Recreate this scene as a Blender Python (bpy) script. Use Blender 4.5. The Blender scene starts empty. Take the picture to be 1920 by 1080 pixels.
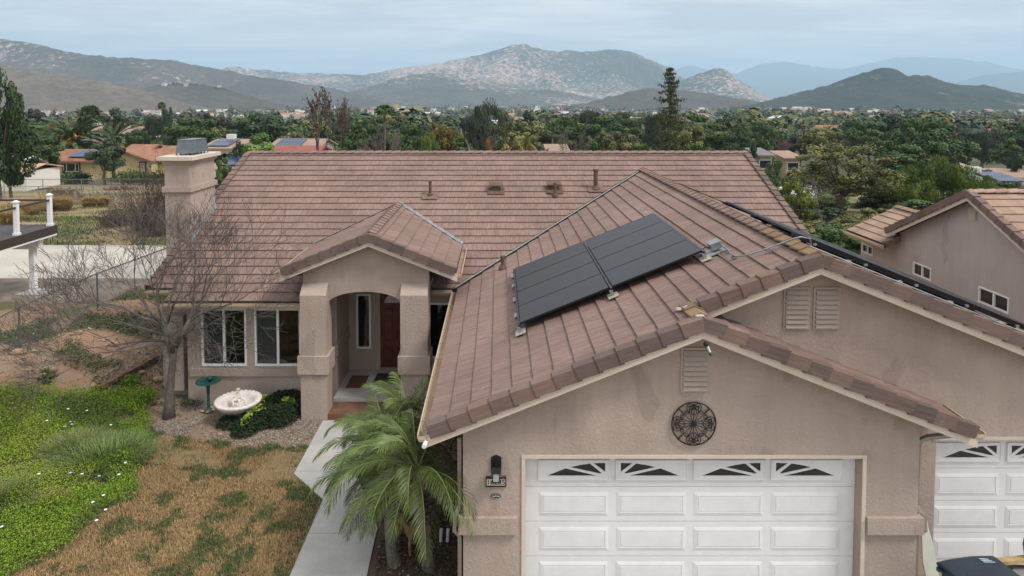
import bpy, bmesh, math, random
import numpy as np
from mathutils import Vector, Matrix, noise as mnoise

random.seed(11)
rng = np.random.default_rng(11)
S = bpy.context.scene
COL = S.collection
R = math.radians

# ------------------------------------------------------------------ camera
F, VX, PIT, HC = 1280.0, 934.0, 0.0464, 7.75
PY = 184.1 + F * math.tan(PIT)
CP, SP = math.cos(PIT), math.sin(PIT)
cam = bpy.data.cameras.new('camera')
cam.sensor_width = 36.0
cam.lens = F * 36 / 1920
cam.shift_x = (960 - VX) / 1920
cam.shift_y = (PY - 540) / 1920
cam.clip_start = 0.1
cam.clip_end = 60000
camo = bpy.data.objects.new('camera', cam)
COL.objects.link(camo)
camo.location = (0, 0, HC)
camo.rotation_euler = (math.pi / 2 - PIT, 0, 0)
S.camera = camo

# ------------------------------------------------------------------ sky, sun, exposure
SUN_EL, SUN_AZ = R(52), R(118)          # azimuth clockwise from +Y: right of the camera, a little behind it
W = bpy.data.worlds.new('World')
S.world = W
W.use_nodes = True
nt = W.node_tree
nt.nodes.clear()
N = nt.nodes.new
L_ = nt.links.new
out = N('ShaderNodeOutputWorld')
bg = N('ShaderNodeBackground')
bg.inputs['Strength'].default_value = 0.081
sky = N('ShaderNodeTexSky')
sky.sky_type = 'NISHITA'
sky.sun_disc = False
sky.sun_elevation = SUN_EL
sky.sun_rotation = SUN_AZ
tc = N('ShaderNodeTexCoord')
sep = N('ShaderNodeSeparateXYZ')
L_(tc.outputs['Generated'], sep.inputs[0])
mz = N('ShaderNodeMath'); mz.operation = 'MAXIMUM'; mz.inputs[1].default_value = 0.0
L_(sep.outputs['Z'], mz.inputs[0])
za = N('ShaderNodeMath'); za.operation = 'ADD'; za.inputs[1].default_value = 0.07
L_(mz.outputs[0], za.inputs[0])
dv = N('ShaderNodeVectorMath'); dv.operation = 'DIVIDE'
cmb = N('ShaderNodeCombineXYZ')
for i in range(3):
    L_(za.outputs[0], cmb.inputs[i])
L_(tc.outputs['Generated'], dv.inputs[0]); L_(cmb.outputs[0], dv.inputs[1])
mp = N('ShaderNodeMapping'); mp.inputs['Scale'].default_value = (0.45, 0.8, 0.0)
mp.inputs['Rotation'].default_value = (0, 0, R(12))
L_(dv.outputs[0], mp.inputs[0])
cl = N('ShaderNodeTexNoise'); cl.inputs['Scale'].default_value = 1.3; cl.inputs['Detail'].default_value = 7
cl.inputs['Roughness'].default_value = 0.58
cl.inputs['Distortion'].default_value = 0.4
L_(mp.outputs[0], cl.inputs['Vector'])
cr = N('ShaderNodeValToRGB')
cr.color_ramp.elements[0].position = 0.39
cr.color_ramp.elements[0].color = (8.7, 8.95, 9.2, 1)
cr.color_ramp.elements[1].position = 0.63
cr.color_ramp.elements[1].color = (12.8, 12.6, 12.4, 1)
L_(cl.outputs['Fac'], cr.inputs[0])
# an even overcast brightens smoothly towards the zenith (CIE overcast sky)
g1 = N('ShaderNodeMath'); g1.operation = 'MULTIPLY_ADD'; g1.inputs[1].default_value = 0.75; g1.inputs[2].default_value = 0.92
L_(mz.outputs[0], g1.inputs[0])
gm = N('ShaderNodeVectorMath'); gm.operation = 'SCALE'
L_(cr.outputs[0], gm.inputs[0]); L_(g1.outputs[0], gm.inputs['Scale'])
mx = N('ShaderNodeMix'); mx.data_type = 'RGBA'; mx.inputs['Factor'].default_value = 0.9
L_(sky.outputs[0], mx.inputs['A']); L_(gm.outputs[0], mx.inputs['B'])
L_(mx.outputs['Result'], bg.inputs['Color'])
L_(bg.outputs[0], out.inputs[0])

sl = bpy.data.lights.new('sun', 'SUN')
sl.energy = 2.9
sl.angle = R(14)
sl.color = (1.0, 0.945, 0.885)
so = bpy.data.objects.new('sun', sl)
COL.objects.link(so)
sd = Vector((math.sin(SUN_AZ) * math.cos(SUN_EL), math.cos(SUN_AZ) * math.cos(SUN_EL), math.sin(SUN_EL)))
so.rotation_euler = (-sd).to_track_quat('-Z', 'Y').to_euler()
S.view_settings.view_transform = 'Standard'
S.view_settings.look = 'None'
S.view_settings.exposure = 0.04
S.view_settings.gamma = 1.0
S.view_settings.use_curve_mapping = False
try:
    S.cycles.use_denoising = True
    S.cycles.max_bounces = 6
    S.cycles.diffuse_bounces = 3
    S.cycles.glossy_bounces = 3
    S.cycles.transparent_max_bounces = 12
    S.cycles.volume_bounces = 1
except Exception:
    pass


# ------------------------------------------------------------------ geometry of the photograph
def at(px, py, Y):
    k = (py - PY) / F
    h = Y * (k * CP + SP) / (CP - k * SP)
    return Vector(((px - VX) / F * (Y * CP + h * SP), Y, HC - h))


def atz(px, py, z):
    k = (py - PY) / F
    h = HC - z
    return at(px, py, h * (CP - k * SP) / (k * CP + SP))


def smooth(t):
    t = np.clip(t, 0, 1)
    return t * t * (3 - 2 * t)


def _hash(ix, iy, s):
    n = (ix.astype(np.int64) * 374761393 + iy.astype(np.int64) * 668265263 + s * 974711) & 0x7fffffff
    n = ((n ^ (n >> 13)) * 1274126177) & 0x7fffffff
    n = (n ^ (n >> 16)) & 0xffffff
    return n / float(0xffffff)


def vn(x, y, s=0):
    x = np.asarray(x, float); y = np.asarray(y, float)
    ix, iy = np.floor(x), np.floor(y)
    fx, fy = x - ix, y - iy
    fx = fx * fx * (3 - 2 * fx); fy = fy * fy * (3 - 2 * fy)
    a, b = _hash(ix, iy, s), _hash(ix + 1, iy, s)
    c, d = _hash(ix, iy + 1, s), _hash(ix + 1, iy + 1, s)
    return (a * (1 - fx) + b * fx) * (1 - fy) + (c * (1 - fx) + d * fx) * fy


def fbm(x, y, s=0, o=4):
    r = 0; a = 0.5
    for i in range(o):
        r = r + a * vn(np.asarray(x) * 2 ** i, np.asarray(y) * 2 ** i, s + i * 17)
        a *= 0.5
    return r / (1 - 0.5 ** o)


GY = [-4000, 28, 34, 45, 60, 121, 250, 500, 1000, 2000, 4000, 8000, 20000]
GZ = [-0.1, -0.1, -0.25, -0.9, -1.9, -5.9, -11.3, -17.0, -22.5, -29.0, -35.0, -40.0, -46.0]


def zg(X, Y):
    X = np.asarray(X, float); Y = np.asarray(Y, float)
    z = np.interp(Y, GY, GZ)
    bank = smooth((-X - 8.9) / 4.0) * smooth((Y - 13.2) / 4.6)
    lift = np.interp(Y, [20, 33, 45, 60, 90], [0.82, 0.80, 0.75, 0.45, 0.0])
    z = z + bank * lift
    rough = smooth((-X - 8.7) / 1.5) * smooth((40 - Y) / 8) * np.where((Y > 21.3) & (X < -13.6), 0.0, 1.0)
    z = z + rough * (fbm(X * 0.9, Y * 0.9, 3) - 0.5) * 0.28
    far = smooth((Y - 140) / 400)
    z = z + far * (fbm(X / 260, Y / 260, 9, 3) - 0.5) * np.minimum(Y / 60, 16)
    return z


def zgf(x, y):
    return float(zg(x, y))


# ------------------------------------------------------------------ object helpers
def tag(o, label=None, cat=None, group=None, kind=None):
    if label: o['label'] = label
    if cat: o['category'] = cat
    if group: o['group'] = group
    if kind: o['kind'] = kind
    return o


WLOC = {}


def thing(name, label, cat, loc=(0, 0, 0), group=None):
    o = bpy.data.objects.new(name, None)
    o.empty_display_size = 0.2
    COL.objects.link(o)
    o.location = loc
    tag(o, label, cat, group)
    WLOC[o.name] = Vector(loc)
    return o


def put(o, parent):
    """parent o (built in world coordinates) under parent"""
    if o.name not in COL.objects:
        COL.objects.link(o)
    if parent is not None:
        o.parent = parent
        if parent.name in WLOC:
            o.matrix_parent_inverse = Matrix.Translation(-WLOC[parent.name])
    return o


def npmesh(name, V, Q, mat=None, col=None, rnd=None, uv=None):
    """V (n,3) float, Q (m,k) int polygons of one size k"""
    V = np.asarray(V, np.float32); Q = np.asarray(Q, np.int32)
    me = bpy.data.meshes.new(name)
    k = Q.shape[1]
    me.vertices.add(len(V)); me.vertices.foreach_set('co', V.ravel())
    me.loops.add(Q.size); me.loops.foreach_set('vertex_index', Q.ravel())
    me.polygons.add(len(Q))
    me.polygons.foreach_set('loop_start', np.arange(0, Q.size, k, dtype=np.int32))
    me.update(calc_edges=True)
    if col is not None:
        a = me.attributes.new('col', 'FLOAT_COLOR', 'FACE' if len(col) == len(Q) else 'POINT')
        c4 = np.ones((len(col), 4), np.float32); c4[:, :3] = col
        a.data.foreach_set('color', c4.ravel())
    if rnd is not None:
        a = me.attributes.new('rnd', 'FLOAT', 'FACE')
        a.data.foreach_set('value', np.asarray(rnd, np.float32))
    if mat: me.materials.append(mat)
    return me


class MB:
    def __init__(self, M=None):
        self.v = []; self.f = []; self.M = M

    def add(self, vs, fs):
        b = len(self.v)
        if self.M is not None:
            vs = [self.M @ Vector(p) for p in vs]
        self.v += [tuple(p) for p in vs]
        self.f += [tuple(i + b for i in f) for f in fs]
        return self

    def box(self, x0, x1, y0, y1, z0, z1):
        vs = [(x0, y0, z0), (x1, y0, z0), (x1, y1, z0), (x0, y1, z0), (x0, y0, z1), (x1, y0, z1), (x1, y1, z1), (x0, y1, z1)]
        return self.hexa(vs)

    def hexa(self, p):
        return self.add(p, [(0, 3, 2, 1), (4, 5, 6, 7), (0, 1, 5, 4), (1, 2, 6, 5), (2, 3, 7, 6), (3, 0, 4, 7)])

    def ext(self, pts, vec):
        n = len(pts); vec = Vector(vec)
        a = [Vector(p) for p in pts]
        vs = a + [p + vec for p in a]
        fs = [tuple(range(n)), tuple(reversed(range(n, 2 * n)))]
        fs += [(i, i + n, (i + 1) % n + n, (i + 1) % n) for i in range(n)]
        return self.add(vs, fs)

    def bevbox(self, x0, x1, y0, y1, z0, z1, b):
        """box whose -Y face is inset by b (a raised panel)"""
        vs = [(x0, y1, z0), (x1, y1, z0), (x1, y1, z1), (x0, y1, z1),
              (x0 + b, y0, z0 + b), (x1 - b, y0, z0 + b), (x1 - b, y0, z1 - b), (x0 + b, y0, z1 - b)]
        return self.hexa(vs)

    def tube(self, pts, r, sides=6, closed=False, cap=True):
        P = [Vector(p) for p in pts]
        n = len(P)
        rs = r if isinstance(r, (list, tuple)) else [r] * n
        vs = []; fs = []
        ref = None
        for i in range(n):
            if closed:
                t = P[(i + 1) % n] - P[i - 1]
            else:
                t = P[min(i + 1, n - 1)] - P[max(i - 1, 0)]
            if t.length < 1e-9: t = Vector((0, 0, 1))
            t.normalize()
            if ref is None:
                ref = t.orthogonal().normalized()
            else:
                ref = ref - t * ref.dot(t)
                if ref.length < 1e-6: ref = t.orthogonal()
                ref.normalize()
            b = t.cross(ref)
            for k in range(sides):
                a = 2 * math.pi * k / sides
                vs.append(P[i] + (ref * math.cos(a) + b * math.sin(a)) * rs[i])
        m = n if closed else n - 1
        for i in range(m):
            j = (i + 1) % n
            for k in range(sides):
                k2 = (k + 1) % sides
                fs.append((i * sides + k, i * sides + k2, j * sides + k2, j * sides + k))
        if cap and not closed:
            fs.append(tuple(reversed(range(sides))))
            fs.append(tuple(range((n - 1) * sides, n * sides)))
        return self.add(vs, fs)

    def lathe(self, prof, c, seg=16, flute=0.0, nfl=0):
        vs = []; fs = []
        n = len(prof)
        for (r, z) in prof:
            for k in range(seg):
                a = 2 * math.pi * k / seg
                rr = r * (1 + flute * abs(math.sin(a * nfl / 2))) if nfl else r
                vs.append((c[0] + rr * math.cos(a), c[1] + rr * math.sin(a), c[2] + z))
        for i in range(n - 1):
            for k in range(seg):
                k2 = (k + 1) % seg
                fs.append((i * seg + k, i * seg + k2, (i + 1) * seg + k2, (i + 1) * seg + k))
        fs.append(tuple(reversed(range(seg))))
        fs.append(tuple(range((n - 1) * seg, n * seg)))
        return self.add(vs, fs)

    def ball(self, c, r, seg=10, rings=6, jit=0.0):
        if not isinstance(r, (tuple, list)): r = (r, r, r)
        vs = [(c[0], c[1], c[2] - r[2])]
        for i in range(1, rings):
            t = math.pi * i / rings
            for k in range(seg):
                a = 2 * math.pi * k / seg
                q = 1 + random.uniform(-jit, jit)
                vs.append((c[0] + r[0] * math.sin(t) * math.cos(a) * q, c[1] + r[1] * math.sin(t) * math.sin(a) * q, c[2] - r[2] * math.cos(t) * q))
        vs.append((c[0], c[1], c[2] + r[2]))
        fs = []
        for k in range(seg):
            fs.append((0, 1 + (k + 1) % seg, 1 + k))
        for i in range(rings - 2):
            for k in range(seg):
                a = 1 + i * seg; b = a + seg; k2 = (k + 1) % seg
                fs.append((a + k, a + k2, b + k2, b + k))
        t = len(vs) - 1; a = 1 + (rings - 2) * seg
        for k in range(seg):
            fs.append((t, a + k, a + (k + 1) % seg))
        return self.add(vs, fs)

    def mesh(self, name, mat=None, sm=False):
        me = bpy.data.meshes.new(name)
        me.from_pydata(self.v, [], self.f)
        me.update()
        bm = bmesh.new(); bm.from_mesh(me)
        bmesh.ops.recalc_face_normals(bm, faces=bm.faces)
        bm.to_mesh(me); bm.free()
        if sm:
            me.polygons.foreach_set('use_smooth', [True] * len(me.polygons))
        if mat: me.materials.append(mat)
        return me

    def build(self, name, mat=None, parent=None, sm=False):
        o = bpy.data.objects.new(name, self.mesh(name, mat, sm))
        COL.objects.link(o)
        if parent is not None: put(o, parent)
        return o


def obj(name, me, parent=None):
    o = bpy.data.objects.new(name, me)
    COL.objects.link(o)
    if parent is not None: put(o, parent)
    return o


# ------------------------------------------------------------------ materials
def nodes(name):
    m = bpy.data.materials.new(name)
    m.use_nodes = True
    t = m.node_tree
    b = t.nodes['Principled BSDF']
    return m, t, b


def nmat(name, c, rough=0.8, var=0.18, scale=3.0, bump=0.0, bscale=60.0, c2=None, metal=0.0, fine=None, spec=0.3, lo=0.35, hi=0.65):
    m, t, b = nodes(name)
    n = t.nodes.new; l = t.links.new
    co = n('ShaderNodeTexCoord')
    nz = n('ShaderNodeTexNoise'); nz.inputs['Scale'].default_value = scale; nz.inputs['Detail'].default_value = 6
    nz.inputs['Roughness'].default_value = 0.62
    l(co.outputs['Object'], nz.inputs['Vector'])
    rp = n('ShaderNodeValToRGB')
    rp.color_ramp.elements[0].position = lo; rp.color_ramp.elements[1].position = hi
    d = c2 if c2 else tuple(x * (1 + var) for x in c)
    a = c if c2 else tuple(x * (1 - var) for x in c)
    rp.color_ramp.elements[0].color = (*a, 1); rp.color_ramp.elements[1].color = (*d, 1)
    l(nz.outputs['Fac'], rp.inputs[0])
    src = rp.outputs[0]
    if fine:
        f2 = n('ShaderNodeTexNoise'); f2.inputs['Scale'].default_value = fine[0]; f2.inputs['Detail'].default_value = 4
        l(co.outputs['Object'], f2.inputs['Vector'])
        mr = n('ShaderNodeMapRange'); mr.inputs['From Min'].default_value = 0.3; mr.inputs['From Max'].default_value = 0.7
        mr.inputs['To Min'].default_value = 1 - fine[1]; mr.inputs['To Max'].default_value = 1 + fine[1]
        l(f2.outputs['Fac'], mr.inputs['Value'])
        sc = n('ShaderNodeVectorMath'); sc.operation = 'SCALE'
        l(src, sc.inputs[0]); l(mr.outputs[0], sc.inputs['Scale'])
        src = sc.outputs[0]
    l(src, b.inputs['Base Color'])
    b.inputs['Roughness'].default_value = rough
    b.inputs['Metallic'].default_value = metal
    b.inputs['Specular IOR Level'].default_value = spec
    if bump:
        bn = n('ShaderNodeTexNoise'); bn.inputs['Scale'].default_value = bscale; bn.inputs['Detail'].default_value = 5
        l(co.outputs['Object'], bn.inputs['Vector'])
        bp = n('ShaderNodeBump'); bp.inputs['Strength'].default_value = bump; bp.inputs['Distance'].default_value = 0.02
        l(bn.outputs['Fac'], bp.inputs['Height']); l(bp.outputs[0], b.inputs['Normal'])
    return m


def stucco(name, c, patch=0.10, warm=None):
    """trowelled stucco: broad uneven patches, faint darker washes, a lacy trowel relief"""
    m, t, b = nodes(name)
    n = t.nodes.new; l = t.links.new
    co = n('ShaderNodeTexCoord')
    a = n('ShaderNodeTexNoise'); a.inputs['Scale'].default_value = 0.9; a.inputs['Detail'].default_value = 5; a.inputs['Distortion'].default_value = 0.6
    l(co.outputs['Object'], a.inputs['Vector'])
    r = n('ShaderNodeValToRGB')
    r.color_ramp.elements[0].position = 0.3; r.color_ramp.elements[1].position = 0.68
    w = warm or tuple(x * (1 + patch) for x in c)
    r.color_ramp.elements[0].color = (*[x * (1 - patch) for x in c], 1)
    r.color_ramp.elements[1].color = (*w, 1)
    l(a.outputs['Fac'], r.inputs[0])
    # repainted patches with soft outlines
    p = n('ShaderNodeTexNoise'); p.inputs['Scale'].default_value = 1.7; p.inputs['Detail'].default_value = 2
    mpg = n('ShaderNodeMapping'); mpg.inputs['Location'].default_value = (4.3, 1.7, 9.1); mpg.inputs['Scale'].default_value = (1, 1, 0.55)
    l(co.outputs['Object'], mpg.inputs[0]); l(mpg.outputs[0], p.inputs['Vector'])
    pr = n('ShaderNodeMapRange'); pr.inputs['From Min'].default_value = 0.62; pr.inputs['From Max'].default_value = 0.66
    pr.inputs['To Min'].default_value = 1.0; pr.inputs['To Max'].default_value = 0.86
    l(p.outputs['Fac'], pr.inputs['Value'])
    sc = n('ShaderNodeVectorMath'); sc.operation = 'SCALE'
    l(r.outputs[0], sc.inputs[0]); l(pr.outputs[0], sc.inputs['Scale'])
    # fine speckle
    f = n('ShaderNodeTexNoise'); f.inputs['Scale'].default_value = 38; f.inputs['Detail'].default_value = 5; f.inputs['Roughness'].default_value = 0.7
    l(co.outputs['Object'], f.inputs['Vector'])
    fr = n('ShaderNodeMapRange'); fr.inputs['From Min'].default_value = 0.3; fr.inputs['From Max'].default_value = 0.7
    fr.inputs['To Min'].default_value = 0.93; fr.inputs['To Max'].default_value = 1.06
    l(f.outputs['Fac'], fr.inputs['Value'])
    s2 = n('ShaderNodeVectorMath'); s2.operation = 'SCALE'
    l(sc.outputs[0], s2.inputs[0]); l(fr.outputs[0], s2.inputs['Scale'])
    # faint runs and grime drawn down the wall
    dm = n('ShaderNodeMapping'); dm.inputs['Scale'].default_value = (2.6, 2.6, 0.28)
    dn = n('ShaderNodeTexNoise'); dn.inputs['Scale'].default_value = 1.6; dn.inputs['Detail'].default_value = 6; dn.inputs['Roughness'].default_value = 0.7
    l(co.outputs['Object'], dm.inputs[0]); l(dm.outputs[0], dn.inputs['Vector'])
    dr_ = n('ShaderNodeMapRange'); dr_.inputs['From Min'].default_value = 0.35; dr_.inputs['From Max'].default_value = 0.66
    dr_.inputs['To Min'].default_value = 1.03; dr_.inputs['To Max'].default_value = 0.94
    l(dn.outputs['Fac'], dr_.inputs['Value'])
    s3 = n('ShaderNodeVectorMath'); s3.operation = 'SCALE'
    l(s2.outputs[0], s3.inputs[0]); l(dr_.outputs[0], s3.inputs['Scale'])
    l(s3.outputs[0], b.inputs['Base Color'])
    b.inputs['Roughness'].default_value = 0.92
    b.inputs['Specular IOR Level'].default_value = 0.15
    bn = n('ShaderNodeTexNoise'); bn.inputs['Scale'].default_value = 9; bn.inputs['Detail'].default_value = 7; bn.inputs['Distortion'].default_value = 1.8
    bn.inputs['Roughness'].default_value = 0.66
    l(co.outputs['Object'], bn.inputs['Vector'])
    bp = n('ShaderNodeBump'); bp.inputs['Strength'].default_value = 0.7; bp.inputs['Distance'].default_value = 0.027
    l(bn.outputs['Fac'], bp.inputs['Height']); l(bp.outputs[0], b.inputs['Normal'])
    return m


def tilemat(name, ca, cb, stri=0.24, lichen=True):
    """broomed concrete shake tile: streaks run up the slope, each tile a shade of its own"""
    m, t, b = nodes(name)
    n = t.nodes.new; l = t.links.new
    uv = n('ShaderNodeUVMap'); uv.uv_map = 'uv'
    oi = n('ShaderNodeObjectInfo')
    at_ = n('ShaderNodeAttribute'); at_.attribute_name = 'rnd'
    ad = n('ShaderNodeMath'); ad.operation = 'ADD'
    l(oi.outputs['Random'], ad.inputs[0]); l(at_.outputs['Fac'], ad.inputs[1])
    fr = n('ShaderNodeMath'); fr.operation = 'FRACT'; l(ad.outputs[0], fr.inputs[0])
    off = n('ShaderNodeVectorMath'); off.operation = 'ADD'
    cx = n('ShaderNodeCombineXYZ')
    mu = n('ShaderNodeMath'); mu.operation = 'MULTIPLY'; mu.inputs[1].default_value = 37
    l(fr.outputs[0], mu.inputs[0]); l(mu.outputs[0], cx.inputs[0]); l(mu.outputs[0], cx.inputs[2])
    l(uv.outputs[0], off.inputs[0]); l(cx.outputs[0], off.inputs[1])
    mp_ = n('ShaderNodeMapping'); mp_.inputs['Scale'].default_value = (42, 2.2, 1)
    l(off.outputs[0], mp_.inputs[0])
    nz = n('ShaderNodeTexNoise'); nz.inputs['Scale'].default_value = 1; nz.inputs['Detail'].default_value = 4; nz.inputs['Roughness'].default_value = 0.65
    l(mp_.outputs[0], nz.inputs['Vector'])
    mr = n('ShaderNodeMapRange'); mr.inputs['From Min'].default_value = 0.28; mr.inputs['From Max'].default_value = 0.72
    mr.inputs['To Min'].default_value = 1 - stri; mr.inputs['To Max'].default_value = 1 + stri
    l(nz.outputs['Fac'], mr.inputs['Value'])
    rp = n('ShaderNodeValToRGB')
    rp.color_ramp.elements[0].color = (*ca, 1); rp.color_ramp.elements[1].color = (*cb, 1)
    rp.color_ramp.elements[0].position = 0.0
    l(fr.outputs[0], rp.inputs[0])
    g = n('ShaderNodeNewGeometry')
    wz = n('ShaderNodeTexNoise'); wz.inputs['Scale'].default_value = 0.55; wz.inputs['Detail'].default_value = 6; wz.inputs['Roughness'].default_value = 0.6
    l(g.outputs['Position'], wz.inputs['Vector'])
    wr = n('ShaderNodeMapRange'); wr.inputs['From Min'].default_value = 0.3; wr.inputs['From Max'].default_value = 0.7
    wr.inputs['To Min'].default_value = 0.84; wr.inputs['To Max'].default_value = 1.14
    l(wz.outputs['Fac'], wr.inputs['Value'])
    mm = n('ShaderNodeMath'); mm.operation = 'MULTIPLY'
    l(mr.outputs[0], mm.inputs[0]); l(wr.outputs[0], mm.inputs[1])
    sc = n('ShaderNodeVectorMath'); sc.operation = 'SCALE'
    l(rp.outputs[0], sc.inputs[0]); l(mm.outputs[0], sc.inputs['Scale'])
    src = sc.outputs[0]
    if lichen:
        ln = n('ShaderNodeTexNoise'); ln.inputs['Scale'].default_value = 1.6; ln.inputs['Detail'].default_value = 8; ln.inputs['Roughness'].default_value = 0.75
        mq = n('ShaderNodeMapping'); mq.inputs['Location'].default_value = (3.1, 7.7, 0)
        l(g.outputs['Position'], mq.inputs[0]); l(mq.outputs[0], ln.inputs['Vector'])
        lr = n('ShaderNodeMapRange'); lr.inputs['From Min'].default_value = 0.61; lr.inputs['From Max'].default_value = 0.74; lr.inputs['To Max'].default_value = 0.5
        l(ln.outputs['Fac'], lr.inputs['Value'])
        mixl = n('ShaderNodeMix'); mixl.data_type = 'RGBA'
        l(lr.outputs[0], mixl.inputs['Factor']); l(src, mixl.inputs['A']); mixl.inputs['B'].default_value = (0.33, 0.29, 0.235, 1)
        src = mixl.outputs['Result']
    l(src, b.inputs['Base Color'])
    b.inputs['Roughness'].default_value = 0.85
    b.inputs['Specular IOR Level'].default_value = 0.2
    bp = n('ShaderNodeBump'); bp.inputs['Strength'].default_value = 0.5; bp.inputs['Distance'].default_value = 0.006
    l(nz.outputs['Fac'], bp.inputs['Height']); l(bp.outputs[0], b.inputs['Normal'])
    return m


def leafmat(name, lo, hi, extra=None, rough=0.6):
    """foliage: every leaf its own shade between lo and hi (and now and then extra), each tree a little different"""
    m, t, b = nodes(name)
    n = t.nodes.new; l = t.links.new
    a = n('ShaderNodeAttribute'); a.attribute_name = 'rnd'
    r = n('ShaderNodeValToRGB')
    r.color_ramp.elements[0].color = (*lo, 1); r.color_ramp.elements[1].color = (*hi, 1)
    if extra:
        e = r.color_ramp.elements.new(0.88); e.color = (*hi, 1)
        r.color_ramp.elements[2].color = (*extra, 1)
    l(a.outputs['Fac'], r.inputs[0])
    oi = n('ShaderNodeObjectInfo')
    mr = n('ShaderNodeMapRange'); mr.inputs['To Min'].default_value = 0.95; mr.inputs['To Max'].default_value = 1.5
    l(oi.outputs['Random'], mr.inputs['Value'])
    sc = n('ShaderNodeVectorMath'); sc.operation = 'SCALE'
    l(r.outputs[0], sc.inputs[0]); l(mr.outputs[0], sc.inputs['Scale'])
    l(sc.outputs[0], b.inputs['Base Color'])
    b.inputs['Roughness'].default_value = rough
    b.inputs['Specular IOR Level'].default_value = 0.25
    return m


def colmat(name, rough=0.85, nscale=(9, 0.2), bump=0.0, bscale=30):
    """albedo from the mesh's own 'col' attribute with grain on top"""
    m, t, b = nodes(name)
    n = t.nodes.new; l = t.links.new
    a = n('ShaderNodeAttribute'); a.attribute_name = 'col'
    co = n('ShaderNodeTexCoord')
    f = n('ShaderNodeTexNoise'); f.inputs['Scale'].default_value = nscale[0]; f.inputs['Detail'].default_value = 8; f.inputs['Roughness'].default_value = 0.7
    l(co.outputs['Object'], f.inputs['Vector'])
    mr = n('ShaderNodeMapRange'); mr.inputs['From Min'].default_value = 0.3; mr.inputs['From Max'].default_value = 0.7
    mr.inputs['To Min'].default_value = 1 - nscale[1]; mr.inputs['To Max'].default_value = 1 + nscale[1]
    l(f.outputs['Fac'], mr.inputs['Value'])
    sc = n('ShaderNodeVectorMath'); sc.operation = 'SCALE'
    l(a.outputs['Color'], sc.inputs[0]); l(mr.outputs[0], sc.inputs['Scale'])
    l(sc.outputs[0], b.inputs['Base Color'])
    b.inputs['Roughness'].default_value = rough
    b.inputs['Specular IOR Level'].default_value = 0.2
    if bump:
        bp = n('ShaderNodeBump'); bp.inputs['Strength'].default_value = bump; bp.inputs['Distance'].default_value = 0.03
        l(f.outputs['Fac'], bp.inputs['Height']); l(bp.outputs[0], b.inputs['Normal'])
    return m


def glassmat(name, tint=(0.30, 0.33, 0.34)):
    m = bpy.data.materials.new(name); m.use_nodes = True
    t = m.node_tree; t.nodes.clear(); n = t.nodes.new; l = t.links.new
    o = n('ShaderNodeOutputMaterial'); mixs = n('ShaderNodeMixShader')
    tr = n('ShaderNodeBsdfTransparent'); tr.inputs['Color'].default_value = (*tint, 1)
    gl = n('ShaderNodeBsdfGlossy'); gl.inputs['Roughness'].default_value = 0.03
    fz = n('ShaderNodeFresnel'); fz.inputs['IOR'].default_value = 1.75
    l(fz.outputs[0], mixs.inputs['Fac']); l(tr.outputs[0], mixs.inputs[1]); l(gl.outputs[0], mixs.inputs[2])
    l(mixs.outputs[0], o.inputs[0])
    return m


M = {}
M['stucco'] = stucco('stucco', (0.425, 0.340, 0.287))
M['stucco_nb'] = stucco('stucco_grey', (0.47, 0.405, 0.38), 0.06)
M['tile'] = tilemat('shake_tile', (0.206, 0.138, 0.116), (0.236, 0.160, 0.136), 0.36)
M['trimtile'] = tilemat('trim_tile', (0.128, 0.095, 0.086), (0.205, 0.137, 0.112), 0.22)
M['tile_nb'] = tilemat('neighbour_tile', (0.28, 0.19, 0.14), (0.36, 0.25, 0.185), 0.2, False)
M['cap_moss'] = tilemat('lichen_cap_tile', (0.19, 0.13, 0.085), (0.27, 0.18, 0.10), 0.14)
M['deck'] = nmat('roof_felt', (0.05, 0.04, 0.037), 0.9)
M['cream'] = nmat('cream_paint', (0.60, 0.52, 0.43), 0.6, 0.06, 2, fine=(40, 0.05))
M['gut'] = nmat('gutter_paint', (0.47, 0.38, 0.28), 0.45, 0.08, 2)
M['gut_in'] = nmat('gutter_inside', (0.36, 0.22, 0.14), 0.6, 0.2, 4)
M['pipe'] = nmat('downspout_paint', (0.33, 0.29, 0.235), 0.5, 0.08, 3)
M['white'] = nmat('white_paint', (0.73, 0.715, 0.708), 0.45, 0.035, 0.9, fine=(5, 0.035))
M['vinyl'] = nmat('white_vinyl', (0.78, 0.78, 0.78), 0.35, 0.03, 2)
M['glass'] = glassmat('window_glass')
M['dglass'] = glassmat('dark_glass', (0.16, 0.18, 0.18))
def screenmat(name):
    m = glassmat(name, (0.24, 0.26, 0.27)); t = m.node_tree
    o = next(x for x in t.nodes if x.type == 'OUTPUT_MATERIAL'); src = o.inputs[0].links[0].from_socket
    d = t.nodes.new('ShaderNodeBsdfDiffuse'); d.inputs['Color'].default_value = (0.10, 0.11, 0.115, 1)
    x = t.nodes.new('ShaderNodeMixShader'); x.inputs['Fac'].default_value = 0.4
    t.links.new(src, x.inputs[1]); t.links.new(d.outputs[0], x.inputs[2]); t.links.new(x.outputs[0], o.inputs[0])
    return m


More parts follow.
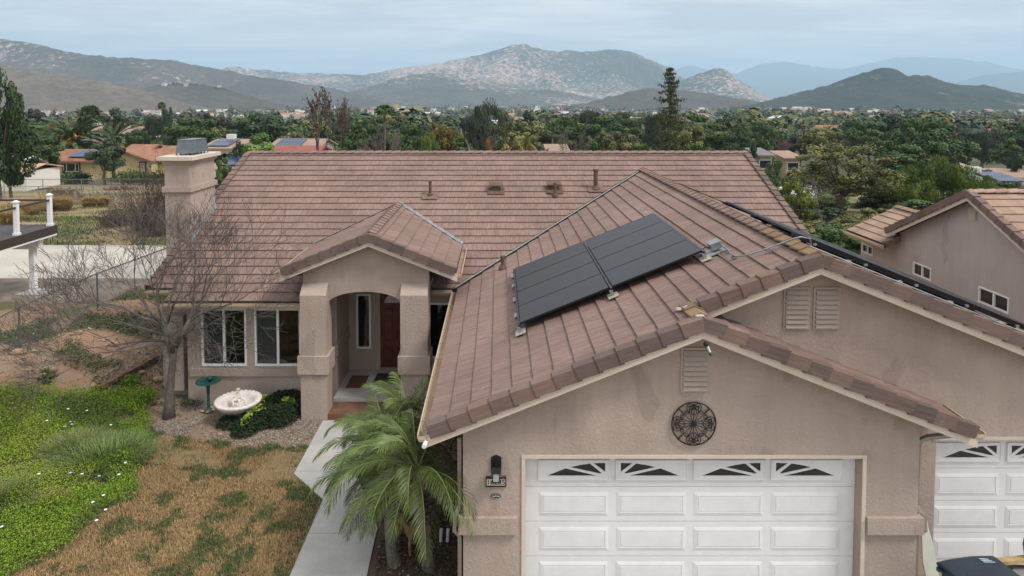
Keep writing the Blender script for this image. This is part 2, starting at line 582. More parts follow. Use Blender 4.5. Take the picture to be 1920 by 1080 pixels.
M['screen'] = screenmat('insect_screen')
M['room'] = nmat('room_wall', (0.15, 0.14, 0.13), 0.9)
M['curtain'] = nmat('curtain', (0.55, 0.54, 0.52), 0.9, 0.1, 8)
M['metal'] = nmat('galvanised', (0.25, 0.265, 0.275), 0.45, 0.12, 9, metal=0.4)
M['flash'] = nmat('flashing', (0.33, 0.335, 0.34), 0.55, 0.3, 14, metal=0.3)
M['footflash'] = nmat('foot_flashing', (0.36, 0.33, 0.28), 0.6, 0.15, 9)
M['black'] = nmat('black_metal', (0.013, 0.013, 0.014), 0.45, 0.2, 9)
M['iron'] = nmat('wrought_iron', (0.018, 0.015, 0.014), 0.5, 0.3, 20)
M['pv'] = nmat('solar_cells', (0.018, 0.019, 0.024), 0.40, 0.25, 0.7, spec=0.32, c2=(0.028, 0.029, 0.036))
M['pvframe'] = nmat('solar_frame', (0.012, 0.012, 0.014), 0.35, 0.2, 3)
M['brownflash'] = nmat('brown_flashing', (0.175, 0.118, 0.088), 0.8, 0.2, 9)
M['brownpipe'] = nmat('brown_vent', (0.12, 0.075, 0.052), 0.7, 0.25, 12)
M['door'] = nmat('mahogany_door', (0.12, 0.030, 0.020), 0.4, 0.35, 6)
M['conc'] = nmat('concrete', (0.40, 0.39, 0.365), 0.85, 0.12, 1.3, 0.15, 60, fine=(25, 0.06))
M['conc2'] = nmat('pale_concrete', (0.43, 0.395, 0.345), 0.85, 0.13, 0.5, fine=(12, 0.05))
M['bark'] = nmat('bark', (0.115, 0.085, 0.068), 0.9, 0.35, 14, 0.6, 30)
M['greybark'] = nmat('grey_bark', (0.135, 0.113, 0.098), 0.9, 0.3, 16, 0.6, 40)
M['twig'] = nmat('twig', (0.112, 0.095, 0.087), 0.9, 0.25, 5)
M['rock'] = nmat('rock', (0.36, 0.25, 0.17), 0.9, 0.3, 6, 0.4, 20)
M['wood'] = nmat('weathered_board', (0.14, 0.075, 0.05), 0.85, 0.35, 5, 0.3, 40)
M['palmbark'] = nmat('palm_bark', (0.13, 0.11, 0.092), 0.95, 0.4, 18, 0.8, 30)
M['green_metal'] = nmat('verdigris', (0.018, 0.075, 0.065), 0.5, 0.35, 9)
M['fount'] = nmat('fountain_stone', (0.66, 0.60, 0.56), 0.7, 0.1, 6, fine=(14, 0.12))
M['rust'] = nmat('stained_stone', (0.34, 0.235, 0.165), 0.8, 0.3, 9)
M['deer'] = nmat('painted_deer', (0.30, 0.19, 0.10), 0.7, 0.2, 9)
M['shroud'] = nmat('zinc_shroud', (0.16, 0.185, 0.20), 0.45, 0.2, 5, metal=0.5)
M['bin'] = nmat('bin_plastic', (0.030, 0.042, 0.058), 0.5, 0.15, 3)
M['decking'] = nmat('deck_board', (0.070, 0.066, 0.068), 0.8, 0.15, 3)
M['fasciadk'] = nmat('deck_fascia', (0.055, 0.040, 0.033), 0.7, 0.2, 3)
M['louver'] = nmat('louver_paint', (0.41, 0.335, 0.28), 0.7, 0.06, 2)

# ================================================================== the ground
def axis(lo, hi, d0, d1, step, g=1.13):
    a = list(np.arange(d0, d1 + 1e-6, step))
    s = step; x = d1
    while x < hi:
        s *= g; x += s; a.append(x)
    s = step; x = d0
    while x > lo:
        s *= g; x -= s; a.insert(0, x)
    return np.array(a)


gx = axis(-16500, 16500, -19, 1.5, 0.14, 1.12)
gy = axis(-1500, 16000, 9.8, 31, 0.14, 1.10)
GXX, GYY = np.meshgrid(gx, gy)
gz = zg(GXX, GYY)
nx, ny = len(gx), len(gy)
GV = np.stack([GXX.ravel(), GYY.ravel(), gz.ravel()], 1)
ii = np.arange(nx * ny).reshape(ny, nx)
GQ = np.stack([ii[:-1, :-1].ravel(), ii[:-1, 1:].ravel(), ii[1:, 1:].ravel(), ii[1:, :-1].ravel()], 1)


def lerp3(a, b, t):
    return np.asarray(a)[None, :] * (1 - t[:, None]) + np.asarray(b)[None, :] * t[:, None]


def mixc(c, col, t):
    return c * (1 - t[:, None]) + np.asarray(col)[None, :] * t[:, None]


def weed_mask(x, y):
    """the bright green bed on the left"""
    edge = np.interp(y, [10.5, 11.5, 12.3, 13.3, 14.3, 15.3, 16.3, 17.2, 18.0], [-7.9, -7.65, -7.45, -7.15, -7.55, -7.95, -8.35, -8.75, -9.2])
    n = (fbm(x * 1.3, y * 1.3, 31) - 0.5) * 1.3
    top = np.interp(x, [-16, -12.6, -11.3, -10.2, -9.3, -8.5], [15.6, 16.3, 16.9, 17.6, 17.9, 17.6])
    return np.clip((edge + n * 0.6 - x) / 0.3, 0, 1) * np.clip((top + n * 0.8 - y) / 0.4, 0, 1)


def lawn_edge(x):
    return np.interp(x, [-9.5, -8.2, -7.4, -6.6, -5.6, -4.9, -4.2], [16.6, 15.75, 15.35, 15.15, 15.0, 14.95, 14.9])


xf, yf = GV[:, 0], GV[:, 1]
n1 = fbm(xf * 0.7, yf * 0.7, 1); n2 = fbm(xf * 2.7, yf * 2.7, 2); n3 = fbm(xf * 0.09, yf * 0.09, 5)
soil = lerp3((0.235, 0.142, 0.088), (0.345, 0.230, 0.152), np.clip(n2 * 1.6 - 0.3, 0, 1))
gc = soil.copy()
gc = mixc(gc, (0.070, 0.095, 0.033), smooth((n1 - 0.53) / 0.10) * smooth((yf - 18.0) / 1.5) * 0.7)
gc = mixc(gc, (0.20, 0.17, 0.125), smooth((n2 - 0.56) / 0.1) * 0.5)
# dry field behind the driveway: straw, bare paths, green streaks
fld = smooth((yf - 32.3) / 0.8)
fc = lerp3((0.28, 0.215, 0.125), (0.19, 0.15, 0.085), np.clip(n1 * 1.7 - 0.35, 0, 1))
fc = mixc(fc, (0.09, 0.105, 0.04), smooth((fbm(xf * 0.16, yf * 0.3, 8) - 0.5) / 0.07) * 0.85)
fc = mixc(fc, (0.34, 0.24, 0.155), smooth((fbm(xf * 0.1, yf * 0.22, 12) - 0.53) / 0.05) * 0.9)
gc = gc * (1 - fld[:, None]) + fc * fld[:, None]
# valley floor
val = smooth((yf - 75) / 40)
vc = lerp3((0.065, 0.080, 0.038), (0.16, 0.135, 0.090), np.clip(n3 * 2 - 0.6, 0, 1))
gc = gc * (1 - val[:, None]) + vc * val[:, None]
# front garden: gravel bed by the house, lawn soil, mulch under the palms
grav = np.clip((yf - lawn_edge(xf)) / 0.15, 0, 1) * np.clip((xf + 8.7) / 0.5, 0, 1) * np.clip((18.2 - yf) / 0.3, 0, 1) * (xf < -4)
gcol = lerp3((0.17, 0.125, 0.095), (0.28, 0.20, 0.14), np.clip(n2 * 1.8 - 0.4, 0, 1))
gc = gc * (1 - grav[:, None]) + gcol * grav[:, None]
lawn = np.clip((lawn_edge(xf) - yf) / 0.15, 0, 1) * np.clip((xf + 9.0) / 0.5, 0, 1) * (xf < -2.8) * np.clip((yf - 6) / 2, 0, 1)
gc = mixc(gc, (0.20, 0.145, 0.075), lawn)
wm = weed_mask(xf, yf) * np.clip((yf - 6) / 2, 0, 1)
gc = mixc(gc, (0.085, 0.078, 0.038), wm * 0.8)
mul = ((xf > -3.2) & (xf < -0.4) & (yf > 8) & (yf < 17)).astype(float)
gc = mixc(gc, (0.060, 0.046, 0.036), mul * (0.7 + 0.3 * n2))
# street and drive side behind and below the camera
gc = mixc(gc, (0.26, 0.245, 0.225), ((xf > -0.4) & (yf < 12) & (xf < 12)).astype(float))
M['ground'] = colmat('ground', 0.95, (14, 0.22), 0.5)
g = obj('ground', npmesh('ground', GV, GQ, M['ground'], col=gc)); tag(g, kind='structure')
g.data.polygons.foreach_set('use_smooth', [True] * len(g.data.polygons))


# ================================================================== hills and mountains
def hillmat(name, veg, veg2, rock=None, rlo=0.6, rscale=0.02, patch=None, dry=None):
    m, t, b = nodes(name)
    n = t.nodes.new; l = t.links.new
    gq = n('ShaderNodeNewGeometry')
    a = n('ShaderNodeTexNoise'); a.inputs['Scale'].default_value = 0.0045; a.inputs['Detail'].default_value = 9; a.inputs['Roughness'].default_value = 0.68
    l(gq.outputs['Position'], a.inputs['Vector'])
    r = n('ShaderNodeValToRGB'); r.color_ramp.elements[0].position = 0.36; r.color_ramp.elements[1].position = 0.62
    r.color_ramp.elements[0].color = (*veg, 1); r.color_ramp.elements[1].color = (*veg2, 1)
    l(a.outputs['Fac'], r.inputs[0])
    src = r.outputs[0]
    if rock:
        v = n('ShaderNodeTexVoronoi'); v.inputs['Scale'].default_value = rscale
        v.feature = 'F1'
        wv = n('ShaderNodeTexNoise'); wv.inputs['Scale'].default_value = rscale * 1.3; wv.inputs['Detail'].default_value = 6; wv.inputs['Roughness'].default_value = 0.75
        l(gq.outputs['Position'], wv.inputs['Vector'])
        zone = n('ShaderNodeTexNoise'); zone.inputs['Scale'].default_value = patch or 0.0011; zone.inputs['Detail'].default_value = 4
        l(gq.outputs['Position'], zone.inputs['Vector'])
        sm_ = n('ShaderNodeMath'); sm_.operation = 'MULTIPLY_ADD'; sm_.inputs[1].default_value = 0.75
        l(zone.outputs['Fac'], sm_.inputs[0]); l(wv.outputs['Fac'], sm_.inputs[2])
        mr = n('ShaderNodeMapRange'); mr.inputs['From Min'].default_value = rlo + 0.36; mr.inputs['From Max'].default_value = rlo + 0.44
        l(sm_.outputs[0], mr.inputs['Value'])
        # each boulder its own paleness
        l(gq.outputs['Position'], v.inputs['Vector'])
        vr = n('ShaderNodeMapRange'); vr.inputs['To Min'].default_value = 0.55; vr.inputs['To Max'].default_value = 1.2
        sp = n('ShaderNodeSeparateColor'); l(v.outputs['Color'], sp.inputs[0]); l(sp.outputs[0], vr.inputs['Value'])
        rs = n('ShaderNodeVectorMath'); rs.operation = 'SCALE'; rs.inputs[0].default_value = rock
        l(vr.outputs[0], rs.inputs['Scale'])
        mxx = n('ShaderNodeMix'); mxx.data_type = 'RGBA'
        l(mr.outputs[0], mxx.inputs['Factor']); l(src, mxx.inputs['A']); l(rs.outputs[0], mxx.inputs['B'])
        src = mxx.outputs['Result']
    # dark shrubs dotted over it
    d = n('ShaderNodeTexNoise'); d.inputs['Scale'].default_value = 0.05; d.inputs['Detail'].default_value = 5; d.inputs['Roughness'].default_value = 0.8
    l(gq.outputs['Position'], d.inputs['Vector'])
    dr = n('ShaderNodeMapRange'); dr.inputs['From Min'].default_value = 0.38; dr.inputs['From Max'].default_value = 0.6
    dr.inputs['To Min'].default_value = 0.62; dr.inputs['To Max'].default_value = 1.2
    l(d.outputs['Fac'], dr.inputs['Value'])
    sc = n('ShaderNodeVectorMath'); sc.operation = 'SCALE'
    l(src, sc.inputs[0]); l(dr.outputs[0], sc.inputs['Scale'])
    l(sc.outputs[0], b.inputs['Base Color'])
    b.inputs['Roughness'].default_value = 0.95
    b.inputs['Specular IOR Level'].default_value = 0.1
    bp = n('ShaderNodeBump'); bp.inputs['Strength'].default_value = 1.0; bp.inputs['Distance'].default_value = 14
    l(a.outputs['Fac'], bp.inputs['Height']); l(bp.outputs[0], b.inputs['Normal'])
    return m


def hill(name, prof, D, front, back, base, mat, seed=0, rough=0.35, nu=170, nvf=34, nvb=8, spur=330.0):
    pts = [at(px, py, D) for px, py in prof]
    X = np.array([p.x for p in pts]); Z = np.array([p.z for p in pts])
    X = np.concatenate([[X[0] - max(Z[0] - base, 0) * 4 - 20], X, [X[-1] + max(Z[-1] - base, 0) * 4 + 20]]); Z = np.concatenate([[base], Z, [base]])
    u = np.linspace(X[0], X[-1], nu)
    crest = np.interp(u, X, Z)
    k = np.array([1, 2, 3, 2, 1]) / 9.0
    crest = np.convolve(np.pad(crest, 2, mode='edge'), k, mode='valid')
    jag = (fbm(u / (D * 0.010), u * 0, seed + 5, 4) - 0.5) * D * 0.0042
    vs = []
    for j in range(nvf + nvb + 1):
        if j <= nvf:
            v = j / nvf; y = D - front * (1 - v)
            w = v
        else:
            v = (j - nvf) / nvb; y = D + back * v
            w = 1 - v
        s = spur
        sp = np.array([mnoise.ridged_multi_fractal(Vector((x / s, y / (s * 1.5), seed * 3.7)), 1.0, 2.1, 5, 1.0, 2.0) for x in u]) / 2.2
        prof_ = w ** 1.25
        bell = 4 * w * (1 - w)
        z = base + (crest - base) * prof_ * (1 + bell * rough * (sp - 0.62)) + jag * w ** 3
        vs.append(np.stack([u, np.full_like(u, y), z], 1))
    V = np.concatenate(vs)
    nr = nvf + nvb + 1
    I = np.arange(nr * nu).reshape(nr, nu)
    Q = np.stack([I[:-1, :-1].ravel(), I[:-1, 1:].ravel(), I[1:, 1:].ravel(), I[1:, :-1].ravel()], 1)
    me = npmesh(name, V, Q, mat)
    me.polygons.foreach_set('use_smooth', [True] * len(me.polygons))
    o = obj(name, me); tag(o, kind='structure')
    return o


M['far_range'] = hillmat('far_range', (0.055, 0.065, 0.045), (0.085, 0.09, 0.065))
M['boulders'] = hillmat('boulder_mountain', (0.034, 0.042, 0.024), (0.074, 0.070, 0.044), (0.45, 0.335, 0.262), 0.535, 0.028, 0.0012)
M['chaparral'] = hillmat('chaparral_hill', (0.018, 0.024, 0.016), (0.038, 0.043, 0.026), (0.22, 0.18, 0.14), 0.66, 0.02, 0.003)
M['dryhill'] = hillmat('dry_hill', (0.115, 0.090, 0.062), (0.155, 0.120, 0.085), (0.26, 0.21, 0.16), 0.72, 0.03, 0.004)
M['lefthill'] = hillmat('scrub_mountain', (0.055, 0.047, 0.031), (0.098, 0.080, 0.056), (0.40, 0.33, 0.27), 0.585, 0.03, 0.0016)
M['brownhill'] = hillmat('brown_hill', (0.060, 0.050, 0.037), (0.095, 0.078, 0.055), (0.25, 0.2, 0.16), 0.72, 0.03, 0.004)

hill('mountain_range', [(1180, 190), (1260, 132), (1290, 122), (1330, 131), (1375, 140), (1400, 130), (1440, 118), (1480, 117), (1520, 124), (1580, 130), (1640, 116), (1680, 107), (1780, 108), (1850, 117), (1920, 132), (2050, 140), (2300, 150), (2500, 190)], 14000, 4500, 900, -60, M['far_range'], 1, 0.3, spur=1500)
hill('mountain_range', [(1650, 190), (1760, 168), (1800, 153), (1850, 139), (1920, 133), (2000, 138), (2150, 160), (2300, 190)], 9000, 2400, 600, -60, M['far_range'], 2, 0.3, 120, 24, spur=900)
hill('mountain', [(300, 190), (380, 150), (430, 124), (500, 131), (560, 137), (620, 139), (680, 141), (720, 133), (760, 126), (800, 122), (840, 115), (870, 108), (900, 102), (935, 92), (965, 83), (985, 84), (1010, 90), (1040, 98), (1065, 93), (1100, 98), (1130, 94), (1160, 93), (1190, 98), (1215, 111), (1240, 120), (1265, 131), (1285, 150), (1310, 172), (1330, 190)], 5600, 1150, 700, -50, M['boulders'], 3, 0.62, 230, 46, spur=420)
hill('mountain', [(1220, 190), (1265, 160), (1290, 146), (1315, 137), (1340, 127), (1358, 130), (1380, 144), (1400, 158), (1425, 176), (1445, 190)], 4700, 520, 500, -50, M['boulders'], 4, 0.3, 90, 26, spur=330)
hill('hill', [(560, 192), (640, 178), (700, 160), (745, 146), (780, 137), (810, 137), (850, 147), (890, 149), (930, 158), (970, 166), (1010, 168), (1060, 172), (1110, 182), (1150, 192)], 3900, 560, 500, -45, M['lefthill'], 5, 0.35, 150, 26, spur=360)
hill('mountain', [(-260, 100), (-150, 76), (-60, 72), (0, 73), (60, 80), (110, 93), (160, 102), (220, 108), (280, 110), (330, 113), (380, 126), (430, 133), (480, 143), (540, 152), (600, 162), (680, 176), (760, 192)], 3100, 720, 600, -42, M['lefthill'], 6, 0.6, 230, 42, spur=300)
hill('hill', [(-200, 128), (-60, 116), (0, 119), (40, 127), (90, 138), (130, 146), (180, 150), (220, 156), (260, 166), (300, 178), (340, 192)], 1750, 360, 320, -40, M['dryhill'], 7, 0.3, 130, 26, spur=200)
hill('hill', [(200, 192), (240, 172), (290, 160), (330, 156), (370, 157), (410, 163), (440, 172), (480, 184), (510, 192)], 2000, 420, 260, -40, M['brownhill'], 8, 0.3, 90, 22, spur=220)
hill('hill', [(1100, 192), (1140, 182), (1180, 172), (1215, 166), (1260, 168), (1310, 173), (1360, 180), (1420, 190), (1450, 194)], 2350, 420, 300, -40, M['brownhill'], 9, 0.25, 90, 20, spur=240)
hill('hill', [(1400, 196), (1440, 189), (1480, 178), (1530, 165), (1575, 153), (1600, 142), (1620, 135), (1658, 126), (1680, 129), (1697, 142), (1735, 141), (1758, 147), (1790, 158), (1850, 160), (1890, 170), (1930, 182), (2000, 190), (2200, 198), (2400, 205)], 2100, 520, 450, -42, M['chaparral'], 10, 0.6, 230, 40, spur=210)

# ------------------------------------------------------------------ haze over the whole valley
hz = MB().box(-17000, 17000, -1600, 16600, -64, 930).build('haze')
tag(hz, kind='stuff')
hm = bpy.data.materials.new('haze'); hm.use_nodes = True
hm.node_tree.nodes.clear()
ho = hm.node_tree.nodes.new('ShaderNodeOutputMaterial')
hv = hm.node_tree.nodes.new('ShaderNodeVolumePrincipled')
hv.inputs['Color'].default_value = (0.57, 0.79, 1.0, 1)
hv.inputs['Density'].default_value = 1.25e-4
hv.inputs['Anisotropy'].default_value = 0.1
hm.node_tree.links.new(hv.outputs[0], ho.inputs['Volume'])
hz.data.materials.append(hm)

# ================================================================== the house
m_, ZE, XE, YA, XA, YB, XB, YE, YR = 0.404, 2.863, -1.045, 9.887, 3.011, 10.47, 5.0035, 17.455, 24.70
XL, XR, XP, YP, ZP = -9.086, 9.01, -3.135, 16.32, 4.461
CT, ST = math.cos(math.atan(m_)), math.sin(math.atan(m_))
YV = YE + XB - XE                      # where the garage ridge dies into the main roof
ZR = ZE + m_ * (YR - YE)
ZB = ZE + m_ * (XB - XE)
ZA = ZE + m_ * (XA - XE)
XAR = 2 * XA - XE
XBR = 2 * XB - XE
YBAY = 16.95
HW = 2.12
ZPE = ZP - m_ * HW
YPV = YE + (ZP - ZE) / m_              # porch ridge meets the main roof


def zm(y): return ZE + m_ * (y - YE)
def zgl(x): return ZE + m_ * (x - XE)


house = thing('house', 'tan stucco house with brown shake tile roofs, arched porch and white garage doors', 'house', (0, 17, 0))
dk = MB()


def slab(pts, dz=-0.045, th=0.10):
    dk.ext([(x, y, z + dz) for x, y, z in pts], (0, 0, -th))


slab([(XL, YE, zm(YE)), (-8.4, YE, zm(YE)), (-8.4, YR, ZR), (XL, YR, ZR)])
slab([(-8.4, YBAY, zm(YBAY)), (-4.95, YBAY, zm(YBAY)), (-4.95, YR, ZR), (-8.4, YR, ZR)])
slab([(-4.95, 19.2, zm(19.2)), (-1.72, 19.2, zm(19.2)), (-1.72, YR, ZR), (-4.95, YR, ZR)])
slab([(-1.72, YE, ZE), (XE, YE, ZE), (XB, YV, ZB), (XR, YE + XBR - XR, zm(YE + XBR - XR)), (XR, YR, ZR), (-1.72, YR, ZR)])
slab([(XL, YR, ZR), (XR, YR, ZR), (XR, 2 * YR - YE, ZE), (XL, 2 * YR - YE, ZE)])
slab([(XE, YA, ZE), (XA, YA, ZA), (XA, YB, ZA), (XB, YB, ZB), (XB, YV, ZB), (XE, YE, ZE)])
slab([(XA, YA, ZA), (XAR, YA, ZE), (XAR, YB + 0.36, ZE), (XA, YB + 0.36, ZA)])
slab([(XB, YB, ZB), (XBR, YB, ZE), (XBR, YE, ZE), (XB, YV, ZB)])
slab([(XP - HW, YP, ZPE), (XP, YP, ZP), (XP, YPV, ZP), (XP - HW, YPV - HW, ZPE)])
slab([(XP, YP, ZP), (XP + HW, YP, ZPE), (XP + HW, YPV - HW, ZPE), (XP, YPV, ZP)])
roof = dk.build('roof', M['deck'], house)

# ---- tiles
TW = 0.33
TILES = []          # (matrix, y-clip ok, distance) of garage tiles that may stand alone


def tile_verts(x0, x1, y0, y1, lo, ex, jit=0.0):
    """one shake tile: butt end at y0 raised, head at y1 tucked under; local frame across, up the slope, normal"""
    t = 0.027
    def top(y): return lo - 0.036 * (y - y0) / (ex + 0.07)
    return [(x0, y0, top(y0) - t), (x1, y0, top(y0) - t + jit), (x1, y1, top(y1) - t), (x0, y1, top(y1) - t),
            (x0, y0, top(y0)), (x1, y0, top(y0) + jit), (x1, y1, top(y1)), (x0, y1, top(y1))]


TF = [(0, 3, 2, 1), (4, 5, 6, 7), (0, 1, 5, 4), (1, 2, 6, 5), (3, 0, 4, 7)]


def tiles(name, O, u, s, wrange, L, ex, clips, mat, single=None, parent=None, w=TW):
    O, u, s = Vector(O), Vector(u).normalized(), Vector(s).normalized()
    n = u.cross(s).normalized()
    FM = Matrix(((u.x, s.x, n.x, O.x), (u.y, s.y, n.y, O.y), (u.z, s.z, n.z, O.z), (0, 0, 0, 1)))
    bm = bmesh.new()
    uvl = bm.loops.layers.uv.new('uv'); rl = bm.faces.layers.float.new('rnd')
    nc = int(math.ceil(L / ex))
    for c in range(nc):
        y0 = c * ex
        y1 = min(y0 + ex + 0.07, L)
        if y1 - y0 < 0.06: continue
        a, b = wrange(c) if callable(wrange) else wrange
        x = a - (w * 0.5 if c % 2 else 0.0)
        while x < b - 0.01:
            xa, xb = max(x, a), min(x + w, b)
            x += w
            if xb - xa < 0.02: continue
            jz = random.uniform(-0.001, 0.003); jy = random.uniform(-0.004, 0.004)
            full = abs(xb - xa - w) < 1e-6 and abs(y1 - y0 - ex - 0.07) < 1e-6
            if single is not None and full:
                cc = FM @ Vector(((xa + xb) / 2, y0 + ex / 2, 0))
                if all((FM @ Vector((px, py, 0)) - Vector(co)).dot(Vector(no)) < 0 for co, no in clips for px, py in ((xa, y0), (xb, y0), (xa, y1), (xb, y1))):
                    if cc in single:
                        TILES.append(FM @ Matrix.Translation((xa, y0 + jy, jz)))
                        continue
            vs = [bm.verts.new(FM @ (Vector(p) + Vector((0, 0, jz)))) for p in tile_verts(xa + 0.0006, xb - 0.0006, y0 + jy, y1, 0.062 - 0.062 + 0.0, ex)]
            r = random.random()
            for f in TF:
                fc = bm.faces.new([vs[i] for i in f]); fc[rl] = r
                for lp, i in zip(fc.loops, f):
                    q = FM.inverted() @ lp.vert.co if False else None
                    lp[uvl].uv = ((xa if i in (0, 3, 4, 7) else xb), (y0 if i in (0, 1, 4, 5) else y1))
    for co, no in clips:
        bmesh.ops.bisect_plane(bm, geom=bm.verts[:] + bm.edges[:] + bm.faces[:], plane_co=co, plane_no=no, clear_outer=True)
    bmesh.ops.recalc_face_normals(bm, faces=bm.faces)
    me = bpy.data.meshes.new(name); bm.to_mesh(me); bm.free()
    me.materials.append(mat)
    o = obj(name, me, parent)
    o['kind'] = 'stuff'
    return o


class Near:
    """picks tiles nearer than a distance to the camera, up to a limit"""
    def __init__(self, d, lim): self.d, self.lim, self.n = d, lim, 0
    def __contains__(self, p):
        if self.n >= self.lim or (p - Vector((0, 0, HC))).length > self.d: return False
        self.n += 1
        return True


EXM = 0.342 / CT
EXG = 0.316 / CT
LM = (YR - YBAY) / CT
V1 = Vector((1, -1, 0)).normalized()
clipY = ((0, YE, 0), (0, -1, 0))
tiles('roof_tile_field', (XL, YBAY, zm(YBAY)), (1, 0, 0), (0, CT, ST), (0, -8.4 - XL), LM, EXM, [clipY], M['tile'], parent=roof)
tiles('roof_tile_field', (-8.4, YBAY, zm(YBAY)), (1, 0, 0), (0, CT, ST), (0, 8.4 - 4.95), LM, EXM, [], M['tile'], parent=roof)
tiles('roof_tile_field', (-4.95, YBAY, zm(YBAY)), (1, 0, 0), (0, CT, ST), (0, 4.95 - 1.72), LM, EXM, [((0, 19.25, 0), (0, -1, 0))], M['tile'], parent=roof)
tiles('roof_tile_field', (-1.72, YBAY, zm(YBAY)), (1, 0, 0), (0, CT, ST), (0, 1.72 + XB), LM, EXM, [clipY, ((XE - 0.12, YE, 0), tuple(V1))], M['tile'], parent=roof)
tiles('roof_tile_field', (XB, YBAY, zm(YBAY)), (1, 0, 0), (0, CT, ST), (0, XR - XB), LM, EXM, [((XB, YV + 0.1, 0), (-0.7071, -0.7071, 0))], M['tile'], parent=roof)
# garage slope that faces left: courses run front to back; the nearest tiles are single objects
UA = YV - YA; UB = YV - YB
CXA = (XA - XE) / CT


def wr(c):
    return (0, UA) if (c + 0.5) * EXG < CXA else (0, UB)


tiles('roof_tile_field', (XE, YV, ZE), (0, -1, 0), (CT, 0, ST), lambda c: (UA - math.ceil(UA / TW) * TW, wr(c)[1]), (XB - XE) / CT, EXG,
      [((XE + 0.12, YE, 0), (-V1.x, -V1.y, 0))], M['tile'], single=Near(13.35, 300), parent=roof)
tiles('roof_tile_field', (XAR, YA, ZE), (0, 1, 0), (-CT, 0, ST), (0, 0.93), (XAR - XA) / CT, EXG, [], M['tile'], parent=roof)
tiles('roof_tile_field', (XBR, YB, ZE), (0, 1, 0), (-CT, 0, ST), (0, YV - YB), (XBR - XB) / CT, EXG, [((XB, YV - 0.1, 0), (0.7071, 0.7071, 0))], M['tile'], parent=roof)
# porch
EXP = 0.31 / CT
tiles('roof_tile_field', (XP - HW, YPV, ZPE), (0, -1, 0), (CT, 0, ST), (0, YPV - YP), HW / CT, EXP, [((XP, YPV - 0.1, 0), (-0.7071, 0.7071, 0))], M['tile'], parent=roof)
tiles('roof_tile_field', (XP + HW, YP, ZPE), (0, 1, 0), (-CT, 0, ST), (0, YPV - YP), HW / CT, EXP, [((XP, YPV - 0.1, 0), (0.7071, 0.7071, 0))], M['tile'], parent=roof)
# the shared tile
tb = bmesh.new(); uvl = tb.loops.layers.uv.new('uv')
tvs = [tb.verts.new(p) for p in tile_verts(0.0006, TW - 0.0006, 0, EXG + 0.07, 0.0, EXG)]
for f in TF:
    fc = tb.faces.new([tvs[i] for i in f])
    for lp, i in zip(fc.loops, f):
        lp[uvl].uv = (tvs[i].co.x, tvs[i].co.y)
bmesh.ops.recalc_face_normals(tb, faces=tb.faces)
tme = bpy.data.meshes.new('roof_tile'); tb.to_mesh(tme); tb.free(); tme.materials.append(M['tile'])
for MT in TILES:
    o = bpy.data.objects.new('roof_tile', tme); COL.objects.link(o); o.parent = roof; o.matrix_basis = MT


def uvbox(bm, ext=True):
    pass


def long_tile(name, prof, ln, d0, d1, mat):
    """a trim tile: profile (b, c) swept a = 0..ln; the low end d0 proud and the head d1 tucked"""
    bm = bmesh.new(); uvl = bm.loops.layers.uv.new('uv')
    n = len(prof)
    A = [bm.verts.new((0, b - d0[0], c + d0[1])) for b, c in prof]
    B = [bm.verts.new((ln, b - d1[0], c + d1[1])) for b, c in prof]
    per = [0]
    for i in range(n):
        q = prof[(i + 1) % n]; per.append(per[-1] + math.hypot(q[0] - prof[i][0], q[1] - prof[i][1]))
    for i in range(n):
        j = (i + 1) % n
        f = bm.faces.new((A[i], A[j], B[j], B[i]))
        for lp, (x, y) in zip(f.loops, ((per[i], 0), (per[i + 1], 0), (per[i + 1], ln), (per[i], ln))):
            lp[uvl].uv = (x, y)
    bm.faces.new(list(reversed(A))); bm.faces.new(B)
    bmesh.ops.recalc_face_normals(bm, faces=bm.faces)
    me = bpy.data.meshes.new(name); bm.to_mesh(me); bm.free(); me.materials.append(mat)
    return me


def frame(o, a, b):
    """matrix with x along a, y along b, z = a x b"""
    a = Vector(a).normalized(); b = Vector(b).normalized(); c = a.cross(b).normalized()
    return Matrix(((a.x, b.x, c.x, o.x), (a.y, b.y, c.y, o.y), (a.z, b.z, c.z, o.z), (0, 0, 0, 1)))


RP = [(-0.05, -0.16), (-0.05, 0.040), (0.15, 0.040), (0.15, 0.008), (-0.022, 0.008), (-0.022, -0.16)]
RE = 0.335
rme = long_tile('rake_tile', RP, RE + 0.05, (0.014, 0.024), (0.0, -0.008), M['trimtile'])
RPm = [(-b, c) for b, c in RP]
rme2 = long_tile('rake_tile', RPm, RE + 0.05, (-0.014, 0.024), (0.0, -0.008), M['trimtile'])


def rake(pl, ph, outw, parent, me_pair=(rme, rme2)):
    pl, ph, outw = Vector(pl), Vector(ph), Vector(outw)
    s = (ph - pl); L = s.length; s.normalize()
    inn = -outw
    c = s.cross(inn)
    flip = c.z < 0
    k = int(L / RE)
    for i in range(k + 1):
        a = i * RE
        if a + 0.12 > L: break
        o = bpy.data.objects.new('rake_tile', me_pair[1] if flip else me_pair[0]); COL.objects.link(o); o.parent = parent
        y = -inn if flip else inn
        fm = frame(pl + s * a, s, y)
        sx = min(1.0, (L - a) / (RE + 0.05))
        jit = Matrix.Rotation(random.uniform(-0.004, 0.004), 4, 'Z')
        o.matrix_basis = fm @ Matrix.Diagonal((sx, 1, 1, 1)) @ jit


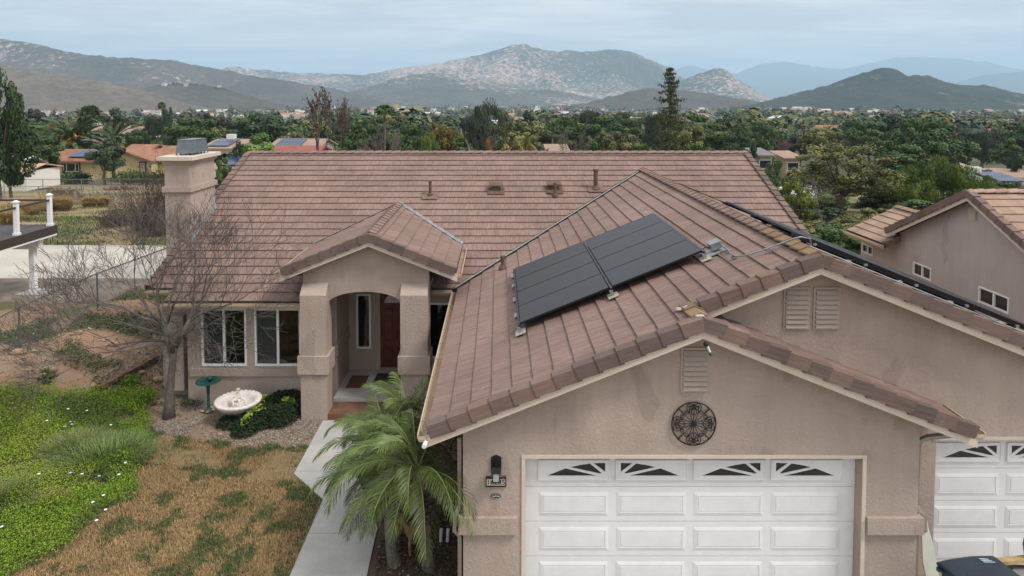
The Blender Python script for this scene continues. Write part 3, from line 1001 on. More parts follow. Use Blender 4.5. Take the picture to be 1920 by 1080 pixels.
rake((XE, YA, ZE), (XA, YA, ZA), (0, -1, 0), roof)
rake((XAR, YA, ZE), (XA, YA, ZA), (0, -1, 0), roof)
rake((XA + 0.12, YB, zgl(XA + 0.12)), (XB, YB, ZB), (0, -1, 0), roof)
rake((XBR, YB, ZE), (XB, YB, ZB), (0, -1, 0), roof)
rake((XP - HW, YP, ZPE), (XP, YP, ZP), (0, -1, 0), roof)
rake((XP + HW, YP, ZPE), (XP, YP, ZP), (0, -1, 0), roof)
rake((XL, YE, ZE), (XL, YR, ZR), (-1, 0, 0), roof)
rake((XR, YE + 1.2, zm(YE + 1.2)), (XR, YR, ZR), (1, 0, 0), roof)

cs, sn_ = 0.15, 0.15 * m_
CPf = [(-cs, -sn_), (0, 0.0), (cs, -sn_), (cs, -sn_ + 0.03), (0, 0.032), (-cs, -sn_ + 0.03)]
CE = 0.33


def caps(p0, p1, parent, mats):
    """ridge caps lapped from p0 (lowest lap) to p1"""
    p0, p1 = Vector(p0), Vector(p1)
    d = (p1 - p0); L = d.length; d.normalize()
    side = Vector((0, 0, 1)).cross(d)
    for i in range(int(L / CE) + 1):
        a = i * CE
        if a + 0.1 > L: break
        o = bpy.data.objects.new('ridge_tile', mats[min(i, len(mats) - 1)]); COL.objects.link(o); o.parent = parent
        o.matrix_basis = frame(p0 + d * a, d, side) @ Matrix.Diagonal((min(1, (L - a) / (CE + 0.05)), 1, 1, 1)) @ Matrix.Rotation(random.uniform(-0.012, 0.012), 4, 'X')


cme = long_tile('ridge_tile', CPf, CE + 0.05, (0, 0.03), (0, 0.0), M['tile'])
cmm = long_tile('ridge_tile', CPf, CE + 0.05, (0, 0.03), (0, 0.0), M['cap_moss'])
caps((XR, YR, ZR + 0.01), (XL, YR, ZR + 0.01), roof, [cme])
caps((XB, YB + 0.1, ZB + 0.01), (XB, YV + 0.1, ZB + 0.01), roof, [cmm] * 6 + [cme])
caps((XP, YP + 0.12, ZP + 0.01), (XP, YPV + 0.05, ZP + 0.01), roof, [cme])
caps((XA, YA + 0.12, ZA + 0.01), (XA, YB + 0.2, ZA + 0.01), roof, [cmm])


# ---- valley flashing
def valley(a, b, parent):
    a, b = Vector(a), Vector(b)
    d = (b - a).normalized(); sd_ = Vector((0, 0, 1)).cross(d).normalized()
    mb = MB()
    w_ = 0.042
    for q in (-1, 1):
        e = sd_ * q * w_ + Vector((0, 0, 0.012 if q > 0 else 0.045))
        mb.ext([a, b, b + e, a + e], (0, 0, -0.02))
    mb.build('valley_flashing', M['flash'], parent)


valley((XE - 0.05, YE - 0.05, ZE - 0.005), (XB, YV, ZB - 0.005), roof)
valley((XP - HW, YPV - HW, ZPE), (XP, YPV, ZP), roof)
valley((XP + HW, YPV - HW, ZPE), (XP, YPV, ZP), roof)

# ---- fascia boards under the rakes
def fascia(p0, p1, outw, th=0.04, t=-0.10, b=-0.285):
    p0, p1, outw = Vector(p0), Vector(p1), Vector(outw)
    o_ = outw * 0.012
    mb = MB()
    q = [p0 + o_ + Vector((0, 0, b)), p1 + o_ + Vector((0, 0, b)), p1 + o_ + Vector((0, 0, t)), p0 + o_ + Vector((0, 0, t))]
    mb.ext(q, -outw * th)
    return mb.build('fascia', M['cream'], house)


fascia((XE - 0.03, YA, ZE), (XA, YA, ZA), (0, -1, 0))
fascia((XAR + 0.03, YA, ZE), (XA, YA, ZA), (0, -1, 0))
fascia((XA - 0.1, YB, zgl(XA - 0.1)), (XB, YB, ZB), (0, -1, 0))
fascia((XBR, YB, ZE), (XB, YB, ZB), (0, -1, 0))
fascia((XP - HW - 0.03, YP, ZPE), (XP, YP, ZP), (0, -1, 0))
fascia((XP + HW + 0.03, YP, ZPE), (XP, YP, ZP), (0, -1, 0))
fascia((XL, YE, ZE), (XL, YR, ZR), (-1, 0, 0))
fascia((XR, YE + 1, zm(YE + 1)), (XR, YR, ZR), (1, 0, 0))

# ---- walls
YW, YD = YA + 0.36, YA + 0.56
YBW, YBD = YB + 0.35, YB + 0.53
def wt(x): return zgl(min(x, 2 * XA - x)) - 0.16
w = MB()
w.ext([(-0.54, YW, -0.15), (0.42, YW, -0.15), (0.42, YW, 2.23), (5.60, YW, 2.23), (5.60, YW, -0.15), (6.47, YW, -0.15), (6.47, YW, wt(6.47)), (XA, YW, ZA - 0.16), (-0.54, YW, wt(-0.54))], (0, 0.22, 0))
w.box(-0.54, -0.34, YW + 0.22, YE + 0.3, -0.15, zgl(-0.54) - 0.2)
gw = w.build('garage_wall', M['stucco'], house)
w = MB()
xb0, xb1 = 7.10, 9.62
def wb(x): return zgl(min(x, 2 * XB - x)) - 0.16
w.ext([(3.02, YBW, 2.0), (6.47, YBW, 2.0), (6.47, YBW, -0.15), (xb0, YBW, -0.15), (xb0, YBW, 2.22), (xb1, YBW, 2.22), (xb1, YBW, -0.15), (10.7, YBW, -0.15), (10.7, YBW, wb(10.7)), (XB, YBW, ZB - 0.16), (3.02, YBW, zgl(3.02) - 0.16)], (0, 0.2, 0))
w.box(6.27, 6.47, YW + 0.22, YBW, -0.15, zgl(2 * XA - 6.47) - 0.2)
w.box(10.5, 10.7, YBW + 0.2, YE + 1, -0.15, ZE - 0.05)
w.build('gable_wall', M['stucco'], house)
for x0, x1 in ((-0.61, 0.30), (5.67, 6.54)):
    MB().box(x0, x1, YW - 0.07, YW + 0.15, 1.05, 1.31).build('trim_band', M['stucco'], house)
# door casing
t = MB()
t.box(0.36, 5.66, YW - 0.018, YW + 0.006, 2.225, 2.275); t.box(0.36, 0.418, YW - 0.018, YW + 0.006, -0.1, 2.223); t.box(5.602, 5.66, YW - 0.018, YW + 0.006, -0.1, 2.223)
t.build('door_casing', M['cream'], house)
t = MB(); t.box(xb0 - 0.06, xb1, YBW - 0.018, YBW + 0.006, 2.222, 2.27)
t.build('door_casing', M['cream'], house)


def vent(x0, x1, z0, z1, Y, n):
    fr = MB()
    b = 0.035
    fr.box(x0 - b, x0, Y - 0.022, Y + 0.004, z0 - b, z1 + b); fr.box(x1, x1 + b, Y - 0.022, Y + 0.004, z0 - b, z1 + b)
    fr.box(x0, x1, Y - 0.022, Y + 0.004, z1, z1 + b); fr.box(x0, x1, Y - 0.022, Y + 0.004, z0 - b, z0)
    f = fr.build('gable_vent', M['louver'], house)
    MB().box(x0, x1, Y - 0.006, Y + 0.003, z0, z1).build('vent_backing', M['black'], f)
    st = (z1 - z0) / n
    for i in range(n):
        z = z0 + i * st
        MB().hexa([(x0, Y - 0.062, z), (x1, Y - 0.062, z), (x1, Y - 0.050, z), (x0, Y - 0.050, z),
                   (x0, Y - 0.020, z + st * 0.86), (x1, Y - 0.020, z + st * 0.86), (x1, Y - 0.007, z + st * 0.86), (x0, Y - 0.007, z + st * 0.86)]).build('slat', M['louver'], f)


vent(2.82, 3.19, 3.30, 3.92, YW, 8)
vent(4.61, 4.97, 4.07, 4.69, YBW, 8)
vent(5.09, 5.45, 4.07, 4.69, YBW, 8)

SUNP = [[(0.07, 0.09), (0.365, 0.60), (0.865, 0.09)], [(0.435, 0.68), (0.60, 0.84), (0.745, 0.93), (0.935, 0.26), (0.885, 0.25)], [(0.80, 0.95), (0.985, 0.98), (0.985, 0.36)]]


def gdoor(x0, x1, Y, px, pitch, pw, n, secs, zs, parent, mir):
    """sectional door: grooved sections, raised panels, a row of half-sunburst windows on top"""
    d = MB()
    for i in range(len(secs) - 1):
        d.hexa([(x0, Y, secs[i] + 0.004), (x1, Y, secs[i] + 0.004), (x1, Y + 0.05, secs[i]), (x0, Y + 0.05, secs[i]),
                (x0, Y, secs[i + 1] - 0.004), (x1, Y, secs[i + 1] - 0.004), (x1, Y + 0.05, secs[i + 1] - 0.002), (x0, Y + 0.05, secs[i + 1] - 0.002)])
    gd = d.build('garage_door', M['white'], parent)
    for i in range(n):
        a = px + i * pitch
        for r in range(len(secs) - 2):
            zc = (secs[r] + secs[r + 1]) / 2 - 0.0
            h = (secs[r + 1] - secs[r]) * 0.33
            p = MB()
            o_, q = 0.05, 0.012
            # sunk surround and raised field
            for (xa, xb_, za, zb) in ((a, a + pw, zc + h - o_, zc + h), (a, a + pw, zc - h, zc - h + o_)):
                up = za > zc
                e0, e1 = (za, zb)
                p.hexa([(xa if not up else xa + o_, Y - (0.003 if not up else 0.015), e0), (xb_ if not up else xb_ - o_, Y - (0.003 if not up else 0.015), e0), (xb_ if not up else xb_ - o_, Y + 0.01, e0), (xa if not up else xa + o_, Y + 0.01, e0),
                        (xa + o_ if not up else xa, Y - (0.015 if not up else 0.003), e1), (xb_ - o_ if not up else xb_, Y - (0.015 if not up else 0.003), e1), (xb_ - o_ if not up else xb_, Y + 0.01, e1), (xa + o_ if not up else xa, Y + 0.01, e1)])
            for lf in (True, False):
                e = a if lf else a + pw
                s_ = o_ if lf else -o_
                p.hexa([(e, Y - 0.003, zc - h), (e + s_, Y - 0.015, zc - h + o_), (e + s_, Y + 0.01, zc - h + o_), (e, Y + 0.01, zc - h),
                        (e, Y - 0.003, zc + h), (e + s_, Y - 0.015, zc + h - o_), (e + s_, Y + 0.01, zc + h - o_), (e, Y + 0.01, zc + h)])
            p.box(a + o_ + 0.022, a + pw - o_ - 0.022, Y - 0.0145, Y + 0.01, zc - h + o_ + 0.022, zc + h - o_ - 0.022)
            p.box(a + o_, a + pw - o_, Y - 0.008, Y + 0.008, zc - h + o_, zc + h - o_)
            p.build('raised_panel', M['white'], gd)
        # window insert with three glass openings
        z0, z1 = zs
        bm = bmesh.new()
        def loop(pts):
            vs = [bm.verts.new((x, Y - 0.022, z)) for x, z in pts]
            return [bm.edges.new((vs[k], vs[(k + 1) % len(vs)])) for k in range(len(vs))]
        ed = loop([(a, z0), (a + pw, z0), (a + pw, z1), (a, z1)])
        polys = []
        for sp_ in SUNP:
            pts = [((u if mir[i] else 1 - u), v) for u, v in sp_]
            pts = [(a + pw * (0.04 + 0.92 * u), z0 + (z1 - z0) * (0.10 + 0.82 * v)) for u, v in pts]
            polys.append(pts); ed += loop(pts)
        bmesh.ops.triangle_fill(bm, edges=ed, use_beauty=True)
        r_ = bmesh.ops.extrude_face_region(bm, geom=bm.faces[:])
        bmesh.ops.translate(bm, vec=(0, 0.0225, 0), verts=[v for v in r_['geom'] if isinstance(v, bmesh.types.BMVert)])
        bmesh.ops.recalc_face_normals(bm, faces=bm.faces)
        me = bpy.data.meshes.new('window_insert'); bm.to_mesh(me); bm.free(); me.materials.append(M['white'])
        obj('window_insert', me, gd)
        fr = MB()
        k = 0.018
        fr.box(a - k, a + pw + k, Y - 0.032, Y - 0.0005, z0 - k, z0 + 0.002); fr.box(a - k, a + pw + k, Y - 0.032, Y - 0.0005, z1 - 0.002, z1 + k)
        fr.box(a - k, a + 0.002, Y - 0.032, Y - 0.0005, z0 + 0.003, z1 - 0.003); fr.box(a + pw - 0.002, a + pw + k, Y - 0.032, Y - 0.0005, z0 + 0.003, z1 - 0.003)
        fr.build('window_frame', M['white'], gd)
        for pts in polys:
            cx = sum(p[0] for p in pts) / len(pts); cz = sum(p[1] for p in pts) / len(pts)
            MB().ext([(cx + (x - cx) * 1.04, Y - 0.008, cz + (z - cz) * 1.04) for x, z in pts], (0, 0.006, 0)).build('pane', M['black_glass'], gd)
    return gd


M['black_glass'] = nmat('unlit_glass', (0.010, 0.012, 0.012), 0.08, 0.2, 2, spec=0.5)
gdoor(0.424, 5.596, YD, 0.645, 1.215, 1.09, 4, [0.0, 0.535, 1.10, 1.66, 2.228], (1.795, 2.08), house, [1, 0, 1, 0])
gdoor(xb0 + 0.004, xb1 - 0.004, YBD, 7.215, 1.18, 1.05, 2, [0.0, 0.55, 1.10, 1.65, 2.215], (1.79, 2.07), house, [1, 0])


# ---- windows and walls with holes
def holes(x0, x1, z0, z1, Y, th, hs, name, mat, parent):
    xs = sorted({x0, x1, *[v for h in hs for v in (h[0], h[1])]})
    zs = sorted({z0, z1, *[v for h in hs for v in (h[2], h[3])]})
    mb = MB()
    inh = lambda x, z: any(h[0] < x < h[1] and h[2] < z < h[3] for h in hs)
    for i in range(len(xs) - 1):
        for j in range(len(zs) - 1):
            if inh((xs[i] + xs[i + 1]) / 2, (zs[j] + zs[j + 1]) / 2): continue
            a, b, c, d = xs[i], xs[i + 1], zs[j], zs[j + 1]
            mb.add([(a, Y, c), (b, Y, c), (b, Y, d), (a, Y, d)], [(0, 1, 2, 3)])
            mb.add([(a, Y + th, c), (b, Y + th, c), (b, Y + th, d), (a, Y + th, d)], [(3, 2, 1, 0)])
    for h in list(hs) + [(x0, x1, z0, z1)]:
        a, b, c, d = h
        mb.add([(a, Y, c), (b, Y, c), (b, Y, d), (a, Y, d), (a, Y + th, c), (b, Y + th, c), (b, Y + th, d), (a, Y + th, d)],
               [(0, 1, 5, 4), (1, 2, 6, 5), (2, 3, 7, 6), (3, 0, 4, 7)])
    return mb.build(name, mat, parent)


def window(x0, x1, z0, z1, Y, parent, mull=(0.5,), room=True, curtain=None, T=None, bars=0.05, mat='vinyl', glass='glass', screen=False):
    """window set in a hole: x across, Y the wall face, everything moved by T at the end"""
    fr = MB(); fr.M = T
    b = bars
    fr.box(x0, x1, Y - 0.025, Y + 0.07, z0, z0 + b); fr.box(x0, x1, Y - 0.025, Y + 0.07, z1 - b, z1)
    fr.box(x0, x0 + b, Y - 0.025, Y + 0.07, z0 + b, z1 - b); fr.box(x1 - b, x1, Y - 0.025, Y + 0.07, z0 + b, z1 - b)
    cuts = [x0 + b] + [x0 + (x1 - x0) * q for q in mull] + [x1 - b]
    for c in cuts[1:-1]:
        fr.box(c - b * 0.6, c + b * 0.6, Y - 0.015, Y + 0.06, z0 + b, z1 - b)
    f = fr.build('window', M[mat], parent)
    for i in range(len(cuts) - 1):
        p = MB(); p.M = T
        a = cuts[i] + (b * 0.6 if i else 0); c = cuts[i + 1] - (b * 0.6 if i < len(cuts) - 2 else 0)
        yy = Y + 0.022 + 0.014 * (i % 2)
        p.box(a, c, yy, yy + 0.006, z0 + b, z1 - b)
        p.build('pane', M['screen' if (screen and i == 0) else glass], f)
    if room:
        q = MB(); q.M = T
        e = 0.04; dp = 1.3
        q.add([(x0 - e, Y + 0.17, z0 - e), (x1 + e, Y + 0.17, z0 - e), (x1 + e, Y + dp, z0 - e), (x0 - e, Y + dp, z0 - e), (x0 - e, Y + 0.17, z1 + e), (x1 + e, Y + 0.17, z1 + e), (x1 + e, Y + dp, z1 + e), (x0 - e, Y + dp, z1 + e)],
              [(0, 1, 2, 3), (4, 7, 6, 5), (2, 6, 7, 3), (0, 3, 7, 4), (1, 5, 6, 2)])
        q.build('interior', M['room'], f)
    if curtain:
        q = MB(); q.M = T
        for (ca, cb_) in curtain:
            xa, xb_ = x0 + (x1 - x0) * ca, x0 + (x1 - x0) * cb_
            k = 10
            vs = []
            for i in range(k + 1):
                x = xa + (xb_ - xa) * i / k
                y = Y + 0.24 + 0.03 * math.sin(i * 2.1)
                vs += [(x, y, z0 + 0.03), (x, y, z1 - 0.03)]
            q.add(vs, [(2 * i, 2 * i + 2, 2 * i + 3, 2 * i + 1) for i in range(k)])
        q.build('curtain', M['curtain'], f)
    return f


YBY = 17.30
bw = holes(-8.0, -4.85, -0.15, 2.5, YBY, 0.16, [(-7.63, -6.47, 0.86, 2.36), (-6.26, -5.07, 0.86, 2.36)], 'front_wall', M['stucco'], house)
window(-7.63, -6.47, 0.86, 2.36, YBY, house, curtain=[(0.02, 0.16)], screen=True)
window(-6.26, -5.07, 0.86, 2.36, YBY, house, curtain=[(0.84, 0.97)], screen=True)
MB().box(-7.93, -4.9, YBY - 0.05, YBY - 0.002, 0.60, 0.80).build('trim_band', M['stucco'], house)
w = MB()
w.box(-8.0, -7.84, YBY + 0.16, 17.75, -0.15, 2.6)          # return of the bay
w.box(-8.86, -8.0, 17.75, 17.93, -0.15, 2.72)              # wall at the far left
w.box(-8.86, -8.68, 17.93, 2 * YR - YE - 0.4, -0.3, 2.75)
w.ext([(-8.86, 17.9, 2.70), (-8.86, YR, ZR - 0.18), (-8.86, 2 * YR - YE - 0.4, 2.70)], (0.18, 0, 0))
w.build('side_wall', M['stucco'], house)
w = MB()
w.box(8.6, 8.78, 18.6, 2 * YR - YE - 0.4, -0.3, 2.75)
w.ext([(8.6, 18.6, 2.70), (8.6, YR, ZR - 0.18), (8.6, 2 * YR - YE - 0.4, 2.70)], (0.18, 0, 0))
w.build('side_wall', M['stucco'], house)
# tan utility cupboard by the far corner
MB().box(-8.62, -8.16, 17.42, 17.748, 0.15, 2.1).build('utility_cupboard', M['louver'], house)

# porch: gable wall with an arch, two pillars, recess with door
GWY = 16.60
gz0 = 2.66
arch = []
for i in range(17):
    a = math.pi * i / 16
    arch.append((-3.285 - 0.92 * math.cos(a), GWY, gz0 + 0.33 * math.sin(a)))
ol = [(-4.80, GWY, gz0 - 0.9)] + [(-4.21, GWY, gz0 - 0.9)] + arch + [(-2.37, GWY, gz0 - 0.9), (-1.70, GWY, gz0 - 0.9), (-1.70, GWY, ZP - m_ * (-1.70 - XP) - 0.16), (XP, GWY, ZP - 0.16), (-4.80, GWY, ZP - m_ * (XP + 4.80) - 0.16)]
MB().ext(ol, (0, 0.3, 0)).build('porch_gable', M['stucco'], house)
for x0, x1 in ((-4.80, -4.17), (-2.37, -1.71)):
    c = MB()
    c.box(x0, x1, 16.30, 16.86, -0.2, 2.98)
    c.hexa([(x0, 16.30, 2.982), (x1, 16.30, 2.982), (x1, GWY - 0.003, 2.982), (x0, GWY - 0.003, 2.982), (x0, GWY - 0.02, 3.22), (x1, GWY - 0.02, 3.22), (x1, GWY - 0.003, 3.22), (x0, GWY - 0.003, 3.22)])
    p = c.build('porch_pillar', M['stucco'], house)
    MB().box(x0 - 0.06, x1 + 0.06, 16.24, 16.92, 1.06, 1.50).build('pillar_collar', M['stucco'], p)
w = MB()
w.box(-4.85, -4.20, 17.52, 17.7, -0.1, 2.9)
w.box(-4.38, -4.20, 17.7, 18.9, -0.1, 2.9)
w.box(-4.25, -4.16, 17.46, 18.88, 1.05, 1.36)
w.box(-4.85, -4.252, 17.46, 17.518, 1.05, 1.36)
w.build('porch_side_wall', M['stucco'], house)
holes(-4.20, -1.9, 0.0, 3.0, 18.9, 0.16, [(-3.98, -3.57, 0.72, 2.27), (-3.36, -2.44, 0.13, 2.42)], 'porch_back_wall', M['stucco'], house)
MB().box(-4.85, -1.72, 16.95, 19.0, 2.985, 3.05).build('porch_ceiling', M['stucco'], house)
w = MB(); w.box(-2.1, -1.92, 17.9, 18.88, -0.1, 2.9); w.build('porch_side_wall', M['stucco'], house)
sdl = window(-3.98, -3.57, 0.72, 2.27, 18.9, house, mull=(), curtain=None)
# leaded pattern behind the sidelight glass
q = MB()
MB().box(-3.93, -3.62, 18.99, 19.0, 0.78, 2.21).build('frosted_pane', M['curtain'], sdl)
for x in (-3.86, -3.775, -3.69):
    q.box(x - 0.004, x + 0.004, 18.975, 18.985, 0.78, 2.21)
for z in np.arange(0.95, 2.2, 0.19):
    q.box(-3.93, -3.62, 18.973, 18.988, z - 0.004, z + 0.004)
q.build('lead_strip', M['pvframe'], sdl)
# front door with a fanlight
d = MB(); d.box(-3.31, -2.49, 18.96, 19.01, 0.16, 2.38)
fd = d.build('front_door', M['door'], house)
q = MB(); q.box(-3.36, -3.31, 18.88, 19.0, 0.13, 2.42); q.box(-2.49, -2.44, 18.88, 19.0, 0.13, 2.42); q.box(-3.31, -2.49, 18.88, 19.0, 2.38, 2.42); q.box(-3.31, -2.49, 18.86, 19.0, 0.13, 0.158)
q.build('door_frame', M['louver'], fd)
for (xa, xb_) in ((-3.22, -2.95), (-2.86, -2.58)):
    for (za, zb) in ((0.3, 0.8), (0.92, 1.5), (1.6, 1.85)):
        MB().bevbox(xa, xb_, 18.94, 18.965, za, zb, 0.03).build('raised_panel', M['door'], fd)
fan = [(-2.9 + 0.3 * math.cos(math.pi * i / 10), 18.953, 2.0 + 0.26 * math.sin(math.pi * i / 10)) for i in range(11)]
MB().ext(fan, (0, 0.006, 0)).build('fanlight', M['curtain'], fd)
MB().ball((-2.55, 18.92, 1.1), 0.035).build('handle', M['metal'], fd)
# recessed wall and window right of the porch
holes(-1.95, -0.54, -0.1, 2.72, 17.75, 0.16, [(-1.84, -0.75, 0.88, 2.37)], 'front_wall', M['stucco'], house)
window(-1.84, -0.75, 0.88, 2.37, 17.75, house, mull=(0.6,))

# ---- chimney
c = MB()
c.box(-9.52, -8.80, 19.40, 21.10, -0.3, 5.90)
ch = c.build('chimney', M['stucco'], house)
MB().box(-9.58, -8.74, 19.34, 21.16, 5.07, 5.22).build('collar', M['stucco'], ch)
c = MB(); c.hexa([(-9.525, 19.395, 5.84), (-8.795, 19.395, 5.84), (-8.795, 21.105, 5.84), (-9.525, 21.105, 5.84), (-9.62, 19.30, 5.98), (-8.70, 19.30, 5.98), (-8.70, 21.20, 5.98), (-9.62, 21.20, 5.98)])
c.build('crown', M['stucco'], ch)
MB().box(-9.67, -8.65, 19.25, 21.25, 5.983, 6.09).build('cap_slab', M['cream'], ch)
c = MB()
def ring(z0, z1, i0, i1):
    c.hexa([(-9.36 + i0, 19.75 + i0, z0), (-8.86 - i0, 19.75 + i0, z0), (-8.86 - i0, 20.85 - i0, z0), (-9.36 + i0, 20.85 - i0, z0), (-9.36 + i1, 19.75 + i1, z1), (-8.86 - i1, 19.75 + i1, z1), (-8.86 - i1, 20.85 - i1, z1), (-9.36 + i1, 20.85 - i1, z1)])
ring(6.15, 6.52, 0.0, 0.05)
ring(6.52, 6.54, 0.035, 0.035)
c.build('spark_shroud', M['shroud'], ch)
c = MB()
for x in (-9.34, -9.2, -9.1, -9.0, -8.88):
    for y in (19.77, 20.0, 20.2, 20.4, 20.6, 20.83):
        if x in (-9.34, -8.88) or y in (19.77, 20.83):
            c.box(x - 0.012, x + 0.012, y - 0.012, y + 0.012, 6.09, 6.15)
c.build('shroud_leg', M['shroud'], ch)
c = MB()
c.hexa([(-8.797, 19.40, zm(19.40) + 0.02), (-8.755, 19.40, zm(19.40) + 0.02), (-8.755, 21.10, zm(21.1) + 0.02), (-8.797, 21.10, zm(21.1) + 0.02), (-8.797, 19.40, zm(19.40) + 0.16), (-8.785, 19.40, zm(19.40) + 0.16), (-8.785, 21.10, zm(21.1) + 0.16), (-8.797, 21.10, zm(21.1) + 0.16)])
c.build('chimney_flashing', M['flash'], ch)


# ---- gutters and downspouts
def gutter(p0, p1, outw, parent=house, wdt=0.12, ht=0.11, hang=True):
    p0, p1, outw = Vector(p0), Vector(p1), Vector(outw)
    up = Vector((0, 0, 1))
    mb = MB()
    d = p1 - p0
    def pl(a, b, c, e): mb.ext([p0 + outw * a + up * b, p0 + outw * c + up * b, p0 + outw * c + up * e, p0 + outw * a + up * e], d)
    pl(0.0, -ht, wdt - 0.03, -ht + 0.012)
    pl(0.0, -ht + 0.013, 0.008, 0.0)
    q = [p0 + outw * (wdt - 0.03) + up * (-ht), p0 + outw * (wdt - 0.02) + up * (-ht), p0 + outw * (wdt + 0.01) + up * (-0.04), p0 + outw * (wdt + 0.01) + up * 0.0, p0 + outw * (wdt - 0.008) + up * 0.0, p0 + outw * (wdt - 0.008) + up * (-0.035)]
    mb.ext(q, d)
    for e in (p0, p1 - d.normalized() * 0.01):
        mb.ext([e + outw * 0.009 + up * (-ht + 0.013), e + outw * (wdt - 0.03) + up * (-ht + 0.013), e + outw * (wdt - 0.01) + up * (-0.03), e + outw * 0.009 + up * (-0.03)], d.normalized() * 0.008)
    gq = mb.build('gutter', M['gut'], parent)
    li = MB()
    li.ext([p0 + outw * 0.012 + up * (-ht + 0.014), p0 + outw * (wdt - 0.034) + up * (-ht + 0.014), p0 + outw * (wdt - 0.034) + up * (-ht + 0.022), p0 + outw * 0.012 + up * (-ht + 0.022)], d)
    li.build('gutter_trough', M['gut_in'], gq)
    if hang:
        n = int(d.length / 0.75)
        for i in range(n):
            c = p0 + d * ((i + 0.5) / n)
            t_ = d.normalized() * 0.012
            MB().ext([c + outw * 0.0 + up * 0.012, c + outw * (wdt + 0.012) + up * 0.004, c + outw * (wdt + 0.012) + up * (-0.004), c + up * 0.004], t_).build('hanger', M['metal'], gq)
    return gq


gutter((XE - 0.012, YA - 0.03, ZE - 0.075), (XE - 0.012, YE - 0.1, ZE - 0.075), (-1, 0, 0), wdt=0.13)
gutter((XP + HW + 0.012, YP, ZPE - 0.075), (XP + HW + 0.012, YPV - HW - 0.1, ZPE - 0.075), (1, 0, 0))
gutter((XP - HW - 0.012, YPV - HW - 0.1, ZPE - 0.075), (XP - HW - 0.012, YP, ZPE - 0.075), (-1, 0, 0))
gutter((-8.4, YBAY - 0.012, zm(YBAY) - 0.06), (-4.93, YBAY - 0.012, zm(YBAY) - 0.06), (0, -1, 0))
gutter((XL, YE - 0.012, ZE - 0.07), (-8.42, YE - 0.012, ZE - 0.07), (0, -1, 0))
gutter((-1.70, YE - 0.012, ZE - 0.07), (XE - 0.15, YE - 0.012, ZE - 0.07), (0, -1, 0))
gutter((XAR + 0.012, YA - 0.02, ZE - 0.05), (XAR + 0.012, YBW - 0.01, ZE - 0.05), (1, 0, 0), hang=False)
# end of the left gutter: a white outlet
MB().tube([(XE - 0.04, YA - 0.14, ZE - 0.20), (XE - 0.02, YA + 0.02, ZE - 0.19)], 0.033, 10).build('gutter_outlet', M['vinyl'], house)
d = MB()
d.tube([(-0.60, YW + 0.10, 2.5), (-0.60, YW + 0.10, 1.42), (-0.66, YW + 0.06, 1.30), (-0.68, YW + 0.06, 1.05), (-0.60, YW + 0.10, 0.93), (-0.60, YW + 0.10, -0.1)], 0.042, 4)
d.build('downspout', M['pipe'], house)
d = MB()
d.tube([(XAR + 0.02, YA + 0.30, 2.72), (XAR - 0.12, YA + 0.34, 2.60), (6.66, YW + 0.10, 2.50), (6.55, YW + 0.12, 2.44), (6.52, YW + 0.12, 2.34), (6.52, YW + 0.12, 1.42), (6.60, YW + 0.06, 1.31), (6.62, YW + 0.05, 1.06), (6.52, YW + 0.10, 0.95), (6.52, YW + 0.10, -0.1)], 0.045, 4)
d.build('downspout', M['pipe'], house)

# ---- vents on the roof
def rp(x, y): return Vector((x, y, zm(y)))
for (x, y, h, r) in ((-2.18, 21.79, 0.46, 0.045), (3.19, 22.22, 0.62, 0.075), (0.12, 17.55, 0.30, 0.05)):
    z = zm(y) if x != 0.12 else zgl(x)
    p = MB(); p.tube([(x, y, z - 0.05), (x, y, z + h)], r, 10); p.tube([(x, y, z + h - 0.04), (x, y, z + h + 0.03)], r * 1.22, 10); p.lathe([(r * 2.2, -0.02), (r * 2.1, 0.02), (r * 1.3, 0.10)], (x, y, z), 12)
    v_ = p.build('vent_pipe', M['brownpipe'], roof)
    if x != 0.12:
        MB().hexa([(x - 0.25, y - 0.22, zm(y - 0.22) + 0.01), (x + 0.25, y - 0.22, zm(y - 0.22) + 0.01), (x + 0.25, y + 0.2, zm(y + 0.2) + 0.01), (x - 0.25, y + 0.2, zm(y + 0.2) + 0.01), (x - 0.25, y - 0.22, zm(y - 0.22) + 0.03), (x + 0.25, y - 0.22, zm(y - 0.22) + 0.03), (x + 0.25, y + 0.2, zm(y + 0.2) + 0.03), (x - 0.25, y + 0.2, zm(y + 0.2) + 0.03)]).build('vent_flashing', M['brownflash'], roof)
for (x, y) in ((-0.07, 22.15), (1.83, 22.2)):
    p = MB()
    z = zm(y)
    p.box(x - 0.13, x + 0.13, y - 0.10, y + 0.10, z - 0.08, z + 0.13)
    p.hexa([(x - 0.24, y - 0.16, z + 0.135), (x + 0.24, y - 0.16, z + 0.135), (x + 0.24, y + 0.2, z + 0.2), (x - 0.24, y + 0.2, z + 0.2), (x - 0.24, y - 0.16, z + 0.17), (x + 0.24, y - 0.16, z + 0.17), (x + 0.24, y + 0.2, z + 0.235), (x - 0.24, y + 0.2, z + 0.235)])
    p.hexa([(x - 0.27, y - 0.30, zm(y - 0.3) + 0.01), (x + 0.27, y - 0.30, zm(y - 0.3) + 0.01), (x + 0.27, y + 0.1, zm(y + 0.1) + 0.01), (x - 0.27, y + 0.1, zm(y + 0.1) + 0.01), (x - 0.27, y - 0.30, zm(y - 0.3) + 0.03), (x + 0.27, y - 0.30, zm(y - 0.3) + 0.03), (x + 0.27, y + 0.1, zm(y + 0.1) + 0.03), (x - 0.27, y + 0.1, zm(y + 0.1) + 0.03)])
    p.build('roof_vent', M['brownpipe'], roof)
p = MB(); p.tube([(1.83, 21.80, zm(21.8) - 0.05), (1.83, 21.80, zm(21.8) + 0.42)], 0.05, 10); p.lathe([(0.11, -0.02), (0.1, 0.02), (0.06, 0.1)], (1.83, 21.8, zm(21.8)), 10)
p.build('vent_pipe', M['brownpipe'], roof)
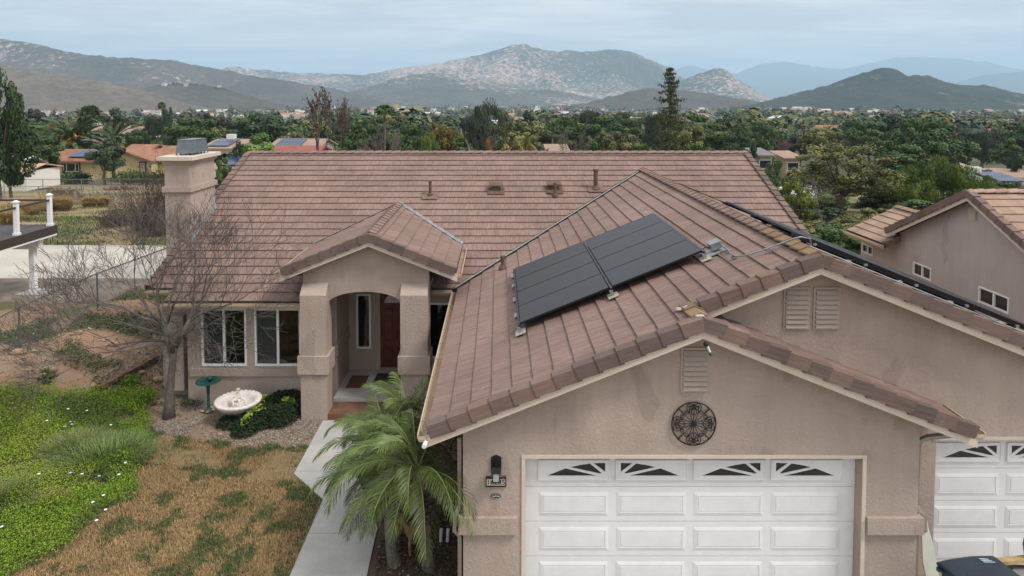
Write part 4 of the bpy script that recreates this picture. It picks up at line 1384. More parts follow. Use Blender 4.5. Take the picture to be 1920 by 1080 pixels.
# mortar wash where the small ridge dies into the slope
for (x, y, s_) in ((XA - 0.06, YB - 0.02, 0.07), (XA - 0.02, YA + 0.12, 0.06), (XA - 0.16, YB + 0.05, 0.06)):
    MB().ball((x, y, zgl(x) + 0.02), (s_ * 1.3, s_, s_ * 0.5), 9, 5, 0.2).build('mortar', M['conc'], roof)

# ================================================================== solar panels
SL = Vector((CT, 0, ST))
NR = Vector((-ST, 0, CT))
def gl_pt(x, y, off): return Vector((x, y, zgl(x))) + NR * off
SR = Vector((CT, 0, -ST)); NRR = Vector((ST, 0, CT))
def gr_pt(x, y, off): return Vector((x, y, ZB - m_ * (x - XB))) + NRR * off


PLN, PWD = 1.745, 0.985
e = 0.014
f = MB()
f.box(0, PLN, 0, e, -0.035, 0.003); f.box(0, PLN, PWD - e, PWD, -0.035, 0.003)
f.box(0, e, e, PWD - e, -0.035, 0.003); f.box(PLN - e, PLN, e, PWD - e, -0.035, 0.003)
pv_frame = f.mesh('panel_frame', M['pvframe'])
pv_face = MB().box(e, PLN - e, e, PWD - e, -0.028, 0.0).mesh('solar_panel', M['pv'])


def array(lab, cols, gap, base0, up, slope_pt, nrm, x0, y0):
    t = thing('solar_array', lab, 'solar panels', tuple(base0))
    for ci in range(cols):
        for ri in range(4):
            fm = frame(base0 + up * (ci * (PLN + gap)) + Vector((0, ri * (PWD + 0.014), 0)), up, (0, 1, 0))
            o = obj('solar_panel', pv_face); put(o, t); o.matrix_basis = fm
            q = obj('panel_frame', pv_frame); q.parent = o
    return t


x0s = 0.47
sa = array('two columns of black solar panels on the garage slope that faces left', 2, 0.075, gl_pt(x0s, 12.36, 0.17), SL, gl_pt, NR, 0, 0)
for xx in (x0s - 0.03, x0s + SL.x * (PLN + 0.037), x0s + SL.x * (2 * PLN + 0.10)):
    mb = MB()
    a = gl_pt(xx, 12.28, 0.125); b = gl_pt(xx, 16.38, 0.125)
    mb.ext([a - SL * 0.02 - NR * 0.02, a + SL * 0.02 - NR * 0.02, a + SL * 0.02 + NR * 0.04, a - SL * 0.02 + NR * 0.04], b - a)
    mb.build('rail', M['pvframe'], sa)
    for yy in (12.30, 13.35, 14.4, 15.5, 16.3):
        q = gl_pt(xx - 0.02, yy, 0.02)
        mb = MB(); a_ = SL * 0.10; v_ = Vector((0, 0.13, 0))
        mb.hexa([q - a_ - v_, q + a_ - v_, q + a_ + v_, q - a_ + v_, q - a_ - v_ + NR * 0.012, q + a_ - v_ + NR * 0.012, q + a_ + v_ + NR * 0.012, q - a_ + v_ + NR * 0.012])
        mb.build('foot_flashing', M['footflash'], sa)
        mb = MB()
        mb.hexa([q - a_ * 0.3 - v_ * 0.25, q + a_ * 0.3 - v_ * 0.25, q + a_ * 0.3 + v_ * 0.25, q - a_ * 0.3 + v_ * 0.25, q - a_ * 0.3 - v_ * 0.25 + NR * 0.11, q + a_ * 0.3 - v_ * 0.25 + NR * 0.11, q + a_ * 0.3 + v_ * 0.25 + NR * 0.11, q - a_ * 0.3 + v_ * 0.25 + NR * 0.11])
        mb.build('roof_foot', M['metal'], sa)
# the array on the far slope, seen edge on over the ridge
sb = array('long black solar array seen edge-on over the garage ridge', 3, 0.03, gr_pt(5.36, 12.15, 0.16), SR, gr_pt, NRR, 0, 0)
for yy in (12.18, 13.1, 14.2, 16.0):
    a = gr_pt(5.25, yy, 0.10); b = gr_pt(10.9, yy, 0.10)
    MB().ext([a + Vector((0, -0.02, 0)) - NRR * 0.03, a + Vector((0, 0.02, 0)) - NRR * 0.03, a + Vector((0, 0.02, 0)) + NRR * 0.02, a + Vector((0, -0.02, 0)) + NRR * 0.02], b - a).build('rail', M['pvframe'], sb)
    for xx in np.arange(5.35, 10.9, 0.92):
        q = gr_pt(xx, yy - 0.02, 0.0)
        MB().box(q.x - 0.05, q.x + 0.05, q.y - 0.08, q.y + 0.05, q.z + 0.0, q.z + 0.05).build('roof_foot', M['flash'], sb)
        q = gr_pt(xx + 0.3, yy - 0.03, 0.08)
        MB().box(q.x - 0.03, q.x + 0.03, q.y - 0.03, q.y + 0.03, q.z - 0.01, q.z + 0.03).build('clamp', M['metal'], sb)

# junction box and conduit
jb = thing('junction_box', 'small grey junction box at the upper corner of the garage solar array', 'junction box', tuple(gl_pt(4.06, 12.55, 0)))
q = gl_pt(4.06, 12.55, 0.06)
mb = MB(); mb.M = frame(q, SL, (0, 1, 0)); mb.box(-0.10, 0.10, -0.12, 0.12, 0, 0.11); mb.build('box_body', M['metal'], jb)
mb = MB(); mb.M = frame(q, SL, (0, 1, 0)); mb.box(-0.11, 0.11, -0.13, 0.13, 0.112, 0.122); mb.build('lid', M['metal'], jb)
mb = MB(); mb.M = frame(q, SL, (0, 1, 0)); mb.box(-0.28, 0.16, -0.2, 0.16, -0.055, -0.04); mb.build('flashing', M['flash'], jb)
mb = MB(); mb.M = frame(q, SL, (0, 1, 0)); mb.tube([(-0.1, -0.05, 0.05), (-0.17, -0.02, 0.09), (-0.24, 0.0, 0.06)], 0.012, 6); mb.build('cable', M['door'], jb)
cd = thing('conduit', 'thin grey metal conduit bent across the garage slope from box to ridge', 'conduit', tuple(gl_pt(4.15, 11.6, 0)))
pts = [(4.15, 12.44), (4.16, 12.2), (4.13, 11.95), (4.13, 11.72), (4.17, 11.60), (4.28, 11.54), (4.5, 11.48), (4.9, 11.45), (5.0, 11.45)]
P_ = [gl_pt(x, y, 0.07) for x, y in pts] + [Vector((5.12, 11.45, ZB + 0.10)), Vector((5.3, 11.5, ZB + 0.06)), gr_pt(5.42, 11.75, 0.06), gr_pt(5.5, 12.1, 0.06)]
mb = MB(); mb.tube(P_, 0.0135, 7); mb.build('pipe', M['metal'], cd, sm=True)
for x, y in ((4.16, 12.2), (4.13, 11.8), (4.6, 11.47)):
    q = gl_pt(x, y, 0.03)
    MB().box(q.x - 0.05, q.x + 0.05, q.y - 0.02, q.y + 0.02, q.z - 0.03, q.z + 0.03).build('strap', M['metal'], cd)
# the long conduit along the front of the far slope
a = [gr_pt(5.2 + 0.5 * i, 11.35, 0.05) for i in range(12)]
c2 = MB(); c2.tube(a, 0.012, 6); o = c2.build('conduit', M['metal'], None); tag(o, 'straight silver conduit running down the far slope in front of the edge-on panels', 'conduit')

# ================================================================== on the garage front
# wrought iron medallion
md = thing('wall_medallion', 'round black wrought iron medallion with scrolls on the garage wall', 'wall decoration', (2.99, YW - 0.03, 2.78))
yA = YW - 0.035
def P2(x, z): return (2.99 + x * 0.335, yA, 2.78 + z * 0.335)
mb = MB(); mb.tube([P2(math.cos(a), math.sin(a)) for a in np.linspace(0, 2 * math.pi, 49)[:-1]], 0.0105, 6, closed=True); mb.build('ring', M['iron'], md)
MB().ball((2.99, yA - 0.005, 2.78), (0.047, 0.02, 0.047), 14, 8).build('boss', M['iron'], md)
def rot(p, a): return (p[0] * math.cos(a) - p[1] * math.sin(a), p[0] * math.sin(a) + p[1] * math.cos(a))
def spiral(cx, cy, r0, r1, a0, turns, n=22):
    return [(cx + (r0 + (r1 - r0) * i / n) * math.cos(a0 + turns * 2 * math.pi * i / n), cy + (r0 + (r1 - r0) * i / n) * math.sin(a0 + turns * 2 * math.pi * i / n)) for i in range(n + 1)]
for k in range(8):
    a = k * math.pi / 4 - math.pi / 2
    def T(pts): return [P2(*rot((x, y), a + math.pi / 2 - math.pi / 2)) for x, y in pts]
    mb = MB()
    if k % 2 == 0:
        mb.tube(T([(0.1, 0), (0.9, 0)]), 0.006, 5)
        for s_ in (1, -1):
            mb.tube(T([(0.12, 0.06 * s_), (0.5, 0.20 * s_), (0.70, 0.33 * s_)] + [(0.70 + 0.24 * math.sin(t), (0.18 + 0.16 * math.cos(t)) * s_) for t in np.linspace(0.15, 2.6, 10)] + [(x, y * s_) for x, y in spiral(0.72, 0.15, 0.12, 0.03, 1.2, -1.1, 14)]), 0.0065, 5)
            mb.tube(T([(0.42, 0.0), (0.46, 0.05 * s_), (0.42, 0.09 * s_), (0.40, 0.05 * s_)]), 0.006, 5)
            mb.tube(T([(0.45, 0.13 * s_), (0.62, 0.10 * s_), (0.74, 0.02 * s_)]), 0.006, 5)
            mb.tube(T([(0.5, 0.20 * s_), (0.58, 0.20 * s_), (0.68, 0.21 * s_)]), [0.013, 0.010, 0.003], 5)
        mb.tube(T([(0.74, 0.0), (0.84, 0.0), (0.93, 0.0)]), [0.006, 0.018, 0.008], 6)
    else:
        mb.tube(T([(0.1, 0), (0.97, 0)]), 0.0055, 5)
        for s_ in (1, -1):
            mb.tube(T([(x, y * s_) for x, y in spiral(0.60, 0.12, 0.12, 0.03, -math.pi / 2, 1.4, 20)]), 0.006, 5)
        mb.tube(T([(0.72, 0.0), (0.80, 0.0), (0.86, 0.0), (0.92, 0.0), (0.99, 0)]), [0.006, 0.018, 0.006, 0.018, 0.004], 6)
    mb.build('scroll', M['iron'], md)
# lantern
lp = thing('wall_lantern', 'black wall lantern with a pale glass pane above the house number', 'wall lamp', (-0.03, YW, 2.0))
LZ = Matrix.Translation((0, 0, 0.10)) @ Matrix.Translation((-0.03, YW, 1.97)) @ Matrix.Diagonal((0.94, 0.75, 0.86, 1)) @ Matrix.Translation((0.03, -YW, -1.97))
mb = MB(LZ)
mb.ext([(-0.115, YW - 0.035, 1.95), (0.055, YW - 0.035, 1.95), (0.055, YW - 0.035, 2.17), (0.0, YW - 0.035, 2.2), (-0.03, YW - 0.035, 2.215), (-0.06, YW - 0.035, 2.2), (-0.115, YW - 0.035, 2.17)], (0, 0.034, 0))
mb.build('back_plate', M['black'], lp)
mb = MB(LZ); mb.tube([(-0.03, YW - 0.03, 2.02), (-0.03, YW - 0.09, 2.12), (-0.03, YW - 0.14, 2.12), (-0.03, YW - 0.16, 2.05)], 0.012, 7); mb.build('arm', M['black'], lp)
mb = MB(LZ); mb.hexa([(-0.11, YW - 0.24, 1.97), (0.05, YW - 0.24, 1.97), (0.05, YW - 0.08, 1.97), (-0.11, YW - 0.08, 1.97), (-0.08, YW - 0.20, 2.06), (0.02, YW - 0.20, 2.06), (0.02, YW - 0.12, 2.06), (-0.08, YW - 0.12, 2.06)]); mb.build('hood', M['black'], lp)
mb = MB(LZ)
for x in (-0.095, 0.022):
    for y in (YW - 0.225, YW - 0.105): mb.box(x, x + 0.013, y, y + 0.013, 1.81, 1.968)
mb.box(-0.095, 0.035, YW - 0.225, YW - 0.092, 1.80, 1.815)
mb.build('cage', M['black'], lp)
MB(LZ).box(-0.078, 0.018, YW - 0.21, YW - 0.11, 1.818, 1.965).build('lamp_glass', nmat('seeded_glass', (0.42, 0.45, 0.42), 0.2, 0.15, 30), lp)
# house number
def textmesh(name, body, size, off, ext, mat):
    fc = bpy.data.curves.new(name, 'FONT'); fc.body = body; fc.size = size; fc.align_x = 'CENTER'; fc.extrude = ext; fc.offset = off
    fo = bpy.data.objects.new(name, fc); COL.objects.link(fo)
    bpy.context.view_layer.update()
    me = bpy.data.meshes.new_from_object(fo.evaluated_get(bpy.context.evaluated_depsgraph_get()))
    bpy.data.objects.remove(fo); me.materials.clear(); me.materials.append(mat); me.name = name
    return obj(name, me)


nm = thing('house_number', 'dark framed house number with five white tiles reading 16285', 'house number', (-0.03, YW, 1.87))
mb = MB()
yb = YW - 0.03
for (a_, b_, c_, d_) in ((-0.19, 0.125, 1.785, 1.80), (-0.19, 0.125, 1.912, 1.925), (-0.19, -0.178, 1.801, 1.911), (0.113, 0.125, 1.801, 1.911)):
    mb.box(a_, b_, yb, YW - 0.002, c_, d_)
mb.tube([(-0.185, yb + 0.01, 1.925), (-0.175, yb + 0.01, 1.955), (-0.16, yb + 0.01, 1.94), (-0.12, yb + 0.01, 1.955), (-0.05, yb + 0.01, 1.985)], 0.006, 5)
mb.tube([(0.12, yb + 0.01, 1.925), (0.11, yb + 0.01, 1.955), (0.095, yb + 0.01, 1.94), (0.055, yb + 0.01, 1.955), (-0.015, yb + 0.01, 1.985)], 0.006, 5)
mb.build('number_frame', M['iron'], nm)
M['num_tile'] = nmat('number_tile', (0.70, 0.66, 0.56), 0.4, 0.05, 8)
for i, ch_ in enumerate('16285'):
    xx = -0.176 + i * 0.058
    tl = MB().box(xx, xx + 0.052, YW - 0.020, YW - 0.004, 1.803, 1.909).build('number_tile', M['num_tile'], nm)
    fo = textmesh('digit', ch_, 0.105, 0.0012, 0.001, M['black']); fo.parent = tl
    fo.location = (xx + 0.026, YW - 0.0225, 1.820); fo.rotation_euler = (math.pi / 2, 0, 0)
# oval plaque
pq = thing('wall_plaque', 'small oval black plaque with a white rim and lettering below the house number', 'plaque', (-0.035, YW, 1.63))
def oval(rx, rz, y): return [(-0.035 + rx * math.cos(t), y, 1.63 + rz * math.sin(t)) for t in np.linspace(0, 2 * math.pi, 33)[:-1]]
MB().ext(oval(0.083, 0.040, YW - 0.012), (0, 0.011, 0)).build('plate', M['black'], pq)
mb = MB(); mb.tube(oval(0.076, 0.034, YW - 0.0125), 0.0012, 4, closed=True); mb.build('rim', M['vinyl'], pq)
for body, sz, dz in (('WELCOME', 0.024, -0.008), ('the', 0.013, 0.016)):
    fo = textmesh('lettering', body, sz, 0.0006, 0.0006, M['vinyl']); put(fo, pq)
    fo.location = (-0.035, YW - 0.0135, 1.63 + dz); fo.rotation_euler = (math.pi / 2, 0, 0)
# security light at the apex
sc_ = thing('security_camera', 'small silver security camera hung at the garage gable peak', 'security camera', (XA + 0.05, YA, 4.1))
mb = MB(); mb.ball((XA + 0.03, YA - 0.06, 4.155), 0.04, 10, 6); mb.build('mount', M['black'], sc_)
mb = MB(); mb.tube([(XA + 0.04, YA - 0.05, 4.14), (XA + 0.07, YA - 0.12, 4.05)], 0.026, 10); mb.build('camera_body', M['metal'], sc_)
mb = MB(); mb.tube([(XA + 0.075, YA - 0.128, 4.042), (XA + 0.08, YA - 0.145, 4.02)], 0.021, 10); mb.build('lens', M['black'], sc_)

# ================================================================== front yard
def slabpiece(name, pts, z0, z1, mat, parent=None):
    return MB().ext([(x, y, z1) for x, y in pts], (0, 0, z0 - z1)).build(name, mat, parent)


wk = thing('walkway', 'pale concrete front walk', None, (-3, 13, 0)); wk['kind'] = 'structure'
J = 0.006
secs_ = [[(-4.26, 16.25), (-3.0, 16.25), (-3.0, 14.0), (-4.26, 14.0)],
         [(-4.26, 14.0 - 2 * J), (-3.0, 14.0 - 2 * J), (-2.2, 12.1), (-2.2, 11.95), (-3.42, 11.95), (-3.42, 12.98), (-4.26, 13.9)],
         [(-3.42, 11.95 - 2 * J), (-2.2, 11.95 - 2 * J), (-2.12, 9.9), (-3.42, 9.9)],
         [(-3.42, 9.89), (-2.12, 9.89), (-2.12, 7.5), (-3.42, 7.5)]]
for p in secs_:
    slabpiece('walk_slab', p, -0.25, -0.075, M['conc'], wk)
slabpiece('porch_floor', [(-4.20, 17.05), (-1.75, 17.05), (-1.75, 18.9), (-4.20, 18.9)], -0.2, 0.115, M['conc'], house)
slabpiece('porch_step', [(-4.16, 16.35), (-2.38, 16.35), (-2.38, 17.045), (-4.16, 17.045)], -0.2, 0.03, nmat('step_brick', (0.16, 0.085, 0.055), 0.85, 0.25, 6), house)
for lab, c_, x0, x1, y0, y1 in (('brown striped doormat left on the porch floor', (0.13, 0.06, 0.035), -4.02, -3.55, 17.65, 18.45), ('dark patterned doormat before the front door', (0.035, 0.03, 0.03), -3.35, -2.5, 17.9, 18.6)):
    mt = nmat('mat_fibre', c_, 0.95, 0.5, 30)
    o = MB().box(x0, x1, y0, y1, 0.119, 0.132).build('doormat', mt, None); tag(o, lab, 'doormat')

# driveway before the garage
slabpiece('driveway', [(-0.45, 6.0), (12.0, 6.0), (12.0, 10.8), (6.6, 10.8), (6.6, YW - 0.01), (-0.45, YW - 0.01)], -0.3, -0.06, M['conc'], None)['kind'] = 'structure'
# neighbour's driveway and pad on the left
z_ = 0.70
slabpiece('neighbour_driveway', [(-40, 26.3), (-13.3, 26.3), (-13.1, 32.2), (-40, 32.6)], 0.2, 0.74, M['conc2'], None)['kind'] = 'structure'
slabpiece('neighbour_patio', [(-40, 21.4), (-16.2, 21.45), (-13.55, 23.6), (-13.4, 26.25), (-40, 26.25)], 0.2, 0.715, nmat('stained_patio', (0.235, 0.19, 0.155), 0.9, 0.35, 0.8, fine=(9, 0.12)), None)['kind'] = 'structure'

# ------------------------------------------------------------------ grass, weeds, gravel
def blades(px, py, h, wd, lean, rnd_, ang=None):
    """grass blades as bent slivers (two triangles each)"""
    n = len(px)
    a = rng.uniform(0, 2 * math.pi, n) if ang is None else ang
    z = zg(px, py)
    B = np.stack([px, py, z - 0.01], 1)
    side = np.stack([np.cos(a + 1.57), np.sin(a + 1.57), np.zeros(n)], 1) * (wd / 2)[:, None]
    d = np.stack([np.cos(a), np.sin(a), np.zeros(n)], 1)
    mid = B + d * (h * lean * 0.35)[:, None]; mid[:, 2] += h * 0.6
    tip = B + d * (h * lean)[:, None]; tip[:, 2] += h * np.sqrt(np.maximum(0.05, 1 - lean ** 2 * 0.8))
    V = np.stack([B - side, B + side, mid + side * 0.7, mid - side * 0.7, tip], 1).reshape(-1, 3)
    i = np.arange(n) * 5
    Q = np.concatenate([np.stack([i, i + 1, i + 2], 1), np.stack([i, i + 2, i + 3], 1), np.stack([i + 3, i + 2, i + 4], 1)])
    return V, Q


M['grass'] = colmat('grass_blade', 0.7, (3, 0.1))
# lawn
n = 150000
px = rng.uniform(-8.6, -3.0, n); py = rng.uniform(9.6, 16.4, n)
keep = (py < lawn_edge(px) + 0.1 + (fbm(px * 3, py * 3, 3) - 0.5) * 0.5) & (weed_mask(px, py) < 0.5)
wlk = ((py > 13.95) & (px > -4.28)) | ((py <= 13.95) & (py > 12.96) & (px > -4.26 + (13.9 - py) * 0.894)) | ((py <= 12.97) & (px > -3.44))
keep &= ~wlk
px, py = px[keep], py[keep]
gmask = smooth((fbm(px * 2.3, py * 2.3, 77, 4) - 0.46) / 0.18) * (0.45 + 0.8 * fbm(px * 6, py * 6, 12, 2))
gmask = np.maximum(gmask, smooth((px - np.interp(py, [10, 15.5], [-3.75, -4.6])) / 0.5) * 0.6 * smooth((fbm(px * 2, py * 2, 41) - 0.42) / 0.1))
gmask = np.maximum(gmask, smooth((-px - 6.9) / 0.5) * smooth((py - 14.0) / 0.8))
bare = smooth((fbm(px * 0.9, py * 1.3, 55, 3) - 0.60) / 0.03) * smooth((py - 13.2) / 0.6)
kp = rng.uniform(0, 1, len(px)) > bare * 0.85
px, py, gmask = px[kp], py[kp], gmask[kp]
isg = rng.uniform(0, 1, len(px)) < gmask * 0.9 + 0.04
rr_ = rng.uniform(0, 1, len(px))
cold = lerp3((0.245, 0.148, 0.066), (0.45, 0.305, 0.155), rr_) * (0.8 + 0.4 * fbm(px * 1.2, py * 1.2, 15))[:, None]
colg = lerp3((0.038, 0.068, 0.022), (0.105, 0.140, 0.045), rr_)
cc = np.where(isg[:, None], colg, cold)
h = rng.uniform(0.03, 0.075, len(px)) * np.where(isg, 1.35, 1.0) * np.where(rng.uniform(0, 1, len(px)) > 0.96, 1.9, 1.0)
V_, Q_ = blades(px, py, h, rng.uniform(0.007, 0.013, len(px)), rng.uniform(0.2, 1.0, len(px)), rr_)
o = obj('lawn_grass', npmesh('lawn_grass', V_, Q_, M['grass'], col=np.concatenate([cc, cc, cc]))); tag(o, kind='stuff')


def leaves(C, size, up=0.5, asp=1.0):
    """little quads at C with random tilt; up = how far normals lean to the sky"""
    n = len(C)
    nrm = rng.normal(size=(n, 3)); nrm /= np.linalg.norm(nrm, axis=1)[:, None]
    nrm = nrm * (1 - up) + np.array([0, 0, 1.0]) * up
    nrm /= np.linalg.norm(nrm, axis=1)[:, None]
    t = rng.normal(size=(n, 3)); t -= nrm * (t * nrm).sum(1)[:, None]; t /= np.linalg.norm(t, axis=1)[:, None]
    b = np.cross(nrm, t)
    s = np.asarray(size)[:, None] if np.ndim(size) else size
    t = t * s; b = b * s * asp
    V = np.stack([C - t, C - b * 0.8, C + t, C + b * 0.8], 1).reshape(-1, 3)
    i = np.arange(n) * 4
    return V, np.stack([i, i + 1, i + 2, i + 3], 1)


# bright clover-like weeds
n = 380000
px = rng.uniform(-15.5, -6.4, n); py = rng.uniform(9.8, 18.6, n)
dens = weed_mask(px, py) * smooth((fbm(px * 1.1, py * 1.1, 91, 4) - 0.22) / 0.14)
k = rng.uniform(0, 1, n) < dens
px, py = px[k], py[k]
hh = (0.05 + 0.30 * fbm(px * 0.9, py * 0.9, 92, 4)) * rng.uniform(0.25, 1.0, len(px))
C = np.stack([px, py, zg(px, py) + hh], 1)
V_, Q_ = leaves(C, rng.uniform(0.009, 0.021, len(px)), 0.5)
rr_ = np.clip(rng.normal(0.5, 0.24, len(px)), 0, 1)
big = fbm(px * 0.8, py * 0.8, 93, 3)
cc = lerp3((0.060, 0.125, 0.010), (0.235, 0.345, 0.030), rr_)
cc = mixc(cc, (0.26, 0.30, 0.045), smooth((big - 0.55) / 0.12) * 0.6)
cc = mixc(cc, (0.055, 0.090, 0.030), smooth((0.42 - big) / 0.1) * 0.6)
o = obj('green_weeds', npmesh('green_weeds', V_, Q_, M['grass'], col=cc)); tag(o, kind='stuff')
# sparse green ground cover on the dirt bank
n = 90000
px = rng.uniform(-17.5, -7.6, n); py = rng.uniform(17.0, 27.0, n)
d_ = smooth((fbm(px * 0.7, py * 0.7, 1) - 0.53) / 0.10) * ((py < 21.3) | (px > -13.4))
d_ = np.maximum(d_, smooth((px + 10.8) / 0.8) * smooth((py - 17.2) / 0.5) * 0.35 * smooth((-px - 8.9) / 0.3))
k = rng.uniform(0, 1, n) < d_ * 0.7
px, py = px[k], py[k]
C = np.stack([px, py, zg(px, py) + rng.uniform(0.01, 0.12, len(px))], 1)
V_, Q_ = leaves(C, rng.uniform(0.015, 0.04, len(px)), 0.5)
rr_ = rng.uniform(0, 1, len(px))
cc = lerp3((0.040, 0.065, 0.022), (0.095, 0.135, 0.040), rr_)
o = obj('ground_cover', npmesh('ground_cover', V_, Q_, M['grass'], col=cc)); tag(o, kind='stuff')


def tuft(cx, cy, n, rad, hmin, hmax, c1, c2, wd=0.012):
    r = np.sqrt(rng.uniform(0, 1, n)) * rad; a = rng.uniform(0, 2 * math.pi, n)
    x = cx + r * np.cos(a); y = cy + r * np.sin(a)
    h = rng.uniform(hmin, hmax, n) * (1 - 0.3 * r / rad)
    V, Q = blades(x, y, h, np.full(n, wd) * rng.uniform(0.6, 1.2, n), np.clip(0.25 + 0.7 * r / rad + rng.normal(0, 0.12, n), 0.05, 1.0), None, ang=a + rng.normal(0, 0.6, n))
    rr = rng.uniform(0, 1, n)
    c = lerp3(c1, c2, rr)
    return V, Q, np.concatenate([c, c, c])


for (cx, cy, n, rad, h0, h1, c1, c2, lab) in ((-8.55, 14.45, 3600, 0.95, 0.20, 0.52, (0.070, 0.125, 0.030), (0.25, 0.31, 0.11), 'large arching clump of long grass at the edge of the weed bed'),
                                             (-9.7, 12.9, 2500, 0.7, 0.22, 0.5, (0.085, 0.125, 0.035), (0.26, 0.26, 0.10), 'smaller straw-tipped grass clump near the left edge'),
                                             (-9.4, 14.9, 1800, 0.6, 0.25, 0.5, (0.10, 0.145, 0.05), (0.27, 0.28, 0.12), 'pale grass clump behind the large arching one'),
                                             (-8.75, 12.75, 900, 0.4, 0.15, 0.35, (0.16, 0.14, 0.05), (0.32, 0.25, 0.12), 'small yellowing grass clump in the weed bed')):
    V_, Q_, c_ = tuft(cx, cy, n, rad, h0, h1, c1, c2)
    o = obj('grass_clump', npmesh('grass_clump', V_, Q_, M['grass'], col=c_)); tag(o, lab, 'grass clump', 'grass clumps in the weed bed')
# daisies
fl = None
M['stem'] = nmat('green_stem', (0.06, 0.11, 0.02), 0.7)
M['petal_w'] = nmat('white_petal', (0.75, 0.73, 0.75), 0.6, 0.05, 5)
M['petal_p'] = nmat('lilac_petal', (0.46, 0.36, 0.55), 0.6, 0.1, 5)
fpts = [(128, 767), (163, 770), (88, 789), (132, 791), (135, 796), (208, 797), (73, 889), (132, 887), (154, 889), (186, 893), (223, 890), (194, 929), (174, 942), (198, 956), (181, 976), (3, 988), (121, 800), (235, 868)]
for i, (a, b) in enumerate(fpts):
    p = atz(a, b, 0.2); z = zgf(p.x, p.y) + 0.27
    p = atz(a, b, z)
    mb = MB(); mb.lathe([(0.022, 0.0), (0.030, 0.010), (0.015, 0.016)], (p.x, p.y, z), 8)
    st_ = MB(); st_.tube([(p.x, p.y, z), (p.x + 0.02, p.y, z - 0.14)], 0.003, 4)
    o = mb.build('daisy', M['petal_p'] if i in (3, 7, 9, 16, 4) else M['petal_w'])
    st_.build('stem', M['stem'], o)
    col_ = 'lilac' if i in (3, 7, 9, 16, 4) else 'white'
    where = 'at the top of the weed bed' if b < 780 else ('beside the long grass clump' if b < 805 else ('left in the weed bed' if a < 100 else ('low in the weed bed' if b > 920 else 'across the middle of the weed bed')))
    tag(o, 'tiny %s daisy %s' % (col_, where), 'flower', 'daisies in the weed bed, %s %s' % (col_, where))


# gravel and pebbles: little stones as squashed octahedra
def stones(px, py, s, c, name, mat, dz=0.0):
    n = len(px)
    z = zg(px, py) + s * 0.25 + dz
    C = np.stack([px, py, z], 1)
    a = rng.uniform(0, 6.28, n); ex = rng.uniform(0.7, 1.3, n)
    u = np.stack([np.cos(a), np.sin(a), rng.normal(0, 0.2, n)], 1) * (s * ex)[:, None]
    v = np.stack([-np.sin(a), np.cos(a), rng.normal(0, 0.2, n)], 1) * (s / ex)[:, None]
    w_ = np.stack([rng.normal(0, 0.2, n), rng.normal(0, 0.2, n), np.ones(n)], 1) * (s * rng.uniform(0.45, 0.8, n))[:, None]
    V = np.stack([C + u, C + v, C - u, C - v, C + w_, C - w_], 1).reshape(-1, 3)
    i = (np.arange(n) * 6)[:, None]
    T_ = np.array([[0, 1, 4], [1, 2, 4], [2, 3, 4], [3, 0, 4], [1, 0, 5], [2, 1, 5], [3, 2, 5], [0, 3, 5]])
    Q = (i[:, :, None] + T_[None]).reshape(-1, 3)
    me = npmesh(name, V, Q, mat, col=np.repeat(c, 8, axis=0))
    return obj(name, me)


M['pebble'] = colmat('pebble', 0.85, (20, 0.12))
n = 30000
px = rng.uniform(-8.7, -4.2, n); py = rng.uniform(14.8, 18.2, n)
k = (py > lawn_edge(px) + 0.05) & (px > -8.7) & ((px < -4.85) | (py < 16.3)) & ~((px > -8.0) & (py > 17.28)) & (rng.uniform(0, 1, n) < 0.14 + 0.8 * smooth((fbm(px * 1.2, py * 1.2, 61) - 0.47) / 0.1)) & ~((px > -4.3))
px, py = px[k], py[k]
rr_ = rng.uniform(0, 1, len(px))
c = lerp3((0.14, 0.11, 0.085), (0.42, 0.36, 0.305), rr_ ** 1.5)
o = stones(px, py, rng.uniform(0.010, 0.026, len(px)), c, 'gravel', M['pebble']); tag(o, kind='stuff')
n = 2600
px = rng.uniform(-18, -8.6, n); py = rng.uniform(16.6, 24, n)
k = ((py < 21.3) | (px > -13.3)) & (rng.uniform(0, 1, n) < 0.35 + 0.65 * smooth((fbm(px * 0.8, py * 0.8, 66) - 0.45) / 0.1)) & (weed_mask(px, py) < 0.3)
px, py = px[k], py[k]
c = lerp3((0.24, 0.15, 0.09), (0.50, 0.38, 0.27), rng.uniform(0, 1, len(px)))
o = stones(px, py, rng.uniform(0.015, 0.05, len(px)) * (1 + 1.0 * (rng.uniform(0, 1, len(px)) > 0.93)), c, 'pebbles', M['pebble']); tag(o, kind='stuff')
# bark chips under the palms
n = 9000
px = rng.uniform(-3.0, -0.66, n); py = rng.uniform(9.6, 16.2, n)
k = ((px > -2.08) | (py > 12.3)) & ((px > -2.95) | (py > 20)) & ~((py > 12.0) & (px < -2.2 - (py - 12.1) * 0.42))
px, py = px[k], py[k]
c = lerp3((0.035, 0.026, 0.020), (0.13, 0.095, 0.068), rng.uniform(0, 1, len(px)) ** 2)
o = stones(px, py, rng.uniform(0.012, 0.035, len(px)), c, 'bark_chips', M['pebble']); tag(o, kind='stuff')
# leaf litter specks in the mulch and beds
n = 700
px = np.concatenate([rng.uniform(-2.1, -0.7, n // 2), rng.uniform(-8.9, -4.4, n // 2)]); py = np.concatenate([rng.uniform(9.8, 14, n // 2), rng.uniform(15, 17.9, n // 2)])
C = np.stack([px, py, zg(px, py) + 0.03], 1)
V_, Q_ = leaves(C, rng.uniform(0.015, 0.03, n), 0.8)
cc = lerp3((0.20, 0.08, 0.03), (0.38, 0.26, 0.15), rng.uniform(0, 1, n))
o = obj('leaf_litter', npmesh('leaf_litter', V_, Q_, M['grass'], col=cc)); tag(o, kind='stuff')

